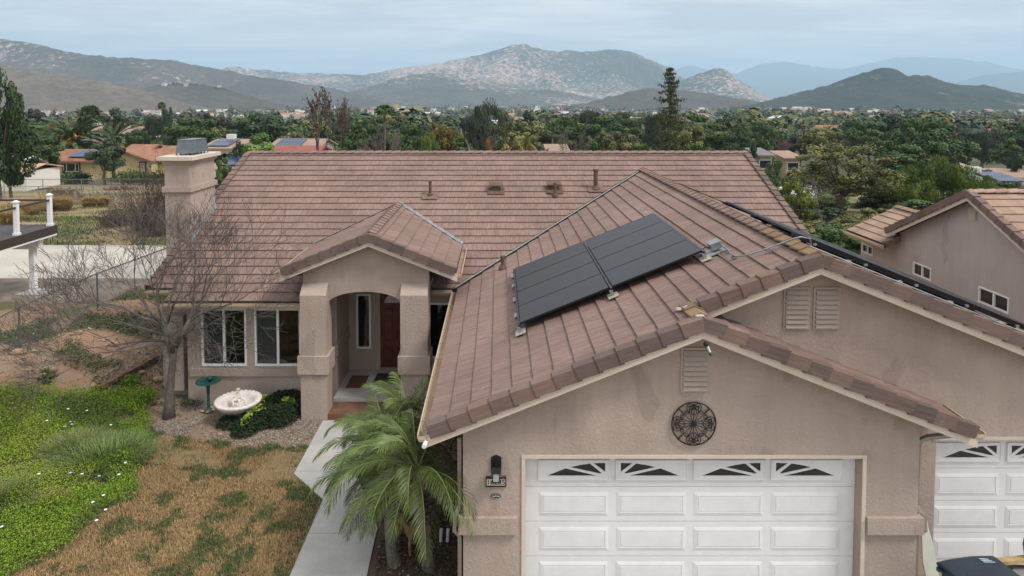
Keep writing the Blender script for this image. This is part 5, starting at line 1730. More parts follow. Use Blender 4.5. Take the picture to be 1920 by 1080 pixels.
# larger rocks one by one
rk = [(35, 667, 0.20, 'round tan boulder below the chain-link fence post'), (50, 683, 0.12, 'flat pale rock under the round boulder'), (54, 690, 0.10, 'small orange rock right of the flat one'), (92, 683, 0.19, 'long pale boulder behind a green sprout'),
      (61, 700, 0.10, 'grey rock lowest in the dirt bank group'), (72, 726, 0.07, 'small grey-tan rock low on the dirt bank'), (64, 661, 0.07, 'small tan rock right of the fence post foot'), (45, 674, 0.07, 'little rock between boulder and flat rock'), (8, 658, 0.14, 'flat pale rock at the far left edge'),
      (212, 643, 0.15, 'pale slab of rock beneath the bare tree'), (265, 705, 0.10, 'tan rock right of the fallen board'), (297, 717, 0.14, 'long pale rock beside the tree trunk'), (178, 750, 0.08, 'small tan rock by the end of the fallen board'), (205, 737, 0.07, 'reddish rock at the lower end of the board'),
      (155, 731, 0.08, 'pinkish rock left of the board end'), (175, 730, 0.09, 'flat pink rock touching the board end'), (157, 577, 0.10, 'dull rock near the second fence post'), (190, 583, 0.12, 'tan rock on the upper bank'), (412, 816, 0.07, 'cream rock at the gravel edge by the lawn'), (313, 718, 0.07, 'rusty stone against the tree trunk')]
for a, b, s_, lab in rk:
    p = atz(a, b, 0.3); p = atz(a, b, zgf(p.x, p.y))
    mb = MB(); mb.ball((p.x, p.y, zgf(p.x, p.y) + s_ * 0.3), (s_ * random.uniform(0.9, 1.3), s_ * 0.8, s_ * random.uniform(0.5, 0.7)), 10, 7, 0.10)
    o = mb.build('rock', M['rock'], sm=True); tag(o, lab, 'rock', 'loose rocks on the dirt bank')
# small green sprouts
for a, b, s_, lab in ((88, 706, 0.20, 'dark green sprout on the bare dirt bank'), (88, 686, 0.12, 'bright green sprout before the long boulder'), (308, 682, 0.22, 'dark little bush left of the tree trunk'), (245, 730, 0.30, 'bright leafy weed by the fallen board'), (275, 752, 0.30, 'bright leafy weed left of the tree foot')):
    p = atz(a, b, 0.25); p = atz(a, b, zgf(p.x, p.y))
    n = 420
    C = rng.normal(size=(n, 3)) * np.array([s_, s_, s_ * 0.5]) * 0.45 + np.array([p.x, p.y, zgf(p.x, p.y) + s_ * 0.5])
    V_, Q_ = leaves(C, rng.uniform(0.015, 0.04, n), 0.4)
    br = 'bright' in lab
    cc = lerp3((0.06, 0.12, 0.015) if br else (0.02, 0.045, 0.014), (0.15, 0.25, 0.03) if br else (0.06, 0.10, 0.03), rng.uniform(0, 1, n))
    o = obj('sprout', npmesh('sprout', V_, Q_, M['grass'], col=cc)); tag(o, lab, 'plant')

# fallen board
p0, p1 = atz(185, 737, 0.12), atz(312, 636, 0.55)
p0 = Vector((p0.x, p0.y, zgf(p0.x, p0.y) + 0.09)); p1 = Vector((p1.x, p1.y, zgf(p1.x, p1.y) + 0.12))
mb = MB(); mb.M = frame(p0, p1 - p0, (1, 0, 0.1)); L0 = (p1 - p0).length
mb.box(0, L0 * 0.62, -0.09, 0.09, -0.05, 0.05); mb.box(L0 * 0.62 + 0.01, L0, -0.085, 0.075, -0.055, 0.042)
o = mb.build('wood_board', M['wood']); tag(o, 'long weathered timber lying up the dirt bank', 'timber')

# fountain
ft = thing('garden_fountain', 'white scalloped bowl fountain with a small seated cherub', 'fountain', (-6.30, 16.3, -0.1))
fx, fy = -6.33, 16.30
mb = MB(); mb.lathe([(0.26, -0.1), (0.26, 0.0), (0.17, 0.05), (0.11, 0.14), (0.13, 0.22), (0.20, 0.27)], (fx, fy, -0.08), 20); mb.build('pedestal', M['rust'], ft, sm=True)
mb = MB(); mb.lathe([(0.12, 0.20), (0.25, 0.24), (0.36, 0.32)], (fx, fy, -0.08), 28); mb.build('bowl_foot', M['rust'], ft, sm=True)
seg = 96
prof = [(0.34, 0.30), (0.44, 0.36), (0.52, 0.44), (0.535, 0.48), (0.50, 0.50), (0.42, 0.485), (0.36, 0.46), (0.33, 0.40), (0.30, 0.36), (0.1, 0.34)]
vs = []; fs = []
for i, (r_, z) in enumerate(prof):
    for k in range(seg):
        a = 2 * math.pi * k / seg
        fl_ = abs(math.sin(a * 15)) if i < 7 else 0
        rr2 = r_ * (1 + 0.045 * fl_) ; zz = z + (0.028 * fl_ if 2 <= i <= 6 else 0)
        vs.append((fx + rr2 * math.cos(a), fy + rr2 * math.sin(a), zz - 0.08))
for i in range(len(prof) - 1):
    for k in range(seg):
        k2 = (k + 1) % seg
        fs.append((i * seg + k, i * seg + k2, (i + 1) * seg + k2, (i + 1) * seg + k))
fs.append(tuple(range((len(prof) - 1) * seg, len(prof) * seg)))
MB().add(vs, fs).build('bowl', M['fount'], ft, sm=True)
mb = MB(); mb.lathe([(0.15, 0.33), (0.15, 0.40), (0.135, 0.42), (0.15, 0.45), (0.10, 0.47)], (fx, fy, -0.08), 18); mb.build('plinth', M['fount'], ft, sm=True)


def skinned(name, joints, bones, mat, parent, sub=2):
    """one continuous body grown round a skeleton: joints {name: (pos, radius)}, bones [(a, b)]"""
    me = bpy.data.meshes.new(name)
    ks = list(joints)
    me.from_pydata([joints[k][0] for k in ks], [(ks.index(a), ks.index(b)) for a, b in bones], [])
    o = obj(name, me)
    sk = o.modifiers.new('skin', 'SKIN')
    for i, k in enumerate(ks):
        r = joints[k][1]
        me.skin_vertices[0].data[i].radius = (r, r) if not isinstance(r, tuple) else r
    me.skin_vertices[0].data[0].use_root = True
    sk.use_smooth_shade = True
    su = o.modifiers.new('sub', 'SUBSURF'); su.levels = sub; su.render_levels = sub
    me.materials.append(mat)
    if parent is not None: put(o, parent)
    return o


z0 = 0.37
cj = {'pel': ((fx, fy, z0 + 0.05), 0.060), 'belly': ((fx, fy, z0 + 0.11), 0.060), 'chest': ((fx, fy + 0.005, z0 + 0.17), 0.055), 'neck': ((fx, fy, z0 + 0.215), 0.028), 'head': ((fx, fy - 0.01, z0 + 0.27), 0.052), 'crown': ((fx, fy - 0.005, z0 + 0.315), 0.035)}
bn = [('pel', 'belly'), ('belly', 'chest'), ('chest', 'neck'), ('neck', 'head'), ('head', 'crown')]
for s_, q in ((1, 'r'), (-1, 'l')):
    cj['sh' + q] = ((fx + 0.065 * s_, fy, z0 + 0.175), 0.028); cj['el' + q] = ((fx + 0.10 * s_, fy - 0.05, z0 + 0.13), 0.022); cj['wr' + q] = ((fx + 0.055 * s_, fy - 0.10, z0 + 0.15), 0.018); cj['ha' + q] = ((fx + 0.035 * s_, fy - 0.12, z0 + 0.165), 0.016)
    cj['kn' + q] = ((fx + 0.09 * s_, fy - 0.13, z0 + 0.09), 0.034); cj['an' + q] = ((fx + 0.05 * s_, fy - 0.16, z0 + 0.005), 0.020); cj['to' + q] = ((fx + 0.05 * s_, fy - 0.205, z0 - 0.01), 0.014)
    bn += [('chest', 'sh' + q), ('sh' + q, 'el' + q), ('el' + q, 'wr' + q), ('wr' + q, 'ha' + q), ('pel', 'kn' + q), ('kn' + q, 'an' + q), ('an' + q, 'to' + q)]
skinned('cherub', cj, bn, M['fount'], ft)
mb = MB(); mb.ball((fx, fy + 0.0, z0 + 0.305), (0.056, 0.056, 0.036), 12, 7); mb.build('cherub_hair', nmat('aged_stone', (0.50, 0.38, 0.24), 0.8, 0.2, 20), ft, sm=True)

# bird bath
bb = thing('bird_bath', 'dark green metal bird bath on a slim post by the bay window', 'bird bath', (-7.27, 16.82, -0.1))
bx, by = -7.27, 16.80
mb = MB(); mb.lathe([(0.16, 0.0), (0.15, 0.03), (0.06, 0.06), (0.04, 0.12), (0.032, 0.4), (0.045, 0.62), (0.06, 0.68)], (bx, by, -0.1), 14); mb.build('post', M['green_metal'], bb, sm=True)
mb = MB(); mb.lathe([(0.05, 0.66), (0.16, 0.70), (0.255, 0.76), (0.30, 0.765), (0.295, 0.78), (0.24, 0.775), (0.15, 0.73), (0.05, 0.72)], (bx, by, -0.1), 24); mb.build('basin', M['green_metal'], bb, sm=True)
mb = MB(); mb.lathe([(0.03, 0.72), (0.05, 0.77), (0.10, 0.80), (0.02, 0.86)], (bx, by + 0.1, -0.1), 10); mb.build('finial', M['green_metal'], bb, sm=True)
for i in range(5):
    MB().ball((bx + 0.13 * math.cos(i * 1.25), by + 0.13 * math.sin(i * 1.25) - 0.03, -0.05), (0.05, 0.045, 0.03), 8, 5, 0.1).build('foot_stone', M['rock'], bb, sm=True)

# dark low shrub by the pillar with lime shoots
sh = thing('low_shrub', 'dark green spreading shrub with lime shoots between fountain and pillar', 'shrub', (-5.4, 16.5, -0.1))
n = 16000
u_ = rng.uniform(0, 1, n); ang_ = rng.uniform(0, 6.28, n)
blob = [(-5.35, 16.9, 0.62, 0.55, 0.42), (-5.75, 16.2, 0.45, 0.55, 0.40), (-5.3, 16.3, 0.42, 0.5, 0.38), (-5.95, 15.75, 0.32, 0.42, 0.26), (-5.85, 16.85, 0.35, 0.35, 0.32), (-6.45, 16.0, 0.3, 0.25, 0.2)]
bi = rng.choice(len(blob), n, p=[0.28, 0.2, 0.22, 0.12, 0.12, 0.06])
B_ = np.array(blob)[bi]
d_ = rng.normal(size=(n, 3)); d_ /= np.linalg.norm(d_, axis=1)[:, None]; d_[:, 2] = np.abs(d_[:, 2])
rad_ = rng.uniform(0.6, 1.05, n) ** 0.6
C = np.stack([B_[:, 0] + d_[:, 0] * B_[:, 2] * rad_, B_[:, 1] + d_[:, 1] * B_[:, 3] * rad_, -0.08 + d_[:, 2] * B_[:, 4] * rad_], 1)
C += (fbm(C[:, 0] * 5, C[:, 1] * 5, 4)[:, None] - 0.5) * np.array([0, 0, 0.16])
V_, Q_ = leaves(C, rng.uniform(0.014, 0.03, n), 0.35)
cc = lerp3((0.010, 0.022, 0.010), (0.040, 0.062, 0.026), rng.uniform(0, 1, n))
obj('foliage', npmesh('foliage', V_, Q_, M['grass'], col=cc), sh)
Cl = []
for (a, b, c_, d2) in ((-5.75, 16.2, -6.0, 15.7), (-5.8, 16.4, -5.9, 16.9), (-5.3, 16.5, -5.0, 16.6), (-5.7, 16.1, -5.95, 15.55)):
    for t in np.linspace(0, 1, 60):
        Cl.append((a + (c_ - a) * t + random.gauss(0, 0.03), b + (d2 - b) * t + random.gauss(0, 0.03), 0.28 + 0.12 * math.sin(t * 3) + random.gauss(0, 0.03) - 0.15 * t))
Cl = np.array(Cl)
V_, Q_ = leaves(Cl, rng.uniform(0.025, 0.05, len(Cl)), 0.5)
_ls = obj('lime_shoots', npmesh('lime_shoots', V_, Q_, M['grass'], col=lerp3((0.14, 0.20, 0.03), (0.24, 0.30, 0.05), rng.uniform(0, 1, len(Cl)))), sh); _ls['kind'] = 'stuff'

# deer figurine
dr = thing('deer_figurine', 'small tan deer figurine standing between the palm trunks', 'garden ornament', (-1.45, 11.45, -0.1))
dx, dy, dz = -1.45, 11.45, -0.12
def D(x, y, z): return (dx + x * 0.9 + y * 0.25, dy + y * 0.9 - x * 0.1, dz + z)
dj = {'rump': (D(0.20, 0.10, 0.42), 0.075), 'mid': (D(0.08, 0.03, 0.41), 0.078), 'chest': (D(-0.06, -0.05, 0.43), 0.078), 'neck1': (D(-0.13, -0.09, 0.53), 0.05), 'neck2': (D(-0.17, -0.11, 0.62), 0.038), 'head': (D(-0.20, -0.13, 0.68), 0.040), 'muz': (D(-0.27, -0.18, 0.655), 0.024), 'nose': (D(-0.30, -0.20, 0.645), 0.017), 'tail': (D(0.28, 0.14, 0.43), 0.018)}
bn = [('rump', 'mid'), ('mid', 'chest'), ('chest', 'neck1'), ('neck1', 'neck2'), ('neck2', 'head'), ('head', 'muz'), ('muz', 'nose'), ('rump', 'tail')]
for s_, q in ((1, 'a'), (-1, 'b')):
    o_ = 0.045 * s_
    dj['el' + q] = (D(-0.06 - o_ * 0.5, -0.05 + o_, 0.30), 0.032); dj['kn' + q] = (D(-0.07 - o_ * 0.5, -0.06 + o_, 0.17), 0.020); dj['ft' + q] = (D(-0.06 - o_ * 0.5, -0.05 + o_, 0.0), 0.020)
    dj['th' + q] = (D(0.20 - o_ * 0.5, 0.10 + o_, 0.30), 0.045); dj['hk' + q] = (D(0.26 - o_ * 0.5, 0.13 + o_, 0.17), 0.021); dj['hf' + q] = (D(0.23 - o_ * 0.5, 0.11 + o_, 0.0), 0.020)
    dj['ear' + q] = (D(-0.17 - o_, -0.10 + o_ * 1.3, 0.735), 0.015)
    bn += [('chest', 'el' + q), ('el' + q, 'kn' + q), ('kn' + q, 'ft' + q), ('rump', 'th' + q), ('th' + q, 'hk' + q), ('hk' + q, 'hf' + q), ('head', 'ear' + q)]
skinned('deer_body', dj, bn, M['deer'], dr)
# two pale pipe stubs
for i, x in enumerate((-1.02, -0.90)):
    o = MB().tube([(x, 11.75, -0.15), (x + 0.01, 11.75, 0.13)], 0.028, 9).build('pipe_stub', M['vinyl']); tag(o, '%s pale pipe stub standing in the mulch by the garage' % ('left', 'right')[i], 'pipe', 'pipe stubs in the mulch')

# wheeled bin, leaning board, sawhorse
bt = thing('wheeled_bin', 'dark blue-grey wheeled bin with a ribbed lid before the right garage door', 'bin', (6.75, 9.35, -0.06))
BM = Matrix.Translation((6.86, 9.33, -0.06)) @ Matrix.Rotation(R(99), 4, 'Z')
mb = MB(); mb.M = BM
mb.hexa([(-0.25, -0.32, 0.03), (0.25, -0.32, 0.03), (0.25, 0.30, 0.03), (-0.25, 0.30, 0.03), (-0.33, -0.42, 1.05), (0.33, -0.42, 1.05), (0.33, 0.40, 1.05), (-0.33, 0.40, 1.05)])
mb.box(-0.35, 0.35, -0.44, 0.42, 1.03, 1.07)
mb.build('bin_body', M['bin'], bt)
mb = MB(); mb.M = BM
vs = []; k = 8
for i in range(k + 1):
    y = -0.46 + 0.90 * i / k; z = 1.09 + 0.045 * math.sin(math.pi * (0.12 + 0.76 * i / k))
    vs += [(-0.36, y, z - 0.03), (-0.30, y, z), (0.30, y, z), (0.36, y, z - 0.03)]
fs = []
for i in range(k):
    for j in range(3): fs.append((i * 4 + j, i * 4 + j + 1, i * 4 + j + 5, i * 4 + j + 4))
n0 = len(vs); vs += [(x, y, z - 0.035) for x, y, z in vs]
fs += [tuple(reversed([q + n0 for q in f])) for f in fs]
for i in range(k):
    fs += [(i * 4, (i + 1) * 4, (i + 1) * 4 + n0, i * 4 + n0), (i * 4 + 3, i * 4 + 3 + n0, (i + 1) * 4 + 3 + n0, (i + 1) * 4 + 3)]
fs += [(0, n0, n0 + 1, 1), (1, n0 + 1, n0 + 2, 2), (2, n0 + 2, n0 + 3, 3), (k * 4, k * 4 + 1, k * 4 + 1 + n0, k * 4 + n0), (k * 4 + 1, k * 4 + 2, k * 4 + 2 + n0, k * 4 + 1 + n0), (k * 4 + 2, k * 4 + 3, k * 4 + 3 + n0, k * 4 + 2 + n0)]
mb.add(vs, fs)
lid = mb.build('lid', M['bin'], bt)
for x in (-0.16, 0.0, 0.16):
    mb = MB(); mb.M = BM
    mb.tube([(x, -0.30, 1.118), (x, 0.0, 1.137), (x, 0.28, 1.122)], 0.010, 5); mb.build('rib', M['bin'], lid)
mb = MB(); mb.M = BM; mb.tube([(-0.30, 0.46, 1.02), (0.30, 0.46, 1.02)], 0.018, 7); mb.box(-0.32, -0.27, 0.40, 0.48, 0.99, 1.04); mb.box(0.27, 0.32, 0.40, 0.48, 0.99, 1.04); mb.build('handle', M['bin'], bt)
for x in (-0.30, 0.24):
    mb = MB(); mb.M = BM; mb.tube([(x, 0.36, 0.12), (x + 0.06, 0.36, 0.12)], 0.12, 14); mb.build('wheel', M['black'], bt)
mb = MB(); mb.M = BM
for i in range(3):
    x = 0.16 + 0.035 * i
    mb.hexa([(x, -0.34 + 0.02 * i, 1.122), (x + 0.014, -0.34 + 0.02 * i, 1.122), (x + 0.03, -0.16, 1.136), (x + 0.012, -0.16, 1.136), (x, -0.34 + 0.02 * i, 1.126), (x + 0.014, -0.34 + 0.02 * i, 1.126), (x + 0.03, -0.16, 1.140), (x + 0.012, -0.16, 1.140)])
mb.build('paint_mark', nmat('pale_blue_mark', (0.45, 0.55, 0.66), 0.6), lid)
brd = MB()
pts = [(0.0, 1.10), (0.03, 0.95), (0.10, 0.70), (0.20, 0.1), (0.22, -0.05), (0.02, -0.05), (-0.03, 0.15), (-0.09, 0.45), (-0.09, 0.86), (-0.04, 0.93)]
brd.M = Matrix.Translation((6.80, 10.42, -0.01)) @ Matrix.Rotation(R(-6), 4, 'X') @ Matrix.Rotation(R(8), 4, 'Z')
brd.ext([(x, 0, z) for x, z in pts], (0, 0.03, 0))
o = brd.build('pointed_board', nmat('pale_board', (0.60, 0.62, 0.52), 0.6, 0.06, 3)); tag(o, 'pale cream pointed board leaning at the corner beside the bin', 'board')
shs = thing('sawhorse', 'black folding sawhorse with a yellowish wooden top bar', 'sawhorse', (7.6, 9.9, -0.06))
mb = MB(); mb.M = Matrix.Translation((7.95, 9.98, -0.06)) @ Matrix.Rotation(R(8), 4, 'Z'); mb.box(-0.45, 0.45, -0.05, 0.05, 0.84, 0.90); mb.build('top_bar', nmat('sawhorse_wood', (0.42, 0.30, 0.14), 0.7, 0.2, 9), shs)
for x in (-0.36, 0.36):
    for y in (-1, 1):
        mb = MB(); mb.M = Matrix.Translation((7.95, 9.98, -0.06)) @ Matrix.Rotation(R(8), 4, 'Z')
        mb.hexa([(x - 0.04 + 0.1 * (1 if x > 0 else -1), y * 0.26 - 0.03, 0), (x + 0.04 + 0.1 * (1 if x > 0 else -1), y * 0.26 - 0.03, 0), (x + 0.04 + 0.1 * (1 if x > 0 else -1), y * 0.26 + 0.03, 0), (x - 0.04 + 0.1 * (1 if x > 0 else -1), y * 0.26 + 0.03, 0),
                 (x - 0.07, y * 0.04 - 0.03, 0.838), (x + 0.07, y * 0.04 - 0.03, 0.838), (x + 0.07, y * 0.04 + 0.03, 0.838), (x - 0.07, y * 0.04 + 0.03, 0.838)])
        mb.build('leg', M['black'], shs)
o = MB().lathe([(0.09, 0.0), (0.11, 0.15), (0.10, 0.24), (0.05, 0.28)], (8.05, 10.0, 0.845), 12).build('blue_jug', nmat('blue_plastic', (0.02, 0.03, 0.30), 0.35)); tag(o, 'blue plastic jug standing on the sawhorse at the right edge', 'jug')

# ================================================================== palms by the garage
M['frond'] = leafmat('palm_leaflet', (0.020, 0.040, 0.010), (0.112, 0.150, 0.036), (0.26, 0.23, 0.08), 0.45)
M['rachis'] = nmat('palm_rachis', (0.16, 0.19, 0.06), 0.6, 0.2, 6)


def frond_arrays(L, el0, droop, nl, ll, seed, wid=0.011, hang=0.5):
    """a feather frond leaving the origin along +x: returns (leaflet quads, rnd, rachis points)"""
    r = np.random.default_rng(seed)
    pts = [np.array([0.0, 0, 0])]; tang = []
    n = 22
    side = 0.0
    for i in range(n):
        s = (i + 0.5) / n
        e = el0 - droop * s ** 1.35
        t = np.array([math.cos(e), 0.06 * math.sin(seed + 3 * s), math.sin(e)]); tang.append(t)
        pts.append(pts[-1] + t * L / n)
    pts = np.array(pts); tang = np.array(tang + [tang[-1]])
    V = []; Q = []; rn = []
    for i in range(nl):
        s = 0.14 + 0.86 * (i + 0.5) / nl
        k = s * n; a = int(min(k, n - 1)); f = k - a
        p = pts[a] * (1 - f) + pts[a + 1] * f; t = tang[a]
        up = np.cross(np.cross(t, [0, 0, 1.0]), t); up /= (np.linalg.norm(up) + 1e-6)
        for sd_ in (-1, 1):
            lat = np.cross(t, up) * sd_
            lt = np.cross(t, [0, 0, 1]); lt = lt / (np.linalg.norm(lt) + 1e-6) * sd_
            fl = ll * (0.45 + 0.75 * math.sin(math.pi * min(1, s * 0.95 + 0.08)) ** 0.8) * r.uniform(0.85, 1.1)
            d = t * (0.55 + 0.5 * s) + lt * (0.95 - 0.4 * s) + np.array([0, 0, 0.22 - 0.25 * s]) + r.normal(0, 0.07, 3)
            d /= np.linalg.norm(d)
            d2 = d + np.array([0, 0, -hang * r.uniform(0.7, 1.3)]); d2 /= np.linalg.norm(d2)
            d3 = d2 + np.array([0, 0, -hang * 1.2]); d3 /= np.linalg.norm(d3)
            p1 = p + d * fl * 0.45; p2 = p1 + d2 * fl * 0.33; p3 = p2 + d3 * fl * 0.22
            wv = np.cross(d, [0, 0, 1.0]); wv /= (np.linalg.norm(wv) + 1e-6); wv = wv * 0.7 + np.array([0, 0, 0.6]); wv /= np.linalg.norm(wv)
            b = len(V)
            V += [p - wv * wid * 0.4, p + wv * wid * 0.4, p1 - wv * wid, p1 + wv * wid, p2 - wv * wid * 0.75, p2 + wv * wid * 0.75, p3 - wv * 0.001, p3 + wv * 0.001]
            Q += [(b, b + 1, b + 3, b + 2), (b + 2, b + 3, b + 5, b + 4), (b + 4, b + 5, b + 7, b + 6)]
            q = min(1, max(0, r.normal(0.45, 0.2))); rn += [q, q, min(1, q + 0.08)]
    return np.array(V), np.array(Q), np.array(rn), pts


def tube_arrays(P, rs, sides=5):
    mb = MB(); mb.tube(P, rs, sides)
    return mb


FR = []
for i, (el, dp, L) in enumerate(((1.25, 1.35, 1.2), (0.95, 1.5, 1.4), (0.65, 1.55, 1.5), (0.35, 1.45, 1.5), (0.0, 1.2, 1.4), (-0.35, 0.95, 1.25), (0.8, 1.9, 1.55), (0.5, 1.9, 1.45))):
    v, q, rn, pp = frond_arrays(L, el, dp, 46, 0.30, 5 + i, 0.0055, 0.36)
    rc = MB(); rc.tube([tuple(p) for p in pp], [0.013 - 0.010 * k / len(pp) for k in range(len(pp))], 5)
    FR.append((npmesh('frond', v, q, M['frond'], rnd=rn), rc.mesh('rachis', M['rachis']), pp[-1]))


def small_palm(lab, base, crown, nf, seed, avoid=True, boots=True):
    r = random.Random(seed)
    t = thing('date_palm', lab, 'palm tree', base, 'pygmy date palms beside the front walk')
    base, crown = Vector(base), Vector(crown)
    mb = MB()
    P = [base + (crown - base) * k + Vector((0.05 * math.sin(k * 3 + seed), 0.05 * math.cos(k * 2 + seed) - 0.05, 0)) * math.sin(k * 3.14) for k in np.linspace(0, 1, 9)]
    mb.tube(P, [0.12, 0.10, 0.085, 0.08, 0.08, 0.08, 0.085, 0.09, 0.06], 10)
    for k in range(90):
        a = r.uniform(0, 6.28); s = r.uniform(0.05, 0.98)
        p = base + (crown - base) * s
        rr = 0.09
        q = Vector((p.x + rr * math.cos(a), p.y + rr * math.sin(a), p.z))
        o_ = Vector((math.cos(a), math.sin(a), 0.9)) * 0.045
        w_ = Vector((-math.sin(a), math.cos(a), 0)) * 0.022
        mb.add([q - w_, q + w_, q + o_, q + Vector((0, 0, -0.03))], [(0, 1, 2), (0, 3, 1), (0, 2, 3), (1, 3, 2)])
    mb.build('trunk', M['palmbark'], t)
    ga = 2.39996
    extra = [(-0.50, 2), (-0.38, 3), (-0.62, 7), (-0.46, 6), (-0.8, 3)] if seed == 3 else []
    for i in range(nf + len(extra)):
        k = min(i / nf, 0.99)
        typ = [0, 0, 6, 1, 7, 2, 2, 3, 3, 4, 4, 5][min(11, int(k * 12))]
        az = i * ga + r.uniform(-0.2, 0.2) + seed
        if i >= nf: az, typ = extra[i - nf]
        me, rm, tip = FR[typ]
        sc = r.uniform(0.85, 1.08)
        Mx = Matrix.Translation(crown + Vector((0, 0, 0.08 * (1 - k)))) @ Matrix.Rotation(az, 4, 'Z') @ Matrix.Rotation(r.uniform(-0.15, 0.15), 4, 'X') @ Matrix.Scale(sc, 4)
        tp = Mx @ Vector(tip); md_ = Mx @ (Vector(tip) * 0.6 + Vector((0, 0, 0.3)))
        if avoid:
            bad = False
            for p in (tp, md_, (tp + crown) / 2 + Vector((0, 0, 0.35))):
                if p.x > -0.66 and p.y > 10.14: bad = True
                if p.z > 2.5 and p.x > -1.35 and p.y > 9.75: bad = True
                if p.x > -1.6 and p.y > 16.2: bad = True
            if bad: continue
        f = bpy.data.objects.new('frond', me); COL.objects.link(f); f.parent = t; f.matrix_parent_inverse = Matrix.Translation(-WLOC[t.name]); f.matrix_basis = Mx
        rc = bpy.data.objects.new('rachis', rm); COL.objects.link(rc); rc.parent = f
    return t


small_palm('left of three feathery palms, arching over the concrete walk', (-1.80, 11.55, -0.1), (-2.05, 12.0, 1.40), 26, 1)
small_palm('rear of three feathery palms, highest and nearest the porch', (-1.45, 12.1, -0.1), (-1.70, 12.75, 1.52), 26, 2)
small_palm('right of three feathery palms, tucked against the garage corner', (-1.14, 11.05, -0.1), (-1.28, 10.52, 1.85), 32, 3)
small_palm('middle palm drooping low before the deer figurine', (-1.74, 11.15, -0.1), (-1.92, 11.35, 1.38), 16, 4.4)

# ================================================================== trees
def seg_arrays(segs, sides=4):
    """many tapered sticks: segs (n, 8) = p0, p1, r0, r1"""
    S_ = np.asarray(segs, float); n = len(S_)
    p0, p1, r0, r1 = S_[:, :3], S_[:, 3:6], S_[:, 6], S_[:, 7]
    d = p1 - p0; d /= (np.linalg.norm(d, axis=1)[:, None] + 1e-9)
    h = np.where(np.abs(d[:, 2:3]) < 0.9, np.array([[0, 0, 1.0]]), np.array([[1.0, 0, 0]]))
    u = np.cross(d, h); u /= np.linalg.norm(u, axis=1)[:, None]
    v = np.cross(d, u)
    V = []
    for P, r_ in ((p0, r0), (p1, r1)):
        for k in range(sides):
            a = 2 * math.pi * k / sides
            V.append(P + (u * math.cos(a) + v * math.sin(a)) * r_[:, None])
    V = np.stack(V, 1).reshape(-1, 3)
    i = (np.arange(n) * 2 * sides)[:, None]
    q = np.array([[k, (k + 1) % sides, sides + (k + 1) % sides, sides + k] for k in range(sides)])
    Q = (i[:, :, None] + q[None]).reshape(-1, 4)
    return V, Q


def grow(p, d, L, r, depth, segs, rnd, spread=0.6, up=0.15, taper=0.72, kids=(2, 3), wig=0.12, nmin=0.004):
    """a branching limb"""
    n = 4
    q = Vector(p); d = Vector(d).normalized(); nodes_ = []
    for i in range(n):
        d = (d + Vector((rnd.gauss(0, wig), rnd.gauss(0, wig), rnd.gauss(0, wig) + up * 0.15))).normalized()
        e = q + d * (L / n)
        ra = r * (1 - 0.35 * i / n); rb = r * (1 - 0.35 * (i + 1) / n)
        segs.append((*q, *e, max(ra, nmin), max(rb, nmin)))
        q = e; nodes_.append((Vector(q), Vector(d), rb))
    if depth <= 0: return
    k = rnd.randint(*kids)
    for j in range(k + 1):
        nd = nodes_[-1] if j < k else nodes_[rnd.randint(1, 2)]
        a = rnd.uniform(0, 6.28)
        o = nd[1].orthogonal().normalized(); o2 = nd[1].cross(o)
        dd = (nd[1] + (o * math.cos(a) + o2 * math.sin(a)) * spread * rnd.uniform(0.6, 1.3) + Vector((0, 0, up))).normalized()
        grow(nd[0], dd, L * rnd.uniform(0.62, 0.86), nd[2] * taper, depth - 1, segs, rnd, spread, up, taper, kids, wig, nmin)


# the bare tree in the front yard
bt_ = thing('bare_tree', 'leafless many-branched tree before the bay windows', 'tree', (-8.08, 16.45, -0.1))
rnd = random.Random(5)
tr = MB()
P = [(-8.10, 16.45, -0.15), (-8.09, 16.46, 0.3), (-8.04, 16.48, 0.9), (-7.98, 16.5, 1.4), (-7.95, 16.52, 1.75)]
tr.tube(P, [0.165, 0.108, 0.09, 0.08, 0.072], 12)
tr.tube([(-7.98, 16.5, 1.3), (-8.12, 16.55, 1.75), (-8.25, 16.6, 2.1)], [0.075, 0.06, 0.05], 9)
tr.tube([(-7.96, 16.52, 1.6), (-7.75, 16.55, 2.0), (-7.6, 16.6, 2.3)], [0.072, 0.058, 0.045], 9)
tr.tube([(-7.97, 16.5, 1.5), (-7.98, 16.35, 2.0), (-8.0, 16.3, 2.3)], [0.07, 0.055, 0.048], 9)
tr.build('trunk', M['greybark'], bt_, sm=True)
segs = []
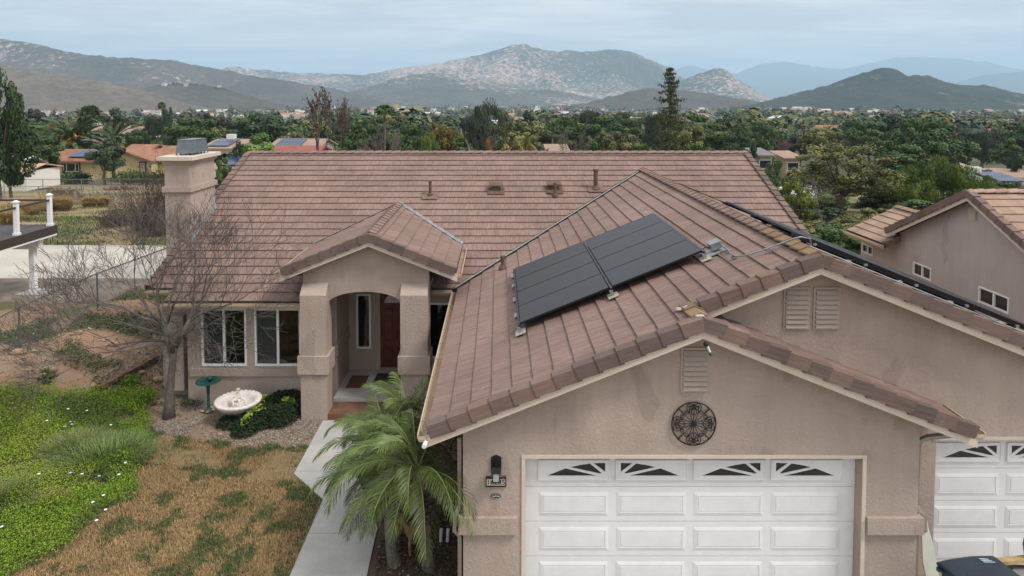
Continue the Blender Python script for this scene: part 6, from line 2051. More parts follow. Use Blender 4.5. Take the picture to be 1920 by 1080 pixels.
for (p, d, L, r) in (((-8.25, 16.6, 2.1), (-0.75, 0.1, 0.55), 1.15, 0.055), ((-8.25, 16.6, 2.1), (-0.35, 0.25, 0.9), 1.05, 0.055), ((-7.6, 16.6, 2.3), (0.55, 0.1, 0.75), 0.95, 0.05), ((-7.6, 16.6, 2.3), (0.15, 0.3, 1.0), 1.0, 0.05), ((-8.0, 16.3, 2.3), (-0.1, -0.3, 1.0), 1.05, 0.05),
                    ((-8.0, 16.3, 2.3), (0.45, -0.35, 0.7), 0.95, 0.045), ((-8.12, 16.55, 1.75), (-1.0, -0.1, 0.30), 1.25, 0.05), ((-8.12, 16.55, 1.9), (-0.95, -0.35, 0.55), 1.1, 0.045), ((-7.8, 16.5, 1.9), (0.6, -0.35, 0.45), 0.8, 0.035), ((-8.0, 16.4, 2.1), (-0.6, 0.3, 0.9), 1.1, 0.045), ((-8.15, 16.55, 1.95), (-1.0, 0.05, 0.12), 1.3, 0.045), ((-8.1, 16.5, 1.7), (-0.9, -0.3, 0.15), 1.2, 0.04), ((-8.2, 16.6, 2.1), (-0.8, 0.2, 0.75), 1.2, 0.045), ((-7.6, 16.6, 2.25), (0.85, 0.1, 0.6), 1.15, 0.045), ((-7.75, 16.55, 2.0), (0.8, -0.2, 0.35), 1.05, 0.035)):
    grow(p, d, L * 1.0, r * 0.66, 5, segs, rnd, 0.6, 0.15, 0.62, (2, 2), 0.13, 0.0033)
# pendulous twigs low round the trunk
for k in range(150):
    a = rnd.uniform(0, 6.28)
    p = (-8.0 + rnd.gauss(0, 0.75), 16.45 + rnd.gauss(0, 0.45), rnd.uniform(1.4, 2.4))
    d = (rnd.gauss(0, 1), rnd.gauss(0, 0.7), rnd.uniform(-1.0, 0.0))
    grow(p, d, rnd.uniform(0.25, 0.5), 0.007, 1, segs, rnd, 0.7, -0.12, 0.7, (1, 2), 0.22, 0.0035)
V_, Q_ = seg_arrays(segs, 5)
o = obj('branches', npmesh('branches', V_, Q_, M['twig']), bt_)


# ------------------------------------------------------------------ crowns: unit trees, 1 high and 1 wide
def merge(parts):
    V = []; Q = []; Rn = []; b = 0
    for v, q, r in parts:
        V.append(v); Q.append(q + b); Rn.append(r); b += len(v)
    return np.concatenate(V), np.concatenate(Q), np.concatenate(Rn)


def clump_crown(r, nclump, nleaf, ls, z0=0.28, shape='round', rad=0.5, flat=1.0, shell=0.5, droop=0.0):
    Cs = []
    for i in range(nclump):
        for _ in range(40):
            p = r.uniform(-1, 1, 3)
            if np.linalg.norm(p) <= 1: break
        u = (p[2] + 1) / 2
        if shape == 'round': w = 1.0
        elif shape == 'cone': w = (1 - u) * 1.25 + 0.12
        elif shape == 'tall': w = 0.62 + 0.5 * math.sin(math.pi * u)
        else: w = 0.55 + 0.6 * u
        Cs.append((p[0] * rad * 0.78 * w, p[1] * rad * 0.78 * w, z0 + (1 - z0) * (0.1 + 0.82 * u), r.uniform(0.55, 1.2)))
    Cs = np.array(Cs)
    k = r.integers(0, nclump, nleaf)
    d = r.normal(size=(nleaf, 3)); d /= np.linalg.norm(d, axis=1)[:, None]
    rr = (r.uniform(shell, 1.0, nleaf)) ** 0.8
    cr = rad * 0.36 * (9.0 / max(nclump, 9)) ** 0.33
    C = Cs[k, :3] + d * (rr * cr * Cs[k, 3])[:, None] * np.array([1, 1, (1 - z0) * 0.9 * flat])
    if droop:
        C[:, 2] -= droop * r.uniform(0, 1, nleaf) ** 2
    C[:, 2] = np.clip(C[:, 2], 0.03, 1.02)
    sh_ = r.normal(0.0, 0.17, nclump)
    rnd_ = np.clip(0.45 + sh_[k] + r.normal(0, 0.10, nleaf), 0, 1)
    n = d * 1.0 + np.array([0, 0, 0.25]) + r.normal(size=(nleaf, 3)) * 0.38; n /= np.linalg.norm(n, axis=1)[:, None]
    t = r.normal(size=(nleaf, 3)); t -= n * (t * n).sum(1)[:, None]; t /= np.linalg.norm(t, axis=1)[:, None]
    b = np.cross(n, t)
    s = (ls * r.uniform(0.6, 1.3, nleaf))[:, None]
    if droop: t = t * 0.4 + np.array([0, 0, -1.0]); t /= np.linalg.norm(t, axis=1)[:, None]; b = np.cross(n, t); s2 = s * 0.4
    else: s2 = s * 0.75
    V = np.stack([C - t * s, C - b * s2, C + t * s, C + b * s2], 1).reshape(-1, 3)
    i = np.arange(nleaf) * 4
    return V, np.stack([i, i + 1, i + 2, i + 3], 1), rnd_, Cs


def trunk_limbs(r, Cs, rt=0.028, z0=0.3, lean=0.0):
    sg = []
    top = np.array([lean, 0, z0 + 0.15])
    prev = np.array([0, 0, -0.02]); n = 5
    for i in range(n):
        q = top * (i + 1) / n + np.array([r.normal(0, 0.008), r.normal(0, 0.008), 0])
        sg.append((*prev, *q, rt * (1.25 - 0.6 * i / n), rt * (1.25 - 0.6 * (i + 1) / n))); prev = q
    for c in Cs[::2]:
        m = (top * 0.5 + c[:3] * 0.5) + np.array([0, 0, -0.03])
        st = top * r.uniform(0.6, 1.0)
        sg.append((*st, *m, rt * 0.5, rt * 0.33)); sg.append((*m, *c[:3], rt * 0.33, rt * 0.12))
    return seg_arrays(sg, 5)


PROTO = {}


def add_proto(name, leaf, bark='bark', seed=0, nclump=22, nleaf=5200, ls=0.024, limbs=True, **kw):
    r = np.random.default_rng(seed + 100)
    v, q, rn, Cs = clump_crown(r, nclump, nleaf, ls, **kw)
    cm = npmesh('crown', v, q, M[leaf], rnd=rn)
    tv, tq = trunk_limbs(r, Cs, z0=kw.get('z0', 0.28))
    PROTO[name] = (npmesh('trunk', tv, tq, M[bark]), cm)


M['leaf_dark'] = leafmat('dark_leaf', (0.014, 0.028, 0.012), (0.055, 0.082, 0.032))
M['leaf_mid'] = leafmat('green_leaf', (0.026, 0.050, 0.015), (0.092, 0.140, 0.038))
M['leaf_bright'] = leafmat('bright_leaf', (0.035, 0.075, 0.012), (0.11, 0.19, 0.03), (0.17, 0.21, 0.04))
M['leaf_olive'] = leafmat('olive_leaf', (0.048, 0.056, 0.018), (0.150, 0.150, 0.048), (0.22, 0.17, 0.06))
M['leaf_yellow'] = leafmat('yellow_leaf', (0.075, 0.065, 0.014), (0.22, 0.17, 0.035), (0.28, 0.19, 0.04))
M['leaf_lime'] = leafmat('lime_leaf', (0.060, 0.085, 0.012), (0.17, 0.20, 0.025), (0.24, 0.22, 0.03))
M['leaf_feather'] = leafmat('feathery_leaf', (0.036, 0.064, 0.012), (0.125, 0.170, 0.028), (0.18, 0.20, 0.04))
M['leaf_gum'] = leafmat('gum_leaf', (0.016, 0.026, 0.016), (0.060, 0.078, 0.046))
M['leaf_purple'] = leafmat('dusky_leaf', (0.028, 0.026, 0.024), (0.062, 0.058, 0.048))
M['leaf_red'] = leafmat('red_leaf', (0.030, 0.022, 0.019), (0.085, 0.042, 0.034), (0.26, 0.035, 0.04))
M['leaf_pink'] = leafmat('rosy_twig', (0.14, 0.065, 0.060), (0.26, 0.12, 0.11))
M['leaf_bare'] = leafmat('bare_twig', (0.085, 0.070, 0.060), (0.19, 0.155, 0.13))
M['leaf_pine'] = leafmat('pine_needle', (0.018, 0.042, 0.014), (0.070, 0.115, 0.034))
M['leaf_rust'] = leafmat('rust_leaf', (0.10, 0.048, 0.020), (0.24, 0.11, 0.04))
M['frond_far'] = leafmat('fan_palm_leaf', (0.022, 0.042, 0.012), (0.085, 0.125, 0.036), (0.17, 0.17, 0.06))

add_proto('round_dark', 'leaf_dark', seed=1)
add_proto('round_mid', 'leaf_mid', seed=2, nclump=26)
add_proto('bright', 'leaf_bright', seed=3, nclump=24, z0=0.2)
add_proto('olive_sparse', 'leaf_olive', seed=4, nclump=60, nleaf=9500, ls=0.012, z0=0.2, shell=0.25)
add_proto('yellow', 'leaf_yellow', seed=5, nclump=26, nleaf=4200, shell=0.3)
add_proto('lime', 'leaf_lime', seed=6, nclump=30, nleaf=6500, ls=0.017, z0=0.08, shape='tall')
add_proto('feather', 'leaf_feather', seed=7, nclump=46, nleaf=10500, ls=0.022, z0=0.08, shape='round', droop=0.09)
add_proto('gum', 'leaf_gum', 'greybark', seed=8, nclump=34, nleaf=7000, ls=0.020, z0=0.16, shape='tall', droop=0.06)
add_proto('purple', 'leaf_purple', seed=9, nclump=24)
add_proto('pine', 'leaf_pine', seed=10, nclump=40, nleaf=8500, ls=0.017, z0=0.12, shape='cone', flat=0.7)
add_proto('spruce_round', 'leaf_pine', seed=11, nclump=30, nleaf=7000, ls=0.018, z0=0.05, shape='tall')
add_proto('cypress', 'leaf_dark', seed=12, nclump=20, nleaf=2600, ls=0.035, z0=0.03, shape='tall')
add_proto('olive_round', 'leaf_olive', seed=14, nclump=26, nleaf=5600, z0=0.22)
add_proto('weeping', 'leaf_feather', seed=15, nclump=30, nleaf=7000, ls=0.028, z0=0.15, droop=0.16)
add_proto('thin_gum', 'leaf_olive', 'greybark', seed=16, nclump=16, nleaf=1700, ls=0.02, z0=0.3, shape='tall')
add_proto('bush_dark', 'leaf_dark', seed=19, nclump=40, nleaf=8500, ls=0.02, z0=0.02)
add_proto('rust', 'leaf_rust', seed=17, nclump=22, nleaf=1800, ls=0.016, shell=0.2)


def twig_proto(name, leaf, nleaf, ls, seed, depth=4, spread=0.55, kids=(2, 3)):
    rd = random.Random(seed); sg = []
    grow((0, 0, -0.02), (0.03, 0, 1), 0.30, 0.022, depth, sg, rd, spread, 0.22, 0.68, kids, 0.10, 0.0022)
    A = np.array(sg); top = A[:, 5].max(); wd = max(np.abs(A[:, 3]).max(), np.abs(A[:, 4]).max())
    A[:, [2, 5]] /= top; A[:, [0, 1, 3, 4]] *= 0.5 / wd
    v, q = seg_arrays(A, 4)
    tm = npmesh('trunk', v, q, M['twig'] if leaf != 'leaf_bare' else M['greybark'])
    r = np.random.default_rng(seed)
    thin = A[A[:, 7] < 0.008]
    k = r.integers(0, len(thin), nleaf); f = r.uniform(0, 1, nleaf)[:, None]
    C = thin[k, :3] * (1 - f) + thin[k, 3:6] * f + r.normal(0, 0.01, (nleaf, 3))
    V, Q = leaves(C, ls * r.uniform(0.6, 1.3, nleaf), 0.1, 0.35 if leaf in ('leaf_bare', 'leaf_pink') else 1)
    PROTO[name] = (tm, npmesh('crown', V, Q, M[leaf], rnd=r.uniform(0, 1, nleaf)))


twig_proto('bare', 'leaf_bare', 1500, 0.012, 21)
twig_proto('bare2', 'leaf_bare', 1800, 0.010, 22, 4, 0.7)
twig_proto('red_sparse', 'leaf_red', 620, 0.0115, 23, 4, 0.75)
twig_proto('pink', 'leaf_pink', 2600, 0.014, 24)


def spruce_proto(name, seed, n_lv=26, sparse=1.0):
    """tall open conifer: tiers of drooping boughs hung with needle sprays"""
    r = np.random.default_rng(seed); sg = []; C = []; S2 = []
    for i in range(10):
        sg.append((0, 0, i / 10, 0, 0, (i + 1) / 10, 0.017 * (1 - i / 10.5), 0.017 * (1 - (i + 1) / 10.5)))
    for i in range(n_lv):
        z = 0.12 + 0.86 * (i / n_lv) ** 0.92
        ln = 0.50 * (1 - z) ** 0.75 * r.uniform(0.75, 1.15) + 0.03
        for k in range(6):
            if r.uniform() < 0.12: continue
            a = r.uniform(0, 6.28); l2 = ln * r.uniform(0.55, 1.25)
            d = np.array([math.cos(a), math.sin(a), 0])
            tip = d * l2 + np.array([0, 0, z + l2 * r.uniform(-0.10, 0.10)])
            md_ = d * l2 * 0.5 + np.array([0, 0, z - l2 * 0.06])
            sg.append((0, 0, z, *md_, 0.005, 0.0035)); sg.append((*md_, *tip, 0.0035, 0.0015))
            m = int((24 + 150 * l2) * sparse)
            t = r.uniform(0.15, 1.0, m)[:, None]
            P_ = np.where(t < 0.5, np.array([0, 0, z]) * (1 - 2 * t) + md_ * 2 * t, md_ * (2 - 2 * t) + tip * (2 * t - 1))
            P_ = P_ + r.normal(0, 1, (m, 3)) * np.array([0.028, 0.028, 0.007]) * (0.4 + l2 * 2)
            P_[:, 2] -= np.abs(r.normal(0, 0.008, m))
            C.append(P_)
    C = np.concatenate(C)
    V, Q = leaves(C, 0.012 * r.uniform(0.6, 1.4, len(C)), 0.25, 0.6)
    v, q = seg_arrays(sg, 5)
    PROTO[name] = (npmesh('trunk', v, q, M['bark']), npmesh('crown', V, Q, M['leaf_conifer'], rnd=np.clip(r.normal(0.45, 0.25, len(C)), 0, 1)))


M['leaf_conifer'] = leafmat('conifer_needle', (0.020, 0.030, 0.012), (0.072, 0.090, 0.032), (0.11, 0.11, 0.04))
spruce_proto('open_conifer', 31)
spruce_proto('open_conifer2', 32, 22)


def fanpalm_proto(name, seed, zc=0.72, fans=44, skirt=True):
    r = np.random.default_rng(seed); parts = []
    sg = [(0, 0, -0.02, 0, 0, zc * 0.5, 0.045, 0.038), (0, 0, zc * 0.5, 0, 0, zc, 0.038, 0.042)]
    for i in range(fans):
        u = i / fans
        el = 1.35 - 2.2 * u + r.normal(0, 0.12); az = i * 2.39996 + r.normal(0, 0.2)
        d = np.array([math.cos(az) * math.cos(el), math.sin(az) * math.cos(el), math.sin(el)])
        sc = np.array([1.0, 1.0, (1 - zc) * 1.25])
        pl = 0.24 * r.uniform(0.85, 1.15)
        c0 = np.array([0, 0, zc]) + d * pl * sc
        sg.append((0, 0, zc, *c0, 0.006, 0.004))
        lat = np.cross(d, [0, 0, 1.0]); lat /= np.linalg.norm(lat) + 1e-6; up_ = np.cross(lat, d)
        m = 13; V = []; Q = []; rn = []
        for k in range(m):
            th = (k / (m - 1) - 0.5) * 3.9
            e = d * math.cos(th) + lat * math.sin(th) + up_ * 0.10
            fl = 0.24 * (1 - 0.22 * abs(th) / 2) * r.uniform(0.9, 1.1)
            tip = c0 + e * fl * sc + np.array([0, 0, -0.05 * r.uniform(0.4, 1.2)])
            mid = c0 + e * fl * 0.6 * sc
            w = (d * -math.sin(th) + lat * math.cos(th)) * 0.020
            b = len(V); V += [c0, mid - w, tip, mid + w]; Q.append((b, b + 1, b + 2, b + 3)); rn.append(np.clip(r.normal(0.5 - 0.25 * (u > 0.8), 0.2) + (0.5 if u > 0.9 else 0), 0, 1))
        parts.append((np.array(V), np.array(Q), np.array(rn)))
    v, q, rn = merge(parts)
    tv, tq = seg_arrays(sg, 7)
    PROTO[name] = (npmesh('trunk', tv, tq, M['palmbark']), npmesh('crown', v, q, M['frond_far'], rnd=rn))


fanpalm_proto('fan_palm', 41)
fanpalm_proto('fan_palm_low', 42, 0.5, 50)
fanpalm_proto('fan_palm_tall', 43, 0.86, 40)


def datepalm_proto(name, seed, zc=0.45, nf=64):
    parts = []; sg = [(0, 0, -0.02, 0, 0, zc, 0.06, 0.065)]
    r = np.random.default_rng(seed)
    for i in range(nf):
        u = i / nf
        el = 1.35 - 1.75 * u + r.normal(0, 0.08)
        v, q, rn, pp = frond_arrays(0.56 * r.uniform(0.9, 1.1), el, 0.9 + 0.3 * u, 26, 0.11, seed * 50 + i, 0.006, 0.25)
        az = i * 2.39996
        c, s = math.cos(az), math.sin(az)
        v = np.stack([v[:, 0] * c - v[:, 1] * s, v[:, 0] * s + v[:, 1] * c, v[:, 2] * 0.95 + zc], 1)
        parts.append((v, q, rn))
    v, q, rn = merge(parts)
    tv, tq = seg_arrays(sg, 9)
    PROTO[name] = (npmesh('trunk', tv, tq, M['palmbark']), npmesh('crown', v, q, M['frond_far'], rnd=rn))


datepalm_proto('canary_palm', 51)
datepalm_proto('queen_palm', 52, 0.62, 22)
M['fruit'] = nmat('date_fruit', (0.48, 0.20, 0.025), 0.6, 0.3, 6)

TREE_OCC = []      # (px, half width px, Y) of placed trees


def plant(kind, px, top, hw, Y, lab, group=None, base=None, name=None, py_base=None, part_names=('trunk', 'crown')):
    p = at(px, top, Y)
    zb = zgf(p.x, Y) - 0.05
    h = max(1.0, p.z - zb)
    wv = {'gum': 3.3, 'spruce_round': 3.1, 'pine': 2.9, 'olive_sparse': 2.8, 'feather': 2.7, 'cypress': 3.2, 'lime': 3.0, 'thin_gum': 3.0, 'open_conifer': 2.6, 'fan_palm': 2.2, 'fan_palm_low': 2.2, 'fan_palm_tall': 2.2, 'canary_palm': 2.1}.get(kind, 2.5) * hw / F * (Y * CP)
    nm_ = name or {'fan_palm': 'fan_palm', 'fan_palm_low': 'fan_palm', 'fan_palm_tall': 'fan_palm', 'canary_palm': 'date_palm', 'queen_palm': 'queen_palm', 'open_conifer': 'conifer_tree', 'open_conifer2': 'conifer_tree', 'pine': 'pine_tree', 'spruce_round': 'pine_tree', 'cypress': 'cypress_tree', 'gum': 'gum_tree', 'thin_gum': 'gum_tree', 'bare': 'bare_tree', 'bare2': 'bare_tree'}.get(kind, 'tree')
    t = bpy.data.objects.new(nm_, None); COL.objects.link(t); t.empty_display_size = 0.3
    t.location = (p.x, Y, zb); t.scale = (wv, wv, h)
    t.rotation_euler = (0, 0, random.uniform(0, 6.28))
    tag(t, lab, 'palm tree' if 'palm' in nm_ else 'tree', group)
    tm, cm = PROTO[kind]
    for nme, me in zip(part_names, (tm, cm)):
        o = bpy.data.objects.new(nme, me); COL.objects.link(o); o.parent = t
    TREE_OCC.append((px, hw, Y))
    return t


PL = [
 ('spruce_round', -10, 108, 40, 64, 'tall dark evergreen cut off by the left edge of the picture'),
 ('bush_dark', 14, 200, 42, 66, 'bushy dark evergreen low at the left edge before the palm'),
 ('round_mid', 80, 252, 36, 98, 'leafy green tree with a forked trunk before the yellow house windows'),
 ('canary_palm', 132, 200, 62, 128, 'big feathery palm with orange fruit clusters behind the yellow house'),
 ('fan_palm', 167, 178, 27, 150, 'fan palm rising behind the feathery palm with orange fruit'),
 ('round_dark', 194, 258, 35, 92, 'dark tree covering the middle of the yellow house'),
 ('queen_palm', 212, 226, 32, 106, 'yellowish feather palm behind the dark tree at the yellow house'),
 ('round_dark', 224, 200, 28, 190, 'dark round tree beyond the yellow house'),
 ('olive_round', 282, 218, 32, 180, 'olive round tree behind the terracotta gable'),
 ('fan_palm_low', 332, 222, 24, 128, 'fan palm just left of the chimney cap'),
 ('purple', 384, 204, 28, 190, 'dusky purple-brown round tree above the chimney cap'),
 ('purple', 427, 212, 21, 185, 'smaller dusky round tree right of the one above the chimney cap'),
 ('bright', 480, 240, 44, 72, 'dense bright green tree beyond the left end of the roof ridge'),
 ('round_dark', 440, 262, 16, 66, 'narrow dark tree between chimney and bright green tree'),
 ('round_mid', 418, 290, 14, 58, 'small green tree beside the chimney cap, below the pale house'),
 ('red_sparse', 596, 160, 62, 62, 'open sparse tree with dark red leaves behind the ridge'),
 ('red_sparse', 640, 182, 26, 66, 'smaller sparse red-leaved tree just right of the larger one'),
 ('bright', 655, 250, 30, 74, 'green bushy tree behind the small red-leaved tree'),
 ('fan_palm', 670, 216, 20, 100, 'fan palm right of the red-leaved tree'),
 ('bare2', 700, 232, 30, 72, 'grey leafless bushy tree right of the red-leaved trees'),
 ('bare', 738, 244, 26, 68, 'second grey leafless bush, nearest the ridge'),
 ('round_mid', 765, 226, 34, 92, 'broad green tree left of the yellowing trees'),
 ('weeping', 800, 238, 28, 78, 'weeping green tree trailing behind the ridge'),
 ('yellow', 828, 216, 24, 96, 'tree with yellow-olive autumn leaves, taller of two'),
 ('olive_round', 858, 228, 22, 98, 'olive yellow tree beside the taller yellow one'),
 ('fan_palm', 866, 238, 22, 72, 'fan palm behind the flag'),
 ('bright', 890, 266, 18, 64, 'low bright green bush right of the flag'),
 ('gum', 908, 178, 31, 92, 'tall dense dark gum tree in the middle behind the ridge'),
 ('thin_gum', 940, 195, 18, 96, 'thin brownish gum tree right of the dense dark one'),
 ('rust', 918, 246, 14, 70, 'rust-red leafless bush at the foot of the dense gum'),
 ('yellow', 962, 256, 28, 70, 'low yellowish tree right of the dense gum'),
 ('lime', 989, 250, 12, 72, 'small lime green tree beside the low yellowish one'),
 ('fan_palm_low', 1020, 248, 20, 74, 'low fan palm behind the middle of the ridge'),
 ('fan_palm_tall', 1036, 222, 17, 120, 'slim fan palm behind the low one in mid ridge'),
 ('fan_palm_tall', 1058, 212, 18, 140, 'tall fan palm right of the slim one'),
 ('bare', 1076, 248, 26, 74, 'grey leafless shrub tree behind the ridge'),
 ('purple', 1082, 204, 26, 175, 'dusky dark tree behind the tall fan palm'),
 ('round_dark', 1128, 214, 30, 160, 'dark green tree in the row left of the conifer'),
 ('round_dark', 992, 206, 24, 175, 'dark tree beyond the low yellowish one'),
 ('bright', 1116, 255, 30, 66, 'bright green bush behind the ridge, right of the leafless shrub'),
 ('bright', 1150, 264, 18, 68, 'smaller bright green bush beside the bigger one'),
 ('fan_palm_low', 1204, 232, 38, 66, 'wide fan palm left of the tall conifer'),
 ('open_conifer', 1256, 116, 40, 72, 'tall open conifer standing against the mountains'),
 ('olive_round', 1288, 216, 34, 78, 'olive green tree right of the tall conifer'),
 ('fan_palm_low', 1304, 232, 26, 70, 'fan palm right of the tall conifer'),
 ('round_dark', 1394, 236, 26, 100, 'dark tree beyond the right end of the ridge'),
 ('round_mid', 1428, 222, 26, 125, 'rounded green tree behind the dark one at the ridge end'),
 ('pink', 1456, 258, 26, 135, 'rosy leafless tree right of the ridge end'),
 ('purple', 1502, 246, 24, 150, 'dusky dark tree behind the rosy one'),
 ('spruce_round', 1458, 286, 22, 52, 'dark green evergreen right of the roof end'),
 ('lime', 1428, 318, 20, 46, 'lime green shrub behind the roof rake'),
 ('lime', 1497, 330, 30, 40, 'yellow-green tree right of the roof rake'),
 ('olive_sparse', 1580, 262, 92, 52, 'wide olive tree with open branches between the two houses'),
 ('bare2', 1545, 330, 55, 44, 'grey leafless thicket under the wide olive tree'),
 ('pine', 1610, 216, 28, 130, 'pine tree beyond the wide olive tree'),
 ('spruce_round', 1712, 206, 42, 84, 'left of the two tall pines at right'),
 ('spruce_round', 1752, 208, 46, 88, 'right of the two tall pines at right'),
 ('pine', 1700, 262, 50, 80, 'bushy pine below the two tall pines'),
 ('feather', 1690, 318, 52, 54, 'left feathery yellow-green tree before the pines'),
 ('feather', 1756, 290, 52, 56, 'middle feathery yellow-green tree before the pines'),
 ('feather', 1806, 308, 44, 55, 'right feathery yellow-green tree above the neighbour roof'),
 ('gum', 1845, 240, 32, 130, 'grey-green gum tree at right with a pale trunk'),
 ('pine', 1893, 252, 24, 120, 'dark conifer near the right edge'),
 ('cypress', 1908, 282, 7, 95, 'slim cypress near the right edge'),
 ('cypress', 1898, 286, 6, 97, 'second slim cypress left of the other'),
 ('round_dark', 1862, 318, 20, 80, 'small dark tree left of the grey-roofed house at right'),
 ('round_mid', 60, 218, 26, 150, 'green tree left of the feathery palm'),
 ('purple', 68, 196, 24, 220, 'dusky tree far left beyond the green one'),
 ('round_mid', 255, 240, 18, 150, 'green tree behind the terracotta gable ridge'),
 ('cypress', 305, 192, 3.5, 280, 'slim cypress in the row left of the chimney cap, first'),
 ('cypress', 312, 195, 3.5, 280, 'slim cypress in the row left of the chimney cap, second'),
 ('cypress', 319, 192, 3.5, 280, 'slim cypress in the row left of the chimney cap, third'),
 ('fan_palm_tall', 303, 184, 8, 260, 'tiny tall fan palm over the cypress row'),
 ('weeping', 300, 255, 24, 122, 'drooping green tree behind the terracotta roof'),
 ('olive_round', 545, 234, 26, 110, 'olive round tree left of the sparse red-leaved trees'),
 ('round_mid', 706, 212, 26, 150, 'green round tree beyond the grey leafless bushes'),
 ('olive_round', 738, 204, 24, 195, 'olive tree farther back above the leafless bushes'),
 ('round_mid', 1166, 204, 28, 170, 'broad green tree left of the conifer, behind the wide fan palm'),
 ('gum', 1226, 212, 18, 170, 'grey-green tall tree just left behind the conifer'),
 ('olive_round', 1340, 228, 26, 140, 'olive tree between conifer and ridge end'),
 ('round_dark', 1354, 212, 24, 200, 'dark tree farther back between conifer and ridge end'),
 ('olive_round', 1532, 230, 30, 145, 'olive round tree beyond the wide open-branched one, left side'),
 ('olive_round', 1564, 236, 28, 160, 'second olive round tree beyond the wide open-branched one'),
 ('round_mid', 1648, 238, 34, 120, 'green round tree left of the tall pines'),
 ('yellow', 292, 270, 12, 118, 'small yellowing bush by the terracotta roof'),
]
for k_ in PL:
    plant(*k_)
fp = bpy.data.objects  # fruit of the feathery palm
for o in list(COL.objects):
    if o.get('label', '').startswith('big feathery palm'):
        rr = random.Random(3)
        mb = MB()
        for k in range(26):
            a = rr.uniform(0, 6.28); q = rr.uniform(0.08, 0.24)
            c = Vector((math.cos(a) * q, math.sin(a) * q, 0.47 + rr.uniform(-0.06, 0.12)))
            mb.tube([(0, 0, 0.47), (c.x * 0.6, c.y * 0.6, c.z + 0.04), tuple(c), (c.x * 1.15, c.y * 1.15, c.z - 0.05)], [0.006, 0.010, 0.018, 0.008], 5)
        fo = mb.build('fruit_cluster', M['fruit']); fo.parent = o

# flag behind the ridge
fg = thing('flag', 'small american flag on a slanted pole behind the roof ridge', 'flag', tuple(at(882, 290, 60)))
a, b = at(886, 290, 60), at(872, 262, 60)
mb = MB(); mb.tube([a - Vector((0, 0, 3)), a, b], 0.03, 6); mb.build('pole', M['metal'], fg)
u1 = b + (a - b) * 0.05; u2 = b + (a - b) * 0.75
M['flag_red'] = nmat('flag_red', (0.42, 0.03, 0.04), 0.8); M['flag_blue'] = nmat('flag_blue', (0.03, 0.05, 0.20), 0.8); M['flag_white'] = nmat('flag_white', (0.7, 0.7, 0.7), 0.8)
e1 = Vector((0.30, 0.1, -0.95))
for i in range(13):
    t0_, t1_ = i / 13, (i + 1) / 13
    p = [u1 + (u2 - u1) * t0_, u1 + (u2 - u1) * t1_, u1 + (u2 - u1) * t1_ + e1 * (1 - 0.4 * t1_), u1 + (u2 - u1) * t0_ + e1 * (1 - 0.4 * t0_)]
    MB().ext(p, (0.003, -0.012, 0)).build('stripe', M['flag_red' if i % 2 == 0 else 'flag_white'], fg)
p = [u1, u1 + (u2 - u1) * 0.54, u1 + (u2 - u1) * 0.54 + e1 * 0.34, u1 + e1 * 0.4]
MB().ext([q - Vector((0, 0.02, 0)) for q in p], (0.003, -0.02, 0)).build('canton', M['flag_blue'], fg)

# ================================================================== neighbour house on the right
def atx(px, py, X):
    D = F * X / (px - VX); k = (py - PY) / F
    h = k * D * CP + D * SP
    return Vector((X, D * CP - k * D * SP, HC - h))


XN = 13.9
nb = thing('neighbour_house', 'grey-tan stucco neighbour house with light brown tile roof at the right', 'house', (XN, 20, 0))
ap = atx(1814, 358, XN - 0.32); rl0 = atx(1661, 430, XN - 0.32)
pn = (ap.z - rl0.z) / (rl0.y - ap.y)
ypk = ap.y
yfr = ypk - 6.4
zfr = ap.z - pn * 6.4
ybk = rl0.y
zbk = rl0.z
CN, SNn = math.cos(math.atan(pn)), math.sin(math.atan(pn))
mb = MB()
x0, x1 = XN - 0.32, XN + 13
mb.ext([(x0, yfr, zfr - 0.05), (x1, yfr, zfr - 0.05), (x1, ypk, ap.z - 0.05), (x0, ypk, ap.z - 0.05)], (0, 0, -0.12))
mb.ext([(x0, ypk, ap.z - 0.05), (x1, ypk, ap.z - 0.05), (x1, ybk, zbk - 0.05), (x0, ybk, zbk - 0.05)], (0, 0, -0.12))
nroof = mb.build('roof', M['deck'], nb)
tiles('roof_tile_field', (x0, yfr, zfr), (1, 0, 0), (0, CN, SNn), (0, 13.3), 6.4 / CN, 0.37, [], M['tile_nb'], parent=nroof)
tiles('roof_tile_field', (x1, ybk, zbk), (-1, 0, 0), (0, -CN, SNn), (0, 13.3), (ybk - ypk) / CN, 0.37, [], M['tile_nb'], parent=nroof)
rk1 = long_tile('rake_tile', RP, RE + 0.05, (0.014, 0.024), (0.0, -0.008), M['trimtile'])
rk2 = long_tile('rake_tile', RPm, RE + 0.05, (-0.014, 0.024), (0.0, -0.008), M['trimtile'])
rake((x0, yfr, zfr), (x0, ypk, ap.z), (-1, 0, 0), nroof)
rake((x0, ybk, zbk), (x0, ypk, ap.z), (-1, 0, 0), nroof)
ncap = long_tile('ridge_tile', CPf, CE + 0.05, (0, 0.03), (0, 0.0), M['tile_nb'])
caps((x1, ypk, ap.z + 0.01), (x0, ypk, ap.z + 0.01), nroof, [ncap])
for (ya, za, yb2, zb2) in ((yfr, zfr, ypk, ap.z), (ybk, zbk, ypk, ap.z)):
    q = [Vector((x0 - 0.012, ya, za - 0.29)), Vector((x0 - 0.012, yb2, zb2 - 0.29)), Vector((x0 - 0.012, yb2, zb2 - 0.1)), Vector((x0 - 0.012, ya, za - 0.1))]
    MB().ext(q, (0.04, 0, 0)).build('fascia', M['cream'], nb)
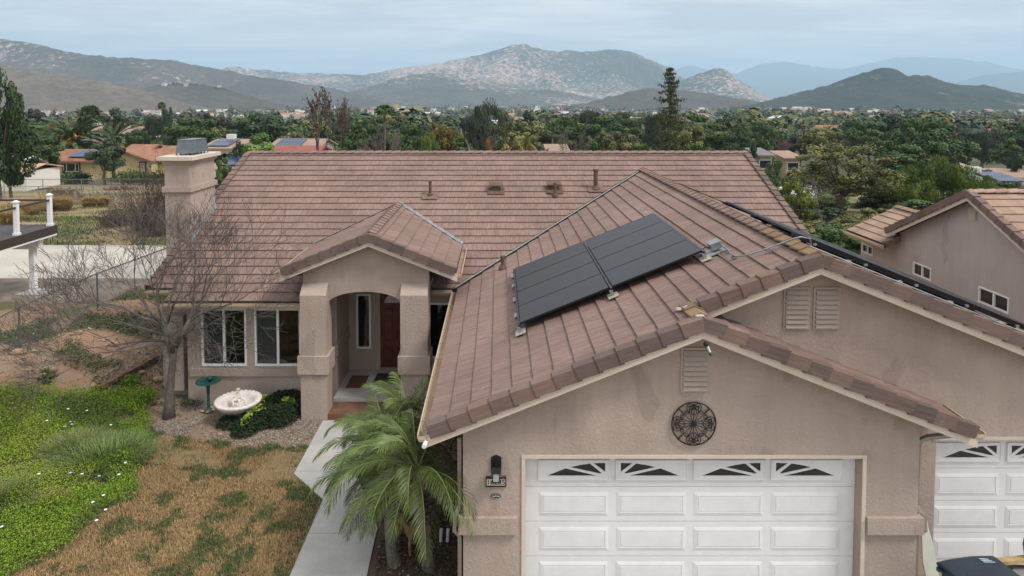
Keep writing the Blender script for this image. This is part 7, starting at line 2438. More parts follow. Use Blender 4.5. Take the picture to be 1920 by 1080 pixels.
# gable wall with three windows: local x runs along +Y (away), so it is seen from the left
NT = Matrix(((0, 1, 0, XN), (-1, 0, 0, 0), (0, 0, 1, 0), (0, 0, 0, 1)))     # local (x, y, z) -> world (XN + y, -x, z)
hs = []
for (a, b, c, d) in ((1713, 490, 1746, 527), (1836, 536, 1892, 588), (1617, 455, 1637, 480)):
    t0 = atx(a, b, XN); t1 = atx(c, d, XN)
    zt = atx(a, b, XN).z; zb_ = atx(a + 1, d - (c - a) * 0.38, XN).z
    hs.append((-t0.y, -t1.y, min(zt, zb_), max(zt, zb_)))
hs = [(a, b, c, d) if b - a > 0.5 else (a, a + 0.8, c, d) for a, b, c, d in hs]
yw0, yw1 = yfr + 0.35, ybk + 2.2
hs = [(a, b, c, min(d, zbk - 0.45) if -a > ybk else d) for a, b, c, d in hs]
bm = bmesh.new()
def eloop(pts):
    vs = [bm.verts.new(p) for p in pts]
    return [bm.edges.new((vs[k], vs[(k + 1) % len(vs)])) for k in range(len(vs))]
zw_ = zbk - 0.25
ed = eloop([(XN, yw0, -0.3), (XN, yw1, -0.3), (XN, yw1, zw_), (XN, ybk - 0.3, zw_), (XN, ybk - 0.3, zbk - 0.19 + pn * 0.3), (XN, ypk, ap.z - 0.18), (XN, yw0, zfr - 0.18 + pn * 0.35)])
for h in hs:
    ed += eloop([(XN, -h[0], h[2]), (XN, -h[1], h[2]), (XN, -h[1], h[3]), (XN, -h[0], h[3])])
bmesh.ops.triangle_fill(bm, edges=ed, use_beauty=True)
r_ = bmesh.ops.extrude_face_region(bm, geom=bm.faces[:])
bmesh.ops.translate(bm, vec=(0.16, 0, 0), verts=[v for v in r_['geom'] if isinstance(v, bmesh.types.BMVert)])
bmesh.ops.recalc_face_normals(bm, faces=bm.faces)
me = bpy.data.meshes.new('gable_wall'); bm.to_mesh(me); bm.free(); me.materials.append(M['stucco_nb'])
obj('gable_wall', me, nb)
w = MB()
w.box(XN + 0.162, XN + 12, yw0, yw0 + 0.16, -0.3, zfr)
w.build('front_wall', M['stucco_nb'], nb)
for h in hs:
    window(h[0], h[1], h[2], h[3], 0, nb, T=NT, bars=0.045)
# louvred vent under the peak
vp0, vp1 = atx(1818, 386, XN), atx(1832, 414, XN)
f = MB().box(XN - 0.015, XN + 0.01, min(vp0.y, vp1.y), max(vp0.y, vp1.y), vp1.z, vp0.z).build('gable_vent', M['louver'], nb)
for i in range(7):
    z = vp1.z + (vp0.z - vp1.z) * (i + 0.1) / 7; z2 = z + (vp0.z - vp1.z) * 0.6 / 7
    MB().box(XN - 0.045, XN - 0.016, min(vp0.y, vp1.y) + 0.02, max(vp0.y, vp1.y) - 0.02, z, z2).build('slat', M['cream'], f)
# low wing behind the far slope
e0 = atx(1652, 456, XN - 0.55); e1 = atx(1587, 428, XN - 0.55)
ze = (e0.z + e1.z) / 2
yA, yB = e0.y - 0.2, e1.y
xe = XN - 0.55
xr_ = xe + 1.9; zr_ = ze + 1.9 * pn
mb = MB()
mb.ext([(xe, yA, ze - 0.05), (xr_, yA, zr_ - 0.05), (xr_, yB, zr_ - 0.05), (xe, yB, ze - 0.05)], (0, 0, -0.12))
mb.ext([(xr_, yA, zr_ - 0.05), (xr_ + 1.9, yA, ze - 0.05), (xr_ + 1.9, yB, ze - 0.05), (xr_, yB, zr_ - 0.05)], (0, 0, -0.12))
wr_ = mb.build('wing_roof', M['deck'], nb)
tiles('roof_tile_field', (xe, yB, ze), (0, -1, 0), (CN, 0, SNn), (0, yB - yA), 1.9 / CN, 0.34, [], M['tile_nb'], parent=wr_)
tiles('roof_tile_field', (xr_ + 1.9, yA, ze), (0, 1, 0), (-CN, 0, SNn), (0, yB - yA), 1.9 / CN, 0.34, [], M['tile_nb'], parent=wr_)
rake((xe, yA, ze), (xr_, yA, zr_), (0, -1, 0), wr_)
caps((xr_, yA + 0.1, zr_ + 0.01), (xr_, yB, zr_ + 0.01), wr_, [ncap])
gutter((xe - 0.01, yB, ze - 0.07), (xe - 0.01, yA, ze - 0.07), (-1, 0, 0), parent=nb, hang=False)
MB().box(XN + 0.05, XN + 3.2, yw1 - 0.16, yw1, -0.3, ze - 0.1).build('wing_wall', M['stucco_nb'], nb)

# ================================================================== neighbour's deck on the left
dkx, dky, dkz = -16.35, 25.0, 3.06
dck = thing('raised_deck', 'raised deck with white railing posts and brown rail at the left edge', 'deck', (-18, 23, 0.7))
nb_ = 46
pb = None
for i in range(26):
    y = 20.2 + i * 0.187
    o = MB().box(-22.0, dkx, y, y + 0.181, dkz - 0.03, dkz).build('deck_board', M['decking'], dck)
mb = MB(); mb.box(dkx + 0.002, dkx + 0.04, 20.0, dky + 0.08, dkz - 0.30, dkz + 0.01); mb.box(-22, dkx, dky + 0.06, dky + 0.10, dkz - 0.30, dkz + 0.01)
mb.build('deck_fascia', M['fasciadk'], dck)
MB().box(dkx - 0.05, dkx + 0.035, 20.0, dky + 0.05, dkz - 0.36, dkz - 0.302).build('deck_trim', M['vinyl'], dck)
MB().box(-22, dkx - 0.9, 23.95, 24.2, dkz - 0.62, dkz - 0.302).build('beam', M['vinyl'], dck)
MB().box(-17.45, dkx - 0.12, 24.25, 24.5, dkz - 0.72, dkz - 0.302).build('beam', M['vinyl'], dck)
mb = MB(); mb.box(-16.86, -16.68, 24.28, 24.46, 0.9, dkz - 0.72); mb.box(-16.89, -16.65, 24.25, 24.49, 0.70, 0.86); mb.build('support_post', M['vinyl'], dck)
mb = MB(); mb.box(-21.2, -20.9, 24.22, 24.52, 0.7, dkz - 0.62); mb.build('support_post', M['vinyl'], dck)
mb = MB(); mb.box(-17.2, -16.3, 24.0, 24.8, 0.70, 0.76); mb.build('post_footing', M['conc'], dck)
posts = [(dkx - 0.14, dky - 0.06), (dkx - 0.14, 23.2), (dkx - 0.14, 21.4), (-18.6, dky - 0.06), (-20.9, dky - 0.06)]
for x, y in posts:
    p = MB(); p.box(x - 0.065, x + 0.065, y - 0.065, y + 0.065, dkz, dkz + 1.12)
    po = p.build('railing_post', M['vinyl'], dck)
    MB().box(x - 0.09, x + 0.09, y - 0.09, y + 0.09, dkz + 0.002, dkz + 0.08).build('post_skirt', M['vinyl'], po)
    c = MB(); c.box(x - 0.09, x + 0.09, y - 0.09, y + 0.09, dkz + 1.121, dkz + 1.155); c.hexa([(x - 0.075, y - 0.075, dkz + 1.156), (x + 0.075, y - 0.075, dkz + 1.156), (x + 0.075, y + 0.075, dkz + 1.156), (x - 0.075, y + 0.075, dkz + 1.156), (x - 0.03, y - 0.03, dkz + 1.20), (x + 0.03, y - 0.03, dkz + 1.20), (x + 0.03, y + 0.03, dkz + 1.20), (x - 0.03, y + 0.03, dkz + 1.20)])
    c.build('post_cap', M['vinyl'], po)
mb = MB(); mb.box(dkx - 0.185, dkx - 0.095, 20.2, dky - 0.125, dkz + 0.92, dkz + 0.98); mb.build('handrail', M['fasciadk'], dck)
mb = MB(); mb.box(-22, dkx - 0.21, dky - 0.105, dky - 0.015, dkz + 0.92, dkz + 0.98); mb.build('handrail', M['fasciadk'], dck)

# ================================================================== chain-link fences
def chainlink(name, lab, pts, ht, spacing, mesh=0.09, rad=0.0035, post_r=0.03, cat='fence'):
    P = [Vector((x, y, zgf(x, y))) for x, y in pts]
    t = thing(name, lab, cat, tuple(P[0]))
    segs = []
    tops = []
    for a, b in zip(P[:-1], P[1:]):
        L = (Vector((b.x, b.y, 0)) - Vector((a.x, a.y, 0))).length
        n = max(1, int(round(L / spacing)))
        for i in range(n + (1 if b is P[-1] else 0)):
            x = a.x + (b.x - a.x) * i / n; y = a.y + (b.y - a.y) * i / n; z = zgf(x, y)
            MB().tube([(x, y, z - 0.2), (x, y, z + ht + 0.03)], post_r, 7).build('fence_post', M['fencemetal'], t)
            tops.append(Vector((x, y, z + ht)))
    MB().tube(tops, post_r * 0.75, 6).build('top_rail', M['fencemetal'], t)
    for a, b in zip(tops[:-1], tops[1:]):
        d = b - a; L = math.hypot(d.x, d.y); m = int((L + ht) / mesh)
        for k in range(m):
            for s_ in (1, -1):
                u0 = k * mesh - (ht if s_ > 0 else 0)
                u1 = u0 + ht
                v0, v1 = (0, ht) if s_ > 0 else (ht, 0)
                # clip to the bay
                if s_ < 0: u0, u1 = k * mesh - ht, k * mesh
                c0, c1 = max(0, u0), min(L, u1)
                if c1 - c0 < 0.02: continue
                f0 = (c0 - u0) / ht; f1 = (c1 - u0) / ht
                z0 = v0 + (v1 - v0) * f0 - ht; z1 = v0 + (v1 - v0) * f1 - ht
                p = a + d * (c0 / L); q = a + d * (c1 / L)
                segs.append((p.x, p.y, p.z + z0 + 0.02, q.x, q.y, q.z + z1 + 0.02, rad, rad))
    V, Q = seg_arrays(segs, 3)
    o = obj('wire_mesh', npmesh('wire_mesh', V, Q, M['fencemetal']), t); o['kind'] = 'stuff'
    return t


M['fencemetal'] = nmat('fence_metal', (0.13, 0.145, 0.15), 0.5, 0.15, 5, metal=0.3)
M['fencemetal2'] = nmat('green_fence_metal', (0.20, 0.23, 0.21), 0.5, 0.15, 5, metal=0.3)
chainlink('chain_link_fence', 'chain-link fence crossing the dirt bank at left below the deck', [(-13.9, 15.2), (-13.45, 18.9), (-13.25, 22.3), (-12.9, 26.6), (-11.6, 30.0)], 1.22, 3.3)
M['fencemetal'] = M['fencemetal2']
f1 = [at(-60, 392, 57), at(70, 390, 57), at(130, 372, 62), at(300, 352, 70), at(345, 350, 72)]
chainlink('chain_link_fence', 'long chain-link fence behind the grass tufts in the dry field', [(-66, 52), (-45, 53), (-34, 57), (-26, 60), (-20, 60)], 1.6, 3.4, 0.22, 0.006, 0.035)
chainlink('chain_link_fence', 'farther chain-link fence before the yellow house', [(-72, 71), (-52, 71.5), (-36, 72), (-25, 75)], 1.6, 4.2, 0.25, 0.006, 0.04)

# ornamental grass tufts in the field
tf = [(28, 405, 1.5, 'straw tuft at far left beside the deck post'), (55, 395, 1.3, 'second straw tuft from the left behind the deck'), (83, 388, 1.4, 'dark straw tuft just left of the deck corner post'), (118, 387, 1.2, 'straw grass tuft right of the deck corner post'), (168, 380, 1.0, 'golden round tuft by the far fence'), (193, 378, 0.9, 'smaller golden tuft right of the round one'), (12, 418, 1.2, 'pale straw clump at the left edge')]
for a, b, s_, lab in tf:
    for _ in range(1):
        Y0 = min(np.linspace(34, 70, 361), key=lambda Y: abs(at(a, b + 8, Y).z - zgf(at(a, b + 8, Y).x, Y)))
    p = at(a, b + 8, Y0)
    V_, Q_, c_ = tuft(p.x, p.y, 1900, s_ * 0.38, s_ * 0.7, s_ * 1.35, (0.20, 0.165, 0.06), (0.60, 0.42, 0.20), 0.022)
    o = obj('grass_tuft', npmesh('grass_tuft', V_, Q_, M['grass'], col=c_)); tag(o, lab, 'grass tuft', 'ornamental grass tufts in the dry field')
# field grass and weeds
n = 60000
px = rng.uniform(-34, -9.5, n); py = rng.uniform(32.6, 75, n)
k = rng.uniform(0, 1, n) < 0.10 + smooth((fbm(px * 0.16, py * 0.3, 8) - 0.47) / 0.07)
px, py = px[k], py[k]
gr_ = smooth((fbm(px * 0.16, py * 0.3, 8) - 0.5) / 0.06)
rr_ = rng.uniform(0, 1, len(px))
cc = lerp3((0.22, 0.165, 0.08), (0.38, 0.29, 0.15), rr_) * (1 - gr_[:, None]) + lerp3((0.05, 0.075, 0.02), (0.13, 0.155, 0.05), rr_) * gr_[:, None]
V_, Q_ = blades(px, py, rng.uniform(0.06, 0.20, len(px)), np.full(len(px), 0.045), rng.uniform(0.3, 1, len(px)), None)
o = obj('field_grass', npmesh('field_grass', V_, Q_, M['grass'], col=np.concatenate([cc, cc, cc]))); tag(o, kind='stuff')

# dry brush by the chimney
def brush(lab, px_, py_, Y, w_, h_, n, c1, c2, ls=0.03, tw=260, nm_='dry_bush'):
    p = at(px_, py_, Y); zb = zgf(p.x, Y)
    t = thing(nm_, lab, 'bush', (p.x, Y, zb))
    r = random.Random(int(px_)); sg = []
    for k in range(tw):
        a = r.uniform(0, 6.28); q = r.uniform(0, 1)
        grow((p.x + r.gauss(0, w_ * 0.2), Y + r.gauss(0, w_ * 0.2), zb), (math.cos(a) * q, math.sin(a) * q, r.uniform(0.7, 1.4)), h_ * r.uniform(0.4, 0.75), 0.012, 1, sg, r, 0.6, 0.1, 0.6, (1, 2), 0.15, 0.006)
    A = np.array(sg)
    V, Q = seg_arrays(A, 3)
    obj('twigs', npmesh('twigs', V, Q, M['twig_red']), t)
    kk = rng.integers(0, len(A), n)
    C = A[kk, 3:6] + rng.normal(0, 0.05, (n, 3))
    V, Q = leaves(C, rng.uniform(ls * 0.6, ls * 1.4, n), 0.2)
    obj('foliage', npmesh('foliage', V, Q, M['grass'], col=lerp3(c1, c2, rng.uniform(0, 1, n))), t)


M['twig_red'] = nmat('brown_twig', (0.085, 0.055, 0.045), 0.9, 0.25, 4)
brush('tall brown thicket of dry twigs against the left of the chimney', 293, 440, 36, 1.6, 3.4, 900, (0.075, 0.05, 0.04), (0.16, 0.11, 0.08))
brush('low reddish-brown dry bush in the field left of the chimney', 215, 405, 40, 2.2, 0.9, 900, (0.09, 0.06, 0.05), (0.20, 0.15, 0.11), tw=200)
brush('grey-green dry bush before the thicket near the chimney', 268, 415, 38, 1.5, 0.8, 1500, (0.06, 0.07, 0.035), (0.15, 0.15, 0.08), tw=120)
brush('brown dry patch of brush along the far fence', 110, 350, 66, 4, 0.9, 900, (0.10, 0.065, 0.05), (0.20, 0.13, 0.09), 0.06, 160)
brush('dry olive brush right of the chimney beside the roof edge', 418, 352, 42, 2.0, 1.4, 1600, (0.14, 0.12, 0.05), (0.28, 0.22, 0.10), 0.05, 120)
brush('purplish dry scrub behind the chain-link fence', 165, 380, 58, 5, 0.8, 700, (0.10, 0.085, 0.075), (0.2, 0.17, 0.14), 0.06, 200)
rt = random.Random(9)
UG = [('round_mid', 'green'), ('olive_round', 'olive'), ('bright', 'bright green'), ('olive_sparse', 'sparse olive'), ('round_dark', 'dark')]
pos = [(1440, 44, 46, 400), (1470, 42, 40, 395), (1520, 40, 60, 405), (1560, 46, 50, 385), (1600, 40, 60, 400), (1640, 44, 60, 385), (1500, 52, 45, 360), (1560, 58, 50, 345), (1620, 60, 50, 345), (1660, 54, 50, 360), (1700, 50, 60, 370), (1740, 48, 60, 372), (1790, 46, 60, 366), (1830, 52, 50, 350), (1880, 60, 50, 335), (1450, 62, 40, 335), (1480, 75, 36, 318), (1530, 80, 40, 312), (1660, 84, 46, 310), (1830, 78, 40, 325), (1560, 36, 70, 420), (1625, 36, 60, 418)]
for i, (a_, Y0, hw0, top0) in enumerate(pos):
    kd, kn = UG[(i * 3 + i // 4) % 5]
    p = at(a_, top0, Y0)
    t = bpy.data.objects.new('bush', None); COL.objects.link(t)
    zb_ = zgf(p.x, Y0) - 0.3
    hgt = max(1.2, p.z - zb_)
    wv = 2.2 * hw0 / F * Y0
    t.location = (p.x, Y0, zb_ - hgt * 0.25); t.scale = (wv, wv, hgt * 1.25); t.rotation_euler = (0, 0, rt.uniform(0, 6.28))
    side_ = 'behind the roof rake' if a_ < 1480 else ('under the wide olive tree' if a_ < 1640 else 'below the feathery trees')
    tag(t, '%s bush in the thicket %s' % (kn, side_), 'bush', 'bushes in the thicket between the two houses')
    o = bpy.data.objects.new('foliage', PROTO[kd][1]); COL.objects.link(o); o.parent = t
# pile of firewood before the yellow house
wp = thing('firewood_pile', 'reddish pile of split firewood before the yellow house', 'firewood', tuple(at(225, 338, 80)))
rw = random.Random(4)
p0 = at(228, 335, 80)
for k in range(34):
    x = p0.x + rw.gauss(0, 1.1); y = 80 + rw.gauss(0, 0.5); z = zgf(x, y) + rw.uniform(0.1, 0.65) * math.exp(-((x - p0.x) / 1.3) ** 2)
    d = Vector((rw.gauss(0, 1), rw.gauss(0, 0.6), rw.gauss(0, 0.25))).normalized() * 0.35
    MB().tube([Vector((x, y, z)) - d, Vector((x, y, z)) + d], 0.11, 5).build('log', M['log'] if 'log' in M else M.setdefault('log', nmat('split_log', (0.24, 0.12, 0.08), 0.9, 0.5, 4)), wp)

# ================================================================== houses beyond
M['terracotta'] = nmat('terracotta', (0.27, 0.135, 0.085), 0.85, 0.25, 1.2, fine=(6, 0.15))
M['tanroof'] = nmat('tan_roof', (0.30, 0.21, 0.165), 0.85, 0.15, 1, fine=(6, 0.1))
M['greyroof'] = nmat('grey_roof', (0.17, 0.165, 0.165), 0.85, 0.15, 1, fine=(6, 0.1))
M['whiteroof'] = nmat('white_roof', (0.62, 0.60, 0.58), 0.8, 0.06, 1)
M['redroof'] = nmat('red_roof', (0.27, 0.085, 0.062), 0.8, 0.15, 1)
M['yellow'] = nmat('yellow_stucco', (0.60, 0.50, 0.27), 0.9, 0.06, 0.8)
M['whitewall'] = nmat('white_wall', (0.70, 0.67, 0.62), 0.9, 0.06, 0.6)
M['tanwall'] = nmat('tan_wall', (0.46, 0.37, 0.28), 0.9, 0.08, 0.6)
M['pinkwall'] = nmat('pink_wall', (0.52, 0.38, 0.31), 0.9, 0.08, 0.6)
M['bluepv'] = nmat('blue_solar', (0.018, 0.032, 0.085), 0.25, 0.2, 1, spec=0.5)
M['browntrim'] = nmat('brown_trim', (0.07, 0.035, 0.022), 0.7, 0.2, 3)
M['shade_glass'] = nmat('far_glass', (0.020, 0.026, 0.030), 0.15, 0.2, 2, spec=0.5)


def gable_roof(mb, x0, x1, y0, y1, z, rise, axis='x', oh=0.5, th=0.2):
    if axis == 'x':
        ym = (y0 + y1) / 2
        k = rise / (ym - y0)
        a = [(x0 - oh, y0 - oh, z - oh * k), (x1 + oh, y0 - oh, z - oh * k), (x1 + oh, ym, z + rise), (x0 - oh, ym, z + rise)]
        b = [(x0 - oh, ym, z + rise), (x1 + oh, ym, z + rise), (x1 + oh, y1 + oh, z - oh * k), (x0 - oh, y1 + oh, z - oh * k)]
    else:
        xm = (x0 + x1) / 2
        k = rise / (xm - x0)
        a = [(x0 - oh, y1 + oh, z - oh * k), (x0 - oh, y0 - oh, z - oh * k), (xm, y0 - oh, z + rise), (xm, y1 + oh, z + rise)]
        b = [(xm, y1 + oh, z + rise), (xm, y0 - oh, z + rise), (x1 + oh, y0 - oh, z - oh * k), (x1 + oh, y1 + oh, z - oh * k)]
    mb.ext(a, (0, 0, th)); mb.ext(b, (0, 0, th))
    return mb


def gable_body(mb, x0, x1, y0, y1, zb, z, rise, axis='x'):
    if axis == 'x':
        mb.ext([(x0, y0, zb), (x0, y1, zb), (x0, y1, z), (x0, (y0 + y1) / 2, z + rise), (x0, y0, z)], (x1 - x0, 0, 0))
    else:
        mb.ext([(x0, y0, zb), (x1, y0, zb), (x1, y0, z), ((x0 + x1) / 2, y0, z + rise), (x0, y0, z)], (0, y1 - y0, 0))
    return mb


def barrel_rows(parent, x0, x1, ya, za, yb, zb_, n, mat):
    """rows of clay barrel tile along a slope, each a rib, joined"""
    mb = MB()
    for i in range(n):
        x = x0 + (x1 - x0) * (i + 0.5) / n
        mb.tube([(x, ya, za), (x, yb, zb_)], (x1 - x0) / n * 0.34, 6)
    o = mb.build('barrel_tile', mat, parent); o['kind'] = 'stuff'


# yellow house: long part facing us, and a gabled part to its right
Yh = 104
yh = thing('yellow_house', 'long pale yellow house with terracotta roof and blue solar panels', 'house', tuple(at(110, 325, Yh)))
a, b = at(50, 305, Yh), at(172, 305, Yh)
zb = at(100, 334, Yh).z; zt = at(100, 303.5, Yh).z
mb = MB(); mb.box(a.x, b.x, Yh, Yh + 11, zb - 0.5, zt); mb.build('wall', M['yellow'], yh)
mb = MB(); gable_roof(mb, a.x, b.x, Yh, Yh + 11, zt + 0.1, at(0, 281, Yh + 5.5).z - zt - 0.2, 'x', 0.7)
yr = mb.build('roof', M['terracotta'], yh)
kk = (at(0, 281, Yh + 5.5).z - zt - 0.2) / 5.5
barrel_rows(yr, a.x - 0.6, b.x + 0.6, Yh - 0.7, zt + 0.28 - 0.7 * kk, Yh + 5.5, zt + 0.28 + 5.5 * kk, 44, M['terracotta'])
for i in range(7):
    for j in range(2):
        x = at(114, 0, Yh).x + i * 0.66 * 1.02; y = Yh + 0.7 + j * 1.75
        mb = MB(); mb.ext([(x, y, zt + 0.55 + (y - Yh) * kk), (x + 0.64, y, zt + 0.55 + (y - Yh) * kk), (x + 0.64, y + 1.68, zt + 0.55 + (y + 1.68 - Yh) * kk), (x, y + 1.68, zt + 0.55 + (y + 1.68 - Yh) * kk)], (0, 0, 0.05))
        mb.build('roof_panel', M['bluepv'], yr)
for (pa, pb, qa, qb) in ((119, 149, 306, 322), (65, 73, 307, 318)):
    p, q = at(pa, qa, Yh), at(pb, qb, Yh)
    f = MB().box(p.x - 0.18, q.x + 0.18, Yh - 0.08, Yh - 0.002, q.z - 0.18, p.z + 0.18).build('window', M['browntrim'], yh)
    MB().box(p.x, q.x, Yh - 0.12, Yh - 0.082, q.z, p.z).build('frame', M['vinyl'], f)
    n = 3 if pb - pa > 15 else 1
    wds = [0.22, 0.56, 0.22] if n == 3 else [1]
    x = p.x
    for wd in wds:
        w2 = (q.x - p.x) * wd
        MB().box(x + 0.07, x + w2 - 0.07, Yh - 0.135, Yh - 0.121, q.z + 0.08, p.z - 0.08).build('pane', M['shade_glass'], f); x += w2
Yg = 98
g0, g1 = at(216, 305, Yg), at(312, 305, Yg)
zgb = at(240, 333, Yg).z; zgt = at(240, 303, Yg).z
yg = thing('yellow_house', 'pale yellow gabled house with terracotta roof left of the chimney', 'house', tuple(at(260, 330, Yg)))
ax = at(233, 284, Yg).x
pk_ = at(233, 284, Yg).z
mb = MB(); mb.ext([(g0.x, Yg, zgb), (at(277, 0, Yg).x, Yg, zgb), (at(277, 0, Yg).x, Yg, at(277, 303, Yg).z), (ax, Yg, pk_ - 0.3), (g0.x, Yg, at(216, 297, Yg).z)], (0, 10, 0)); mb.box(at(277, 0, Yg).x + 0.01, g1.x, Yg + 2, Yg + 10, zgb, zgt - 0.6); mb.build('wall', M['yellow'], yg)
mb = MB()
mb.ext([(ax, Yg - 0.7, pk_), (at(281, 0, Yg).x, Yg - 0.7, at(281, 304, Yg).z), (at(281, 0, Yg).x, Yg + 11, at(281, 304, Yg).z), (ax, Yg + 11, pk_)], (0, 0, 0.25))
mb.ext([(g0.x - 0.8, Yg - 0.7, at(212, 299, Yg).z), (ax, Yg - 0.7, pk_), (ax, Yg + 11, pk_), (g0.x - 0.8, Yg + 11, at(212, 299, Yg).z)], (0, 0, 0.25))
yr2 = mb.build('roof', M['terracotta'], yg)
mb = MB(); gable_roof(mb, at(268, 0, Yg).x, g1.x + 2, Yg + 2, Yg + 11, at(285, 300, Yg + 2).z, at(290, 276, Yg + 6).z - at(285, 300, Yg + 2).z, 'x', 0.6, 0.22); mb.build('upper_roof', M['terracotta'], yg)
mb = MB(); gable_roof(mb, at(245, 0, Yg + 8).x, at(288, 0, Yg + 8).x, Yg + 5, Yg + 11, at(245, 286, Yg + 5).z, at(270, 273, Yg + 8).z - at(245, 286, Yg + 5).z, 'x', 0.4, 0.22); mb.build('upper_roof', M['terracotta'], yg)
f = MB().box(at(254, 0, Yg).x, at(267, 0, Yg).x, Yg - 0.08, Yg - 0.002, zgb, at(260, 303, Yg).z).build('doorway', M['browntrim'], yg)
MB().box(at(256, 0, Yg).x, at(265, 0, Yg).x, Yg - 0.12, Yg - 0.082, zgb, at(260, 305, Yg).z).build('door', M['tanwall'], f)
# shrubs before the yellow houses
for (a_, b_, w_, h_, lab) in ((72, 334, 2.2, 1.5, 'dark shrub at the left foot of the yellow house wall'), (98, 335, 1.6, 1.2, 'second dark shrub along the yellow house wall'), (132, 334, 2.2, 1.3, 'pale leafy shrub under the wide window'), (150, 336, 1.8, 1.3, 'round dark shrub right of the wide window'), (240, 334, 2.6, 1.6, 'green shrub before the yellow gable'), (268, 332, 2.2, 1.6, 'bright shrub before the yellow gable doorway'), (298, 332, 3.0, 1.5, 'hedge of dark shrubs at the chimney side of the yellow gable')):
    Y0 = 94 if a_ < 200 else 92
    p = at(a_, b_, Y0); zb_ = zgf(p.x, Y0)
    n = 900
    C = rng.normal(size=(n, 3)) * np.array([w_ * 0.36, 0.6, h_ * 0.3]) + np.array([p.x, Y0, zb_ + h_ * 0.6])
    V_, Q_ = leaves(C, rng.uniform(0.08, 0.18, n), 0.3)
    br = 'bright' in lab or 'pale' in lab or 'green shrub' in lab
    o = obj('shrub', npmesh('shrub', V_, Q_, M['grass'], col=lerp3((0.03, 0.06, 0.018) if br else (0.014, 0.026, 0.014), (0.12, 0.17, 0.05) if br else (0.05, 0.07, 0.03), rng.uniform(0, 1, n)))); tag(o, lab, 'shrub', 'shrubs before the yellow houses')
# shed at the left edge
sd = thing('shed', 'low white shed with a pale tan gable roof at the left edge', 'shed', tuple(at(20, 340, 78)))
a, b = at(-20, 315, 78), at(49, 315, 78)
zb = zgf(a.x, 78); zt = at(0, 322, 78).z
mb = MB(); mb.box(a.x, b.x, 78, 84, zb, zt); mb.build('wall', M['whitewall'], sd)
mb = MB(); gable_roof(mb, a.x, b.x, 78, 84, zt, at(0, 308, 81).z - zt, 'x', 0.3, 0.12); mb.build('roof', nmat('sun_tan_roof', (0.50, 0.33, 0.22), 0.85, 0.2, 1.5), sd)
s2 = thing('shed', 'small white-roofed building behind the tan shed at the left edge', 'shed', tuple(at(0, 310, 92)))
mb = MB(); mb.box(at(-30, 0, 92).x, at(26, 0, 92).x, 92, 97, zgf(-60, 92), at(0, 311, 92).z); mb.build('wall', M['tanwall'], s2)
mb = MB(); gable_roof(mb, at(-30, 0, 92).x, at(26, 0, 92).x, 92, 97, at(0, 311, 92).z, 1.0, 'x', 0.4, 0.15); mb.build('roof', M['whiteroof'], s2)


def simple_house(lab, x0, x1, ybase, ytop, yroof, Y, wall, roof, axis='x', dep=11, pv=None, group=None, wins=3, name='house', chim=False):
    a, b = at(x0, ytop, Y), at(x1, ytop, Y)
    t = thing(name, lab, 'house', tuple(at((x0 + x1) / 2, ybase, Y)), group)
    zb = min(at(x0, ybase, Y).z, zgf((a.x + b.x) / 2, Y)); zt = a.z
    rise = max(0.6, at(x0, yroof, Y + dep / 2).z - zt)
    mb = MB(); gable_body(mb, a.x, b.x, Y, Y + dep, zb, zt, rise - 0.15, axis); mb.build('wall', M[wall], t)
    mb = MB(); gable_roof(mb, a.x, b.x, Y, Y + dep, zt, rise, axis, 0.6); r = mb.build('roof', M[roof], t)
    if pv:
        k = rise / (dep / 2)
        u0, u1, nx_ = pv
        for i in range(nx_):
            for j in range(2):
                xx = a.x + (b.x - a.x) * (u0 + (u1 - u0) * i / nx_); w2 = (b.x - a.x) * (u1 - u0) / nx_ * 0.96
                y0 = Y + 0.3 + j * dep * 0.22; y1 = y0 + dep * 0.21
                MB().ext([(xx, y0, zt + 0.32 + (y0 - Y) * k), (xx + w2, y0, zt + 0.32 + (y0 - Y) * k), (xx + w2, y1, zt + 0.32 + (y1 - Y) * k), (xx, y1, zt + 0.32 + (y1 - Y) * k)], (0, 0, 0.06)).build('roof_panel', M['bluepv'], r)
    for i in range(wins):
        xx = a.x + (b.x - a.x) * (i + 0.5) / wins
        f = MB().box(xx - 0.9, xx + 0.9, Y - 0.05, Y - 0.003, zt - 1.9, zt - 0.6).build('window', M['vinyl'], t)
        MB().box(xx - 0.8, xx + 0.8, Y - 0.08, Y - 0.052, zt - 1.8, zt - 0.7).build('pane', M['shade_glass'], f)
    if chim:
        MB().box(a.x + 1.2, a.x + 2.2, Y + dep * 0.4, Y + dep * 0.5, zt, zt + rise + 0.9).build('chimney', M['whitewall'], r)
    return t


simple_house('pale house with dark solar panels and white chimney right of the chimney cap', 384, 440, 300, 279, 263, 92, 'whitewall', 'tanroof', pv=(0.05, 0.75, 5), chim=True)
simple_house('low tan house with solar panels by the left roof edge', 404, 470, 326, 318, 304, 62, 'tanwall', 'tanroof', pv=(0.0, 0.8, 6), dep=8)
simple_house('house with stepped blue solar panels on a pale roof behind the ridge', 506, 592, 292, 281, 262, 100, 'whitewall', 'tanroof', pv=(0.05, 0.62, 6))
simple_house('red-roofed low building just over the left of the ridge', 508, 590, 300, 288, 277, 84, 'pinkwall', 'redroof', dep=6)
simple_house('small house with a red roof above the blue solar roof', 518, 536, 258, 248, 240, 170, 'whitewall', 'redroof', wins=1)
simple_house('grey-roofed house with white chimney above the neighbour roof at right', 1856, 1935, 352, 347, 334, 74, 'tanwall', 'greyroof', pv=(0.3, 0.9, 5), chim=True)
simple_house('pale tan roofed house at the right edge behind the grey roof', 1893, 1950, 340, 334, 326, 92, 'tanwall', 'tanroof')
simple_house('small white house half hidden by the wide olive tree', 1512, 1560, 400, 378, 360, 62, 'whitewall', 'whiteroof', wins=2)
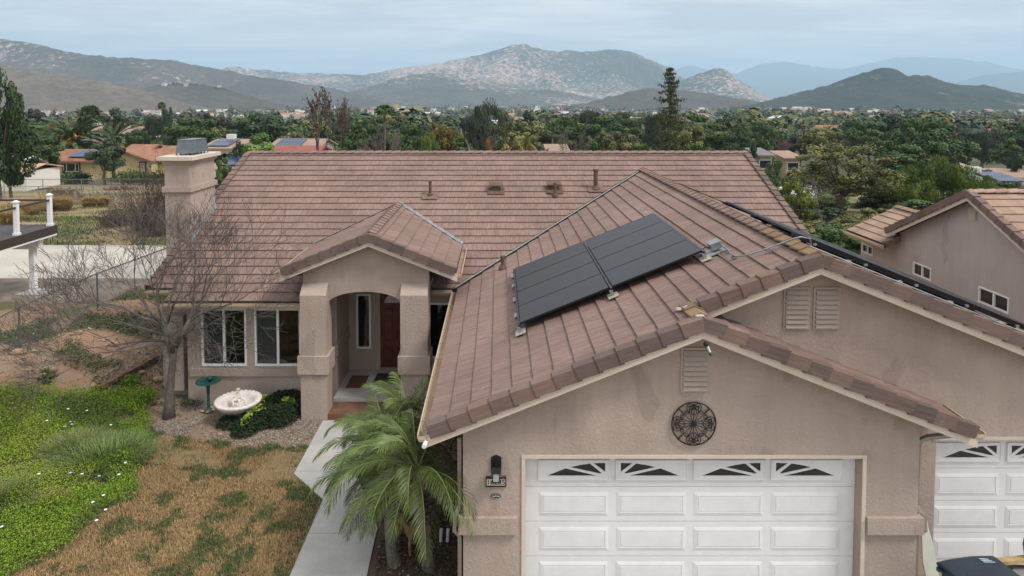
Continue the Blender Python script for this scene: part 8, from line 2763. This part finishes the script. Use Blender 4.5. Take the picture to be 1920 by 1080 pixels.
simple_house('brown-roofed house between the fan palm and the dark tree at left', 175, 205, 252, 246, 234, 190, 'pinkwall', 'tanroof', wins=2)
simple_house('tan house behind the dark round tree at left', 228, 252, 260, 250, 236, 175, 'tanwall', 'tanroof', wins=1)
simple_house('terracotta roofed house left of the small red roof', 450, 480, 262, 252, 238, 200, 'whitewall', 'terracotta', wins=2)
simple_house('small orange gable roof behind the ridge by the low fan palm', 985, 1006, 290, 284, 267, 90, 'pinkwall', 'terracotta', axis='y', wins=0)
simple_house('tan roof behind the mid ridge between palms', 1030, 1062, 290, 284, 272, 110, 'tanwall', 'tanroof', wins=0)
simple_house('flat grey-tan house right of the ridge end below the rosy tree', 1425, 1445, 300, 292, 285, 100, 'tanwall', 'greyroof', wins=1)
simple_house('pale tan house above the wide olive tree', 1474, 1500, 302, 297, 290, 105, 'tanwall', 'tanroof', wins=1)
simple_house('pale house with tan roof right of the feathery trees', 1815, 1840, 335, 322, 314, 98, 'tanwall', 'tanroof', wins=0)

# ------------------------------------------------------------------ houses scattered over the valley
LM = [(90, 'near the left edge'), (250, 'under the brown hill at left'), (440, 'below the hilltop houses'), (640, 'left of the red-leaved tree'), (850, 'above the yellowing trees'), (1000, 'around the dense gum tree'), (1180, 'left of the tall conifer'), (1340, 'right of the tall conifer'), (1480, 'beyond the ridge end'), (1640, 'beyond the wide olive tree'), (1800, 'behind the two tall pines'), (4000, 'near the right edge')]
def place_phrase(px): return next(t for lim, t in LM if px < lim)


HOUSES = []
rh = random.Random(77)
wallc = [('whitewall', 'white'), ('tanwall', 'tan'), ('pinkwall', 'pinkish'), ('whitewall', 'pale')]
roofc = [('terracotta', 'terracotta'), ('tanroof', 'tan'), ('greyroof', 'grey'), ('whiteroof', 'white'), ('tanroof', 'brown')]
HM = {}
def house_meshes(wk_, rk_, ax):
    if (wk_, rk_, ax) in HM: return HM[(wk_, rk_, ax)]
    mb = MB(); gable_body(mb, -0.5, 0.5, -0.4, 0.4, -0.6, 0.30, 0.16, ax); wm_ = mb.mesh('wall', M[wk_])
    mb = MB(); gable_roof(mb, -0.5, 0.5, -0.4, 0.4, 0.30, 0.19, ax, 0.05, 0.02); rm_ = mb.mesh('roof', M[rk_])
    mb = MB()
    for i in range(4):
        x = -0.36 + 0.24 * i
        mb.box(x - 0.06, x + 0.06, -0.408, -0.401, 0.10, 0.22)
    pm = mb.mesh('window', M['shade_glass'])
    HM[(wk_, rk_, ax)] = (wm_, rm_, pm)
    return HM[(wk_, rk_, ax)]


spots = []
for k in range(150):
    Y = math.exp(rh.uniform(math.log(230), math.log(2300)))
    px = rh.uniform(10, 1915)
    spots.append((px, Y))
for px in (305, 318, 332, 345, 356, 372, 408, 428, 392): spots.append((px, -1))
HP = {305: 152, 318: 150, 332: 153, 345: 153, 356: 152, 372: 150, 408: 155, 428: 154, 392: 158}
cnt = 0
for px, Y in spots:
    wk_, wn = wallc[rh.randrange(4)]; rk_, rn_ = roofc[rh.randrange(5)]
    ax = rh.choice('xxy')
    hilltop = Y < 0
    if hilltop:
        Y = 1985; zb = at(px, HP[px] + 6, Y).z; wk_, wn = rh.choice([('whitewall', 'white'), ('tanwall', 'tan'), ('pinkwall', 'pinkish')]); rk_, rn_ = rh.choice([('tanroof', 'tan'), ('terracotta', 'terracotta')])
        x = at(px, 0, Y).x
    else:
        x = at(px, 250, Y).x; zb = zgf(x, Y)
    if any(abs(px - q) < 30 and abs(math.log(Y / r_)) < 0.06 for q, r_ in HOUSES): continue
    HOUSES.append((px, Y))
    w_, r2, pm = house_meshes(wk_, rk_, ax)
    t = bpy.data.objects.new('valley_house', None); COL.objects.link(t)
    sc = rh.uniform(13, 19) if not hilltop else rh.uniform(8, 14)
    t.location = (x, Y, zb + sc * 0.02); t.scale = (sc, sc * rh.uniform(0.7, 1.0), sc * rh.uniform(0.65, 0.85)); t.rotation_euler = (0, 0, rh.uniform(-0.5, 0.5))
    far_ = 'far down the valley' if Y > 1100 else ('midway down the valley' if Y > 520 else 'in the nearer valley')
    gtxt = '%s %s-roofed house %s, %s' % (wn, rn_, far_, place_phrase(px)) if not hilltop else '%s house with %s roof on the brown hilltop at left' % (wn, rn_)
    tag(t, gtxt, 'house', gtxt + 's' if False else 'houses: ' + gtxt)
    for nme, me in (('wall', w_), ('roof', r2), ('window', pm)):
        if nme == 'window' and Y > 700: continue
        o = bpy.data.objects.new(nme, me); COL.objects.link(o); o.parent = t
    cnt += 1

# ------------------------------------------------------------------ trees of the valley: the nearest one by one, the rest as one wood
kinds = [('round_dark', 'dark green'), ('round_mid', 'green'), ('olive_round', 'olive'), ('purple', 'dusky brown'), ('gum', 'grey-green tall'), ('bare', 'leafless grey'), ('spruce_round', 'dark evergreen'), ('pink', 'rosy leafless'), ('yellow', 'yellowing'), ('fan_palm_tall', 'palm-crowned'), ('pine', 'dark pine-like'), ('rust', 'rust-coloured')]
wts = [22, 20, 15, 7, 9, 6, 7, 2, 3, 5, 4, 1]
M['wood_far'] = colmat('far_foliage', 0.8, (0.8, 0.15))
# light versions of the crowns for far individuals
for kname, leaf, sh_, col_ in (('round_dark', 'leaf_dark', 'round', 0), ('round_mid', 'leaf_mid', 'round', 0), ('olive_round', 'leaf_olive', 'round', 0), ('purple', 'leaf_purple', 'round', 0), ('gum', 'leaf_gum', 'tall', 0), ('spruce_round', 'leaf_pine', 'tall', 0), ('yellow', 'leaf_yellow', 'round', 0), ('pine', 'leaf_pine', 'cone', 0)):
    r = np.random.default_rng(hash(kname) % 1000 if False else len(kname) * 7)
    v, q, rn, Cs = clump_crown(r, 20, 2200, 0.028, z0=0.12, shape=sh_)
    tv, tq = trunk_limbs(r, Cs, 0.03, 0.15)
    PROTO['far_' + kname] = (npmesh('trunk', tv, tq, M['bark']), npmesh('crown', v, q, M[leaf], rnd=rn))


def hidden_house(px, hwpx, Y, top_h):
    """would a tree here stand in front of a house?"""
    for q, hy in HOUSES:
        if hy > Y and abs(px - q) < hwpx + 9 * 1280 / hy and hy < Y + max(70, Y * 0.45):
            return True
    return False


nt_ = 0
for k in range(900):
    if nt_ >= 185: break
    Y = math.exp(rh.uniform(math.log(125), math.log(520)))
    px = rh.uniform(-60, 1980)
    x = at(px, 250, Y).x
    z = zgf(x, Y)
    h = rh.uniform(6.5, 12.5); wd = h * rh.uniform(0.8, 1.35)
    kd, kn = rh.choices(kinds, wts)[0]
    if kd in ('fan_palm_tall',): h = rh.uniform(9, 15); wd = rh.uniform(4.5, 6)
    if kd == 'gum': h *= 1.25; wd *= 0.75
    if kd in ('spruce_round', 'pine'): wd *= 0.65
    if px < 330 and Y < 150: continue
    if hidden_house(px, wd * 0.5 / Y * 1280, Y, h) and rh.random() < 0.93: continue
    nm_ = {'fan_palm_tall': 'fan_palm', 'gum': 'gum_tree', 'spruce_round': 'pine_tree', 'pine': 'pine_tree', 'bare': 'bare_tree'}.get(kd, 'tree')
    t = bpy.data.objects.new(nm_, None); COL.objects.link(t)
    t.location = (x, Y, z - 0.1); t.scale = (wd, wd, h); t.rotation_euler = (0, 0, rh.uniform(0, 6.28))
    far_ = 'in the nearer valley' if Y < 240 else 'farther down the valley'
    lab = '%s tree %s, %s' % (kn, far_, place_phrase(px))
    tag(t, lab, 'tree', 'trees: ' + lab)
    tm, cm = PROTO['far_' + kd] if ('far_' + kd) in PROTO and Y > 170 else PROTO[kd]
    for nme, me in (('trunk', tm), ('crown', cm)):
        o = bpy.data.objects.new(nme, me); COL.objects.link(o); o.parent = t
    nt_ += 1

for i in range(14):
    px = rh.uniform(290, 440); py = np.interp(px, [290, 330, 370, 410, 440], [161, 156, 157, 163, 172]) + rh.uniform(0, 5)
    p = at(px, py, 1990)
    kd = rh.choice(['round_dark', 'round_mid', 'olive_round'])
    t = bpy.data.objects.new('tree', None); COL.objects.link(t)
    h = rh.uniform(9, 15); t.location = (p.x, 1990, p.z - h * 0.55); t.scale = (h * 1.1, h * 1.1, h); t.rotation_euler = (0, 0, rh.uniform(0, 6))
    tag(t, 'small tree among the houses on the brown hilltop', 'tree', 'trees on the brown hilltop')
    o = bpy.data.objects.new('crown', PROTO['far_' + kd][1]); COL.objects.link(o); o.parent = t

# the rest: thousands of crowns, each a cluster of leaf clumps
rw_ = np.random.default_rng(5)
n = 13500
Y = np.exp(rw_.uniform(math.log(190), math.log(4300), n)); pxs = rw_.uniform(-140, 2060, n)
X = (pxs - VX) / F * Y
gap = fbm(X / 130, Y / 260, 21, 3)
keep = (gap > 0.43) | (rw_.uniform(0, 1, n) < 0.25)
hp = np.array([h_[0] for h_ in HOUSES]); hyy = np.array([h_[1] for h_ in HOUSES])
for i in range(n):
    m = (hyy > Y[i]) & (np.abs(hp - pxs[i]) < 7.5 * 1280 / hyy + 5 * 1280 / Y[i]) & (hyy < Y[i] + np.maximum(90, Y[i] * 0.35))
    if m.any() and rw_.uniform() < 0.9: keep[i] = False
X, Y, pxs = X[keep], Y[keep], pxs[keep]
n = len(X)
Z = zg(X, Y)
H = rw_.uniform(5, 11.5, n) * np.where(rw_.uniform(0, 1, n) < 0.10, 1.45, 1.0); Wd = H * rw_.uniform(0.6, 1.2, n)
pal = np.array([(0.028, 0.048, 0.020), (0.046, 0.068, 0.026), (0.074, 0.090, 0.036), (0.098, 0.092, 0.044), (0.036, 0.046, 0.034), (0.055, 0.047, 0.040), (0.13, 0.085, 0.06), (0.11, 0.10, 0.035), (0.12, 0.10, 0.085)])
ci = rw_.choice(len(pal), n, p=[0.20, 0.20, 0.15, 0.12, 0.10, 0.06, 0.04, 0.06, 0.07])
npt = np.where(Y < 420, 170, np.where(Y < 900, 80, 30))
idx = np.repeat(np.arange(n), npt)
mth = len(idx)
d = rw_.normal(size=(mth, 3)); d /= np.linalg.norm(d, axis=1)[:, None]
rr2 = rw_.uniform(0.25, 1, mth) ** 0.5
lob = 1 + 0.35 * np.sin(np.arctan2(d[:, 1], d[:, 0]) * 3 + idx * 1.7) * (1 - np.abs(d[:, 2]))
C = np.stack([X[idx] + d[:, 0] * rr2 * Wd[idx] * 0.5 * lob, Y[idx] + d[:, 1] * rr2 * Wd[idx] * 0.5 * lob, Z[idx] + H[idx] * (0.55 + 0.45 * d[:, 2] * rr2)], 1)
nrm = d * 1.1 + np.array([0, 0, 0.25]) + rw_.normal(size=(mth, 3)) * 0.35; nrm /= np.linalg.norm(nrm, axis=1)[:, None]
t_ = rw_.normal(size=(mth, 3)); t_ -= nrm * (t_ * nrm).sum(1)[:, None]; t_ /= np.linalg.norm(t_, axis=1)[:, None]
b_ = np.cross(nrm, t_)
s_ = (Wd[idx] * np.where(npt[idx] > 100, 0.070, np.where(npt[idx] > 40, 0.105, 0.17)) * rw_.uniform(0.6, 1.3, mth))[:, None]
V_ = np.stack([C - t_ * s_, C - b_ * s_, C + t_ * s_, C + b_ * s_], 1).reshape(-1, 3)
ib = np.arange(mth) * 4
cc = pal[ci][idx] * rw_.uniform(0.95, 1.65, mth)[:, None] * rw_.uniform(0.75, 1.5, n)[idx][:, None]
o = obj('valley_woods', npmesh('valley_woods', V_, np.stack([ib, ib + 1, ib + 2, ib + 3], 1), M['wood_far'], col=cc)); tag(o, kind='stuff')

# far-off buildings too small to tell apart, scattered pale specks in the valley
n = 330
Yv = np.exp(rw_.uniform(math.log(800), math.log(3700), n)); pv_ = rw_.uniform(-60, 1980, n)
Xv = (pv_ - VX) / F * Yv; Zv = zg(Xv, Yv)
mb = MB()
for i in range(n):
    s = rw_.uniform(4, 8); hh = rw_.uniform(3, 5) + 2.5
    x, y, z = Xv[i], Yv[i], Zv[i]
    mb.v += [(x - s, y - s * .6, z), (x + s, y - s * .6, z), (x + s, y + s * .6, z), (x - s, y + s * .6, z), (x - s, y - s * .6, z + hh), (x + s, y - s * .6, z + hh), (x + s, y, z + hh * 1.35), (x - s, y, z + hh * 1.35), (x + s, y + s * .6, z + hh), (x - s, y + s * .6, z + hh)]
    b = i * 10
    mb.f += [(b, b + 1, b + 5, b + 4), (b + 1, b + 2, b + 8, b + 6, b + 5), (b + 3, b, b + 4, b + 7, b + 9), (b + 2, b + 3, b + 9, b + 8), (b + 4, b + 5, b + 6, b + 7), (b + 7, b + 6, b + 8, b + 9)]
me = bpy.data.meshes.new('distant_buildings'); me.from_pydata(mb.v, [], mb.f); me.update()
a = me.attributes.new('col', 'FLOAT_COLOR', 'FACE')
c4 = np.ones((len(me.polygons), 4), np.float32)
wl = np.array([(0.68, 0.66, 0.62), (0.5, 0.42, 0.34), (0.58, 0.50, 0.44)]); rf = np.array([(0.32, 0.18, 0.12), (0.5, 0.46, 0.42), (0.28, 0.22, 0.19), (0.36, 0.2, 0.14)])
wi = rw_.integers(0, 3, n); ri = rw_.integers(0, 4, n)
for i in range(n):
    c4[i * 6:i * 6 + 4, :3] = wl[wi[i]]; c4[i * 6 + 4:i * 6 + 6, :3] = rf[ri[i]]
a.data.foreach_set('color', c4.ravel())
me.materials.append(M['wood_far'])
o = obj('distant_buildings', me); tag(o, kind='stuff')
# a pale dirt track winding up the dry hill at left


# ------------------------------------------------------------------ labels that would repeat get their place among their likes
import collections
ORD = ['leftmost', 'second from left', 'third from left', 'fourth from left', 'fifth from left', 'sixth from left', 'seventh from left', 'eighth from left', 'ninth from left', 'tenth from left', 'eleventh from left', 'twelfth from left', 'thirteenth from left']
bylab = collections.defaultdict(list)
for o in COL.objects:
    if o.parent is None and o.get('label') and o.get('category'):
        bylab[o['label']].append(o)
for lab, os_ in bylab.items():
    if len(os_) > 1:
        os_.sort(key=lambda o: o.location.x / max(o.location.y, 1.0))
        for i, o in enumerate(os_):
            o['group'] = o.get('group') or lab
            o['label'] = '%s, %s' % (lab, 'rightmost' if i == len(os_) - 1 else ORD[min(i, 12)])
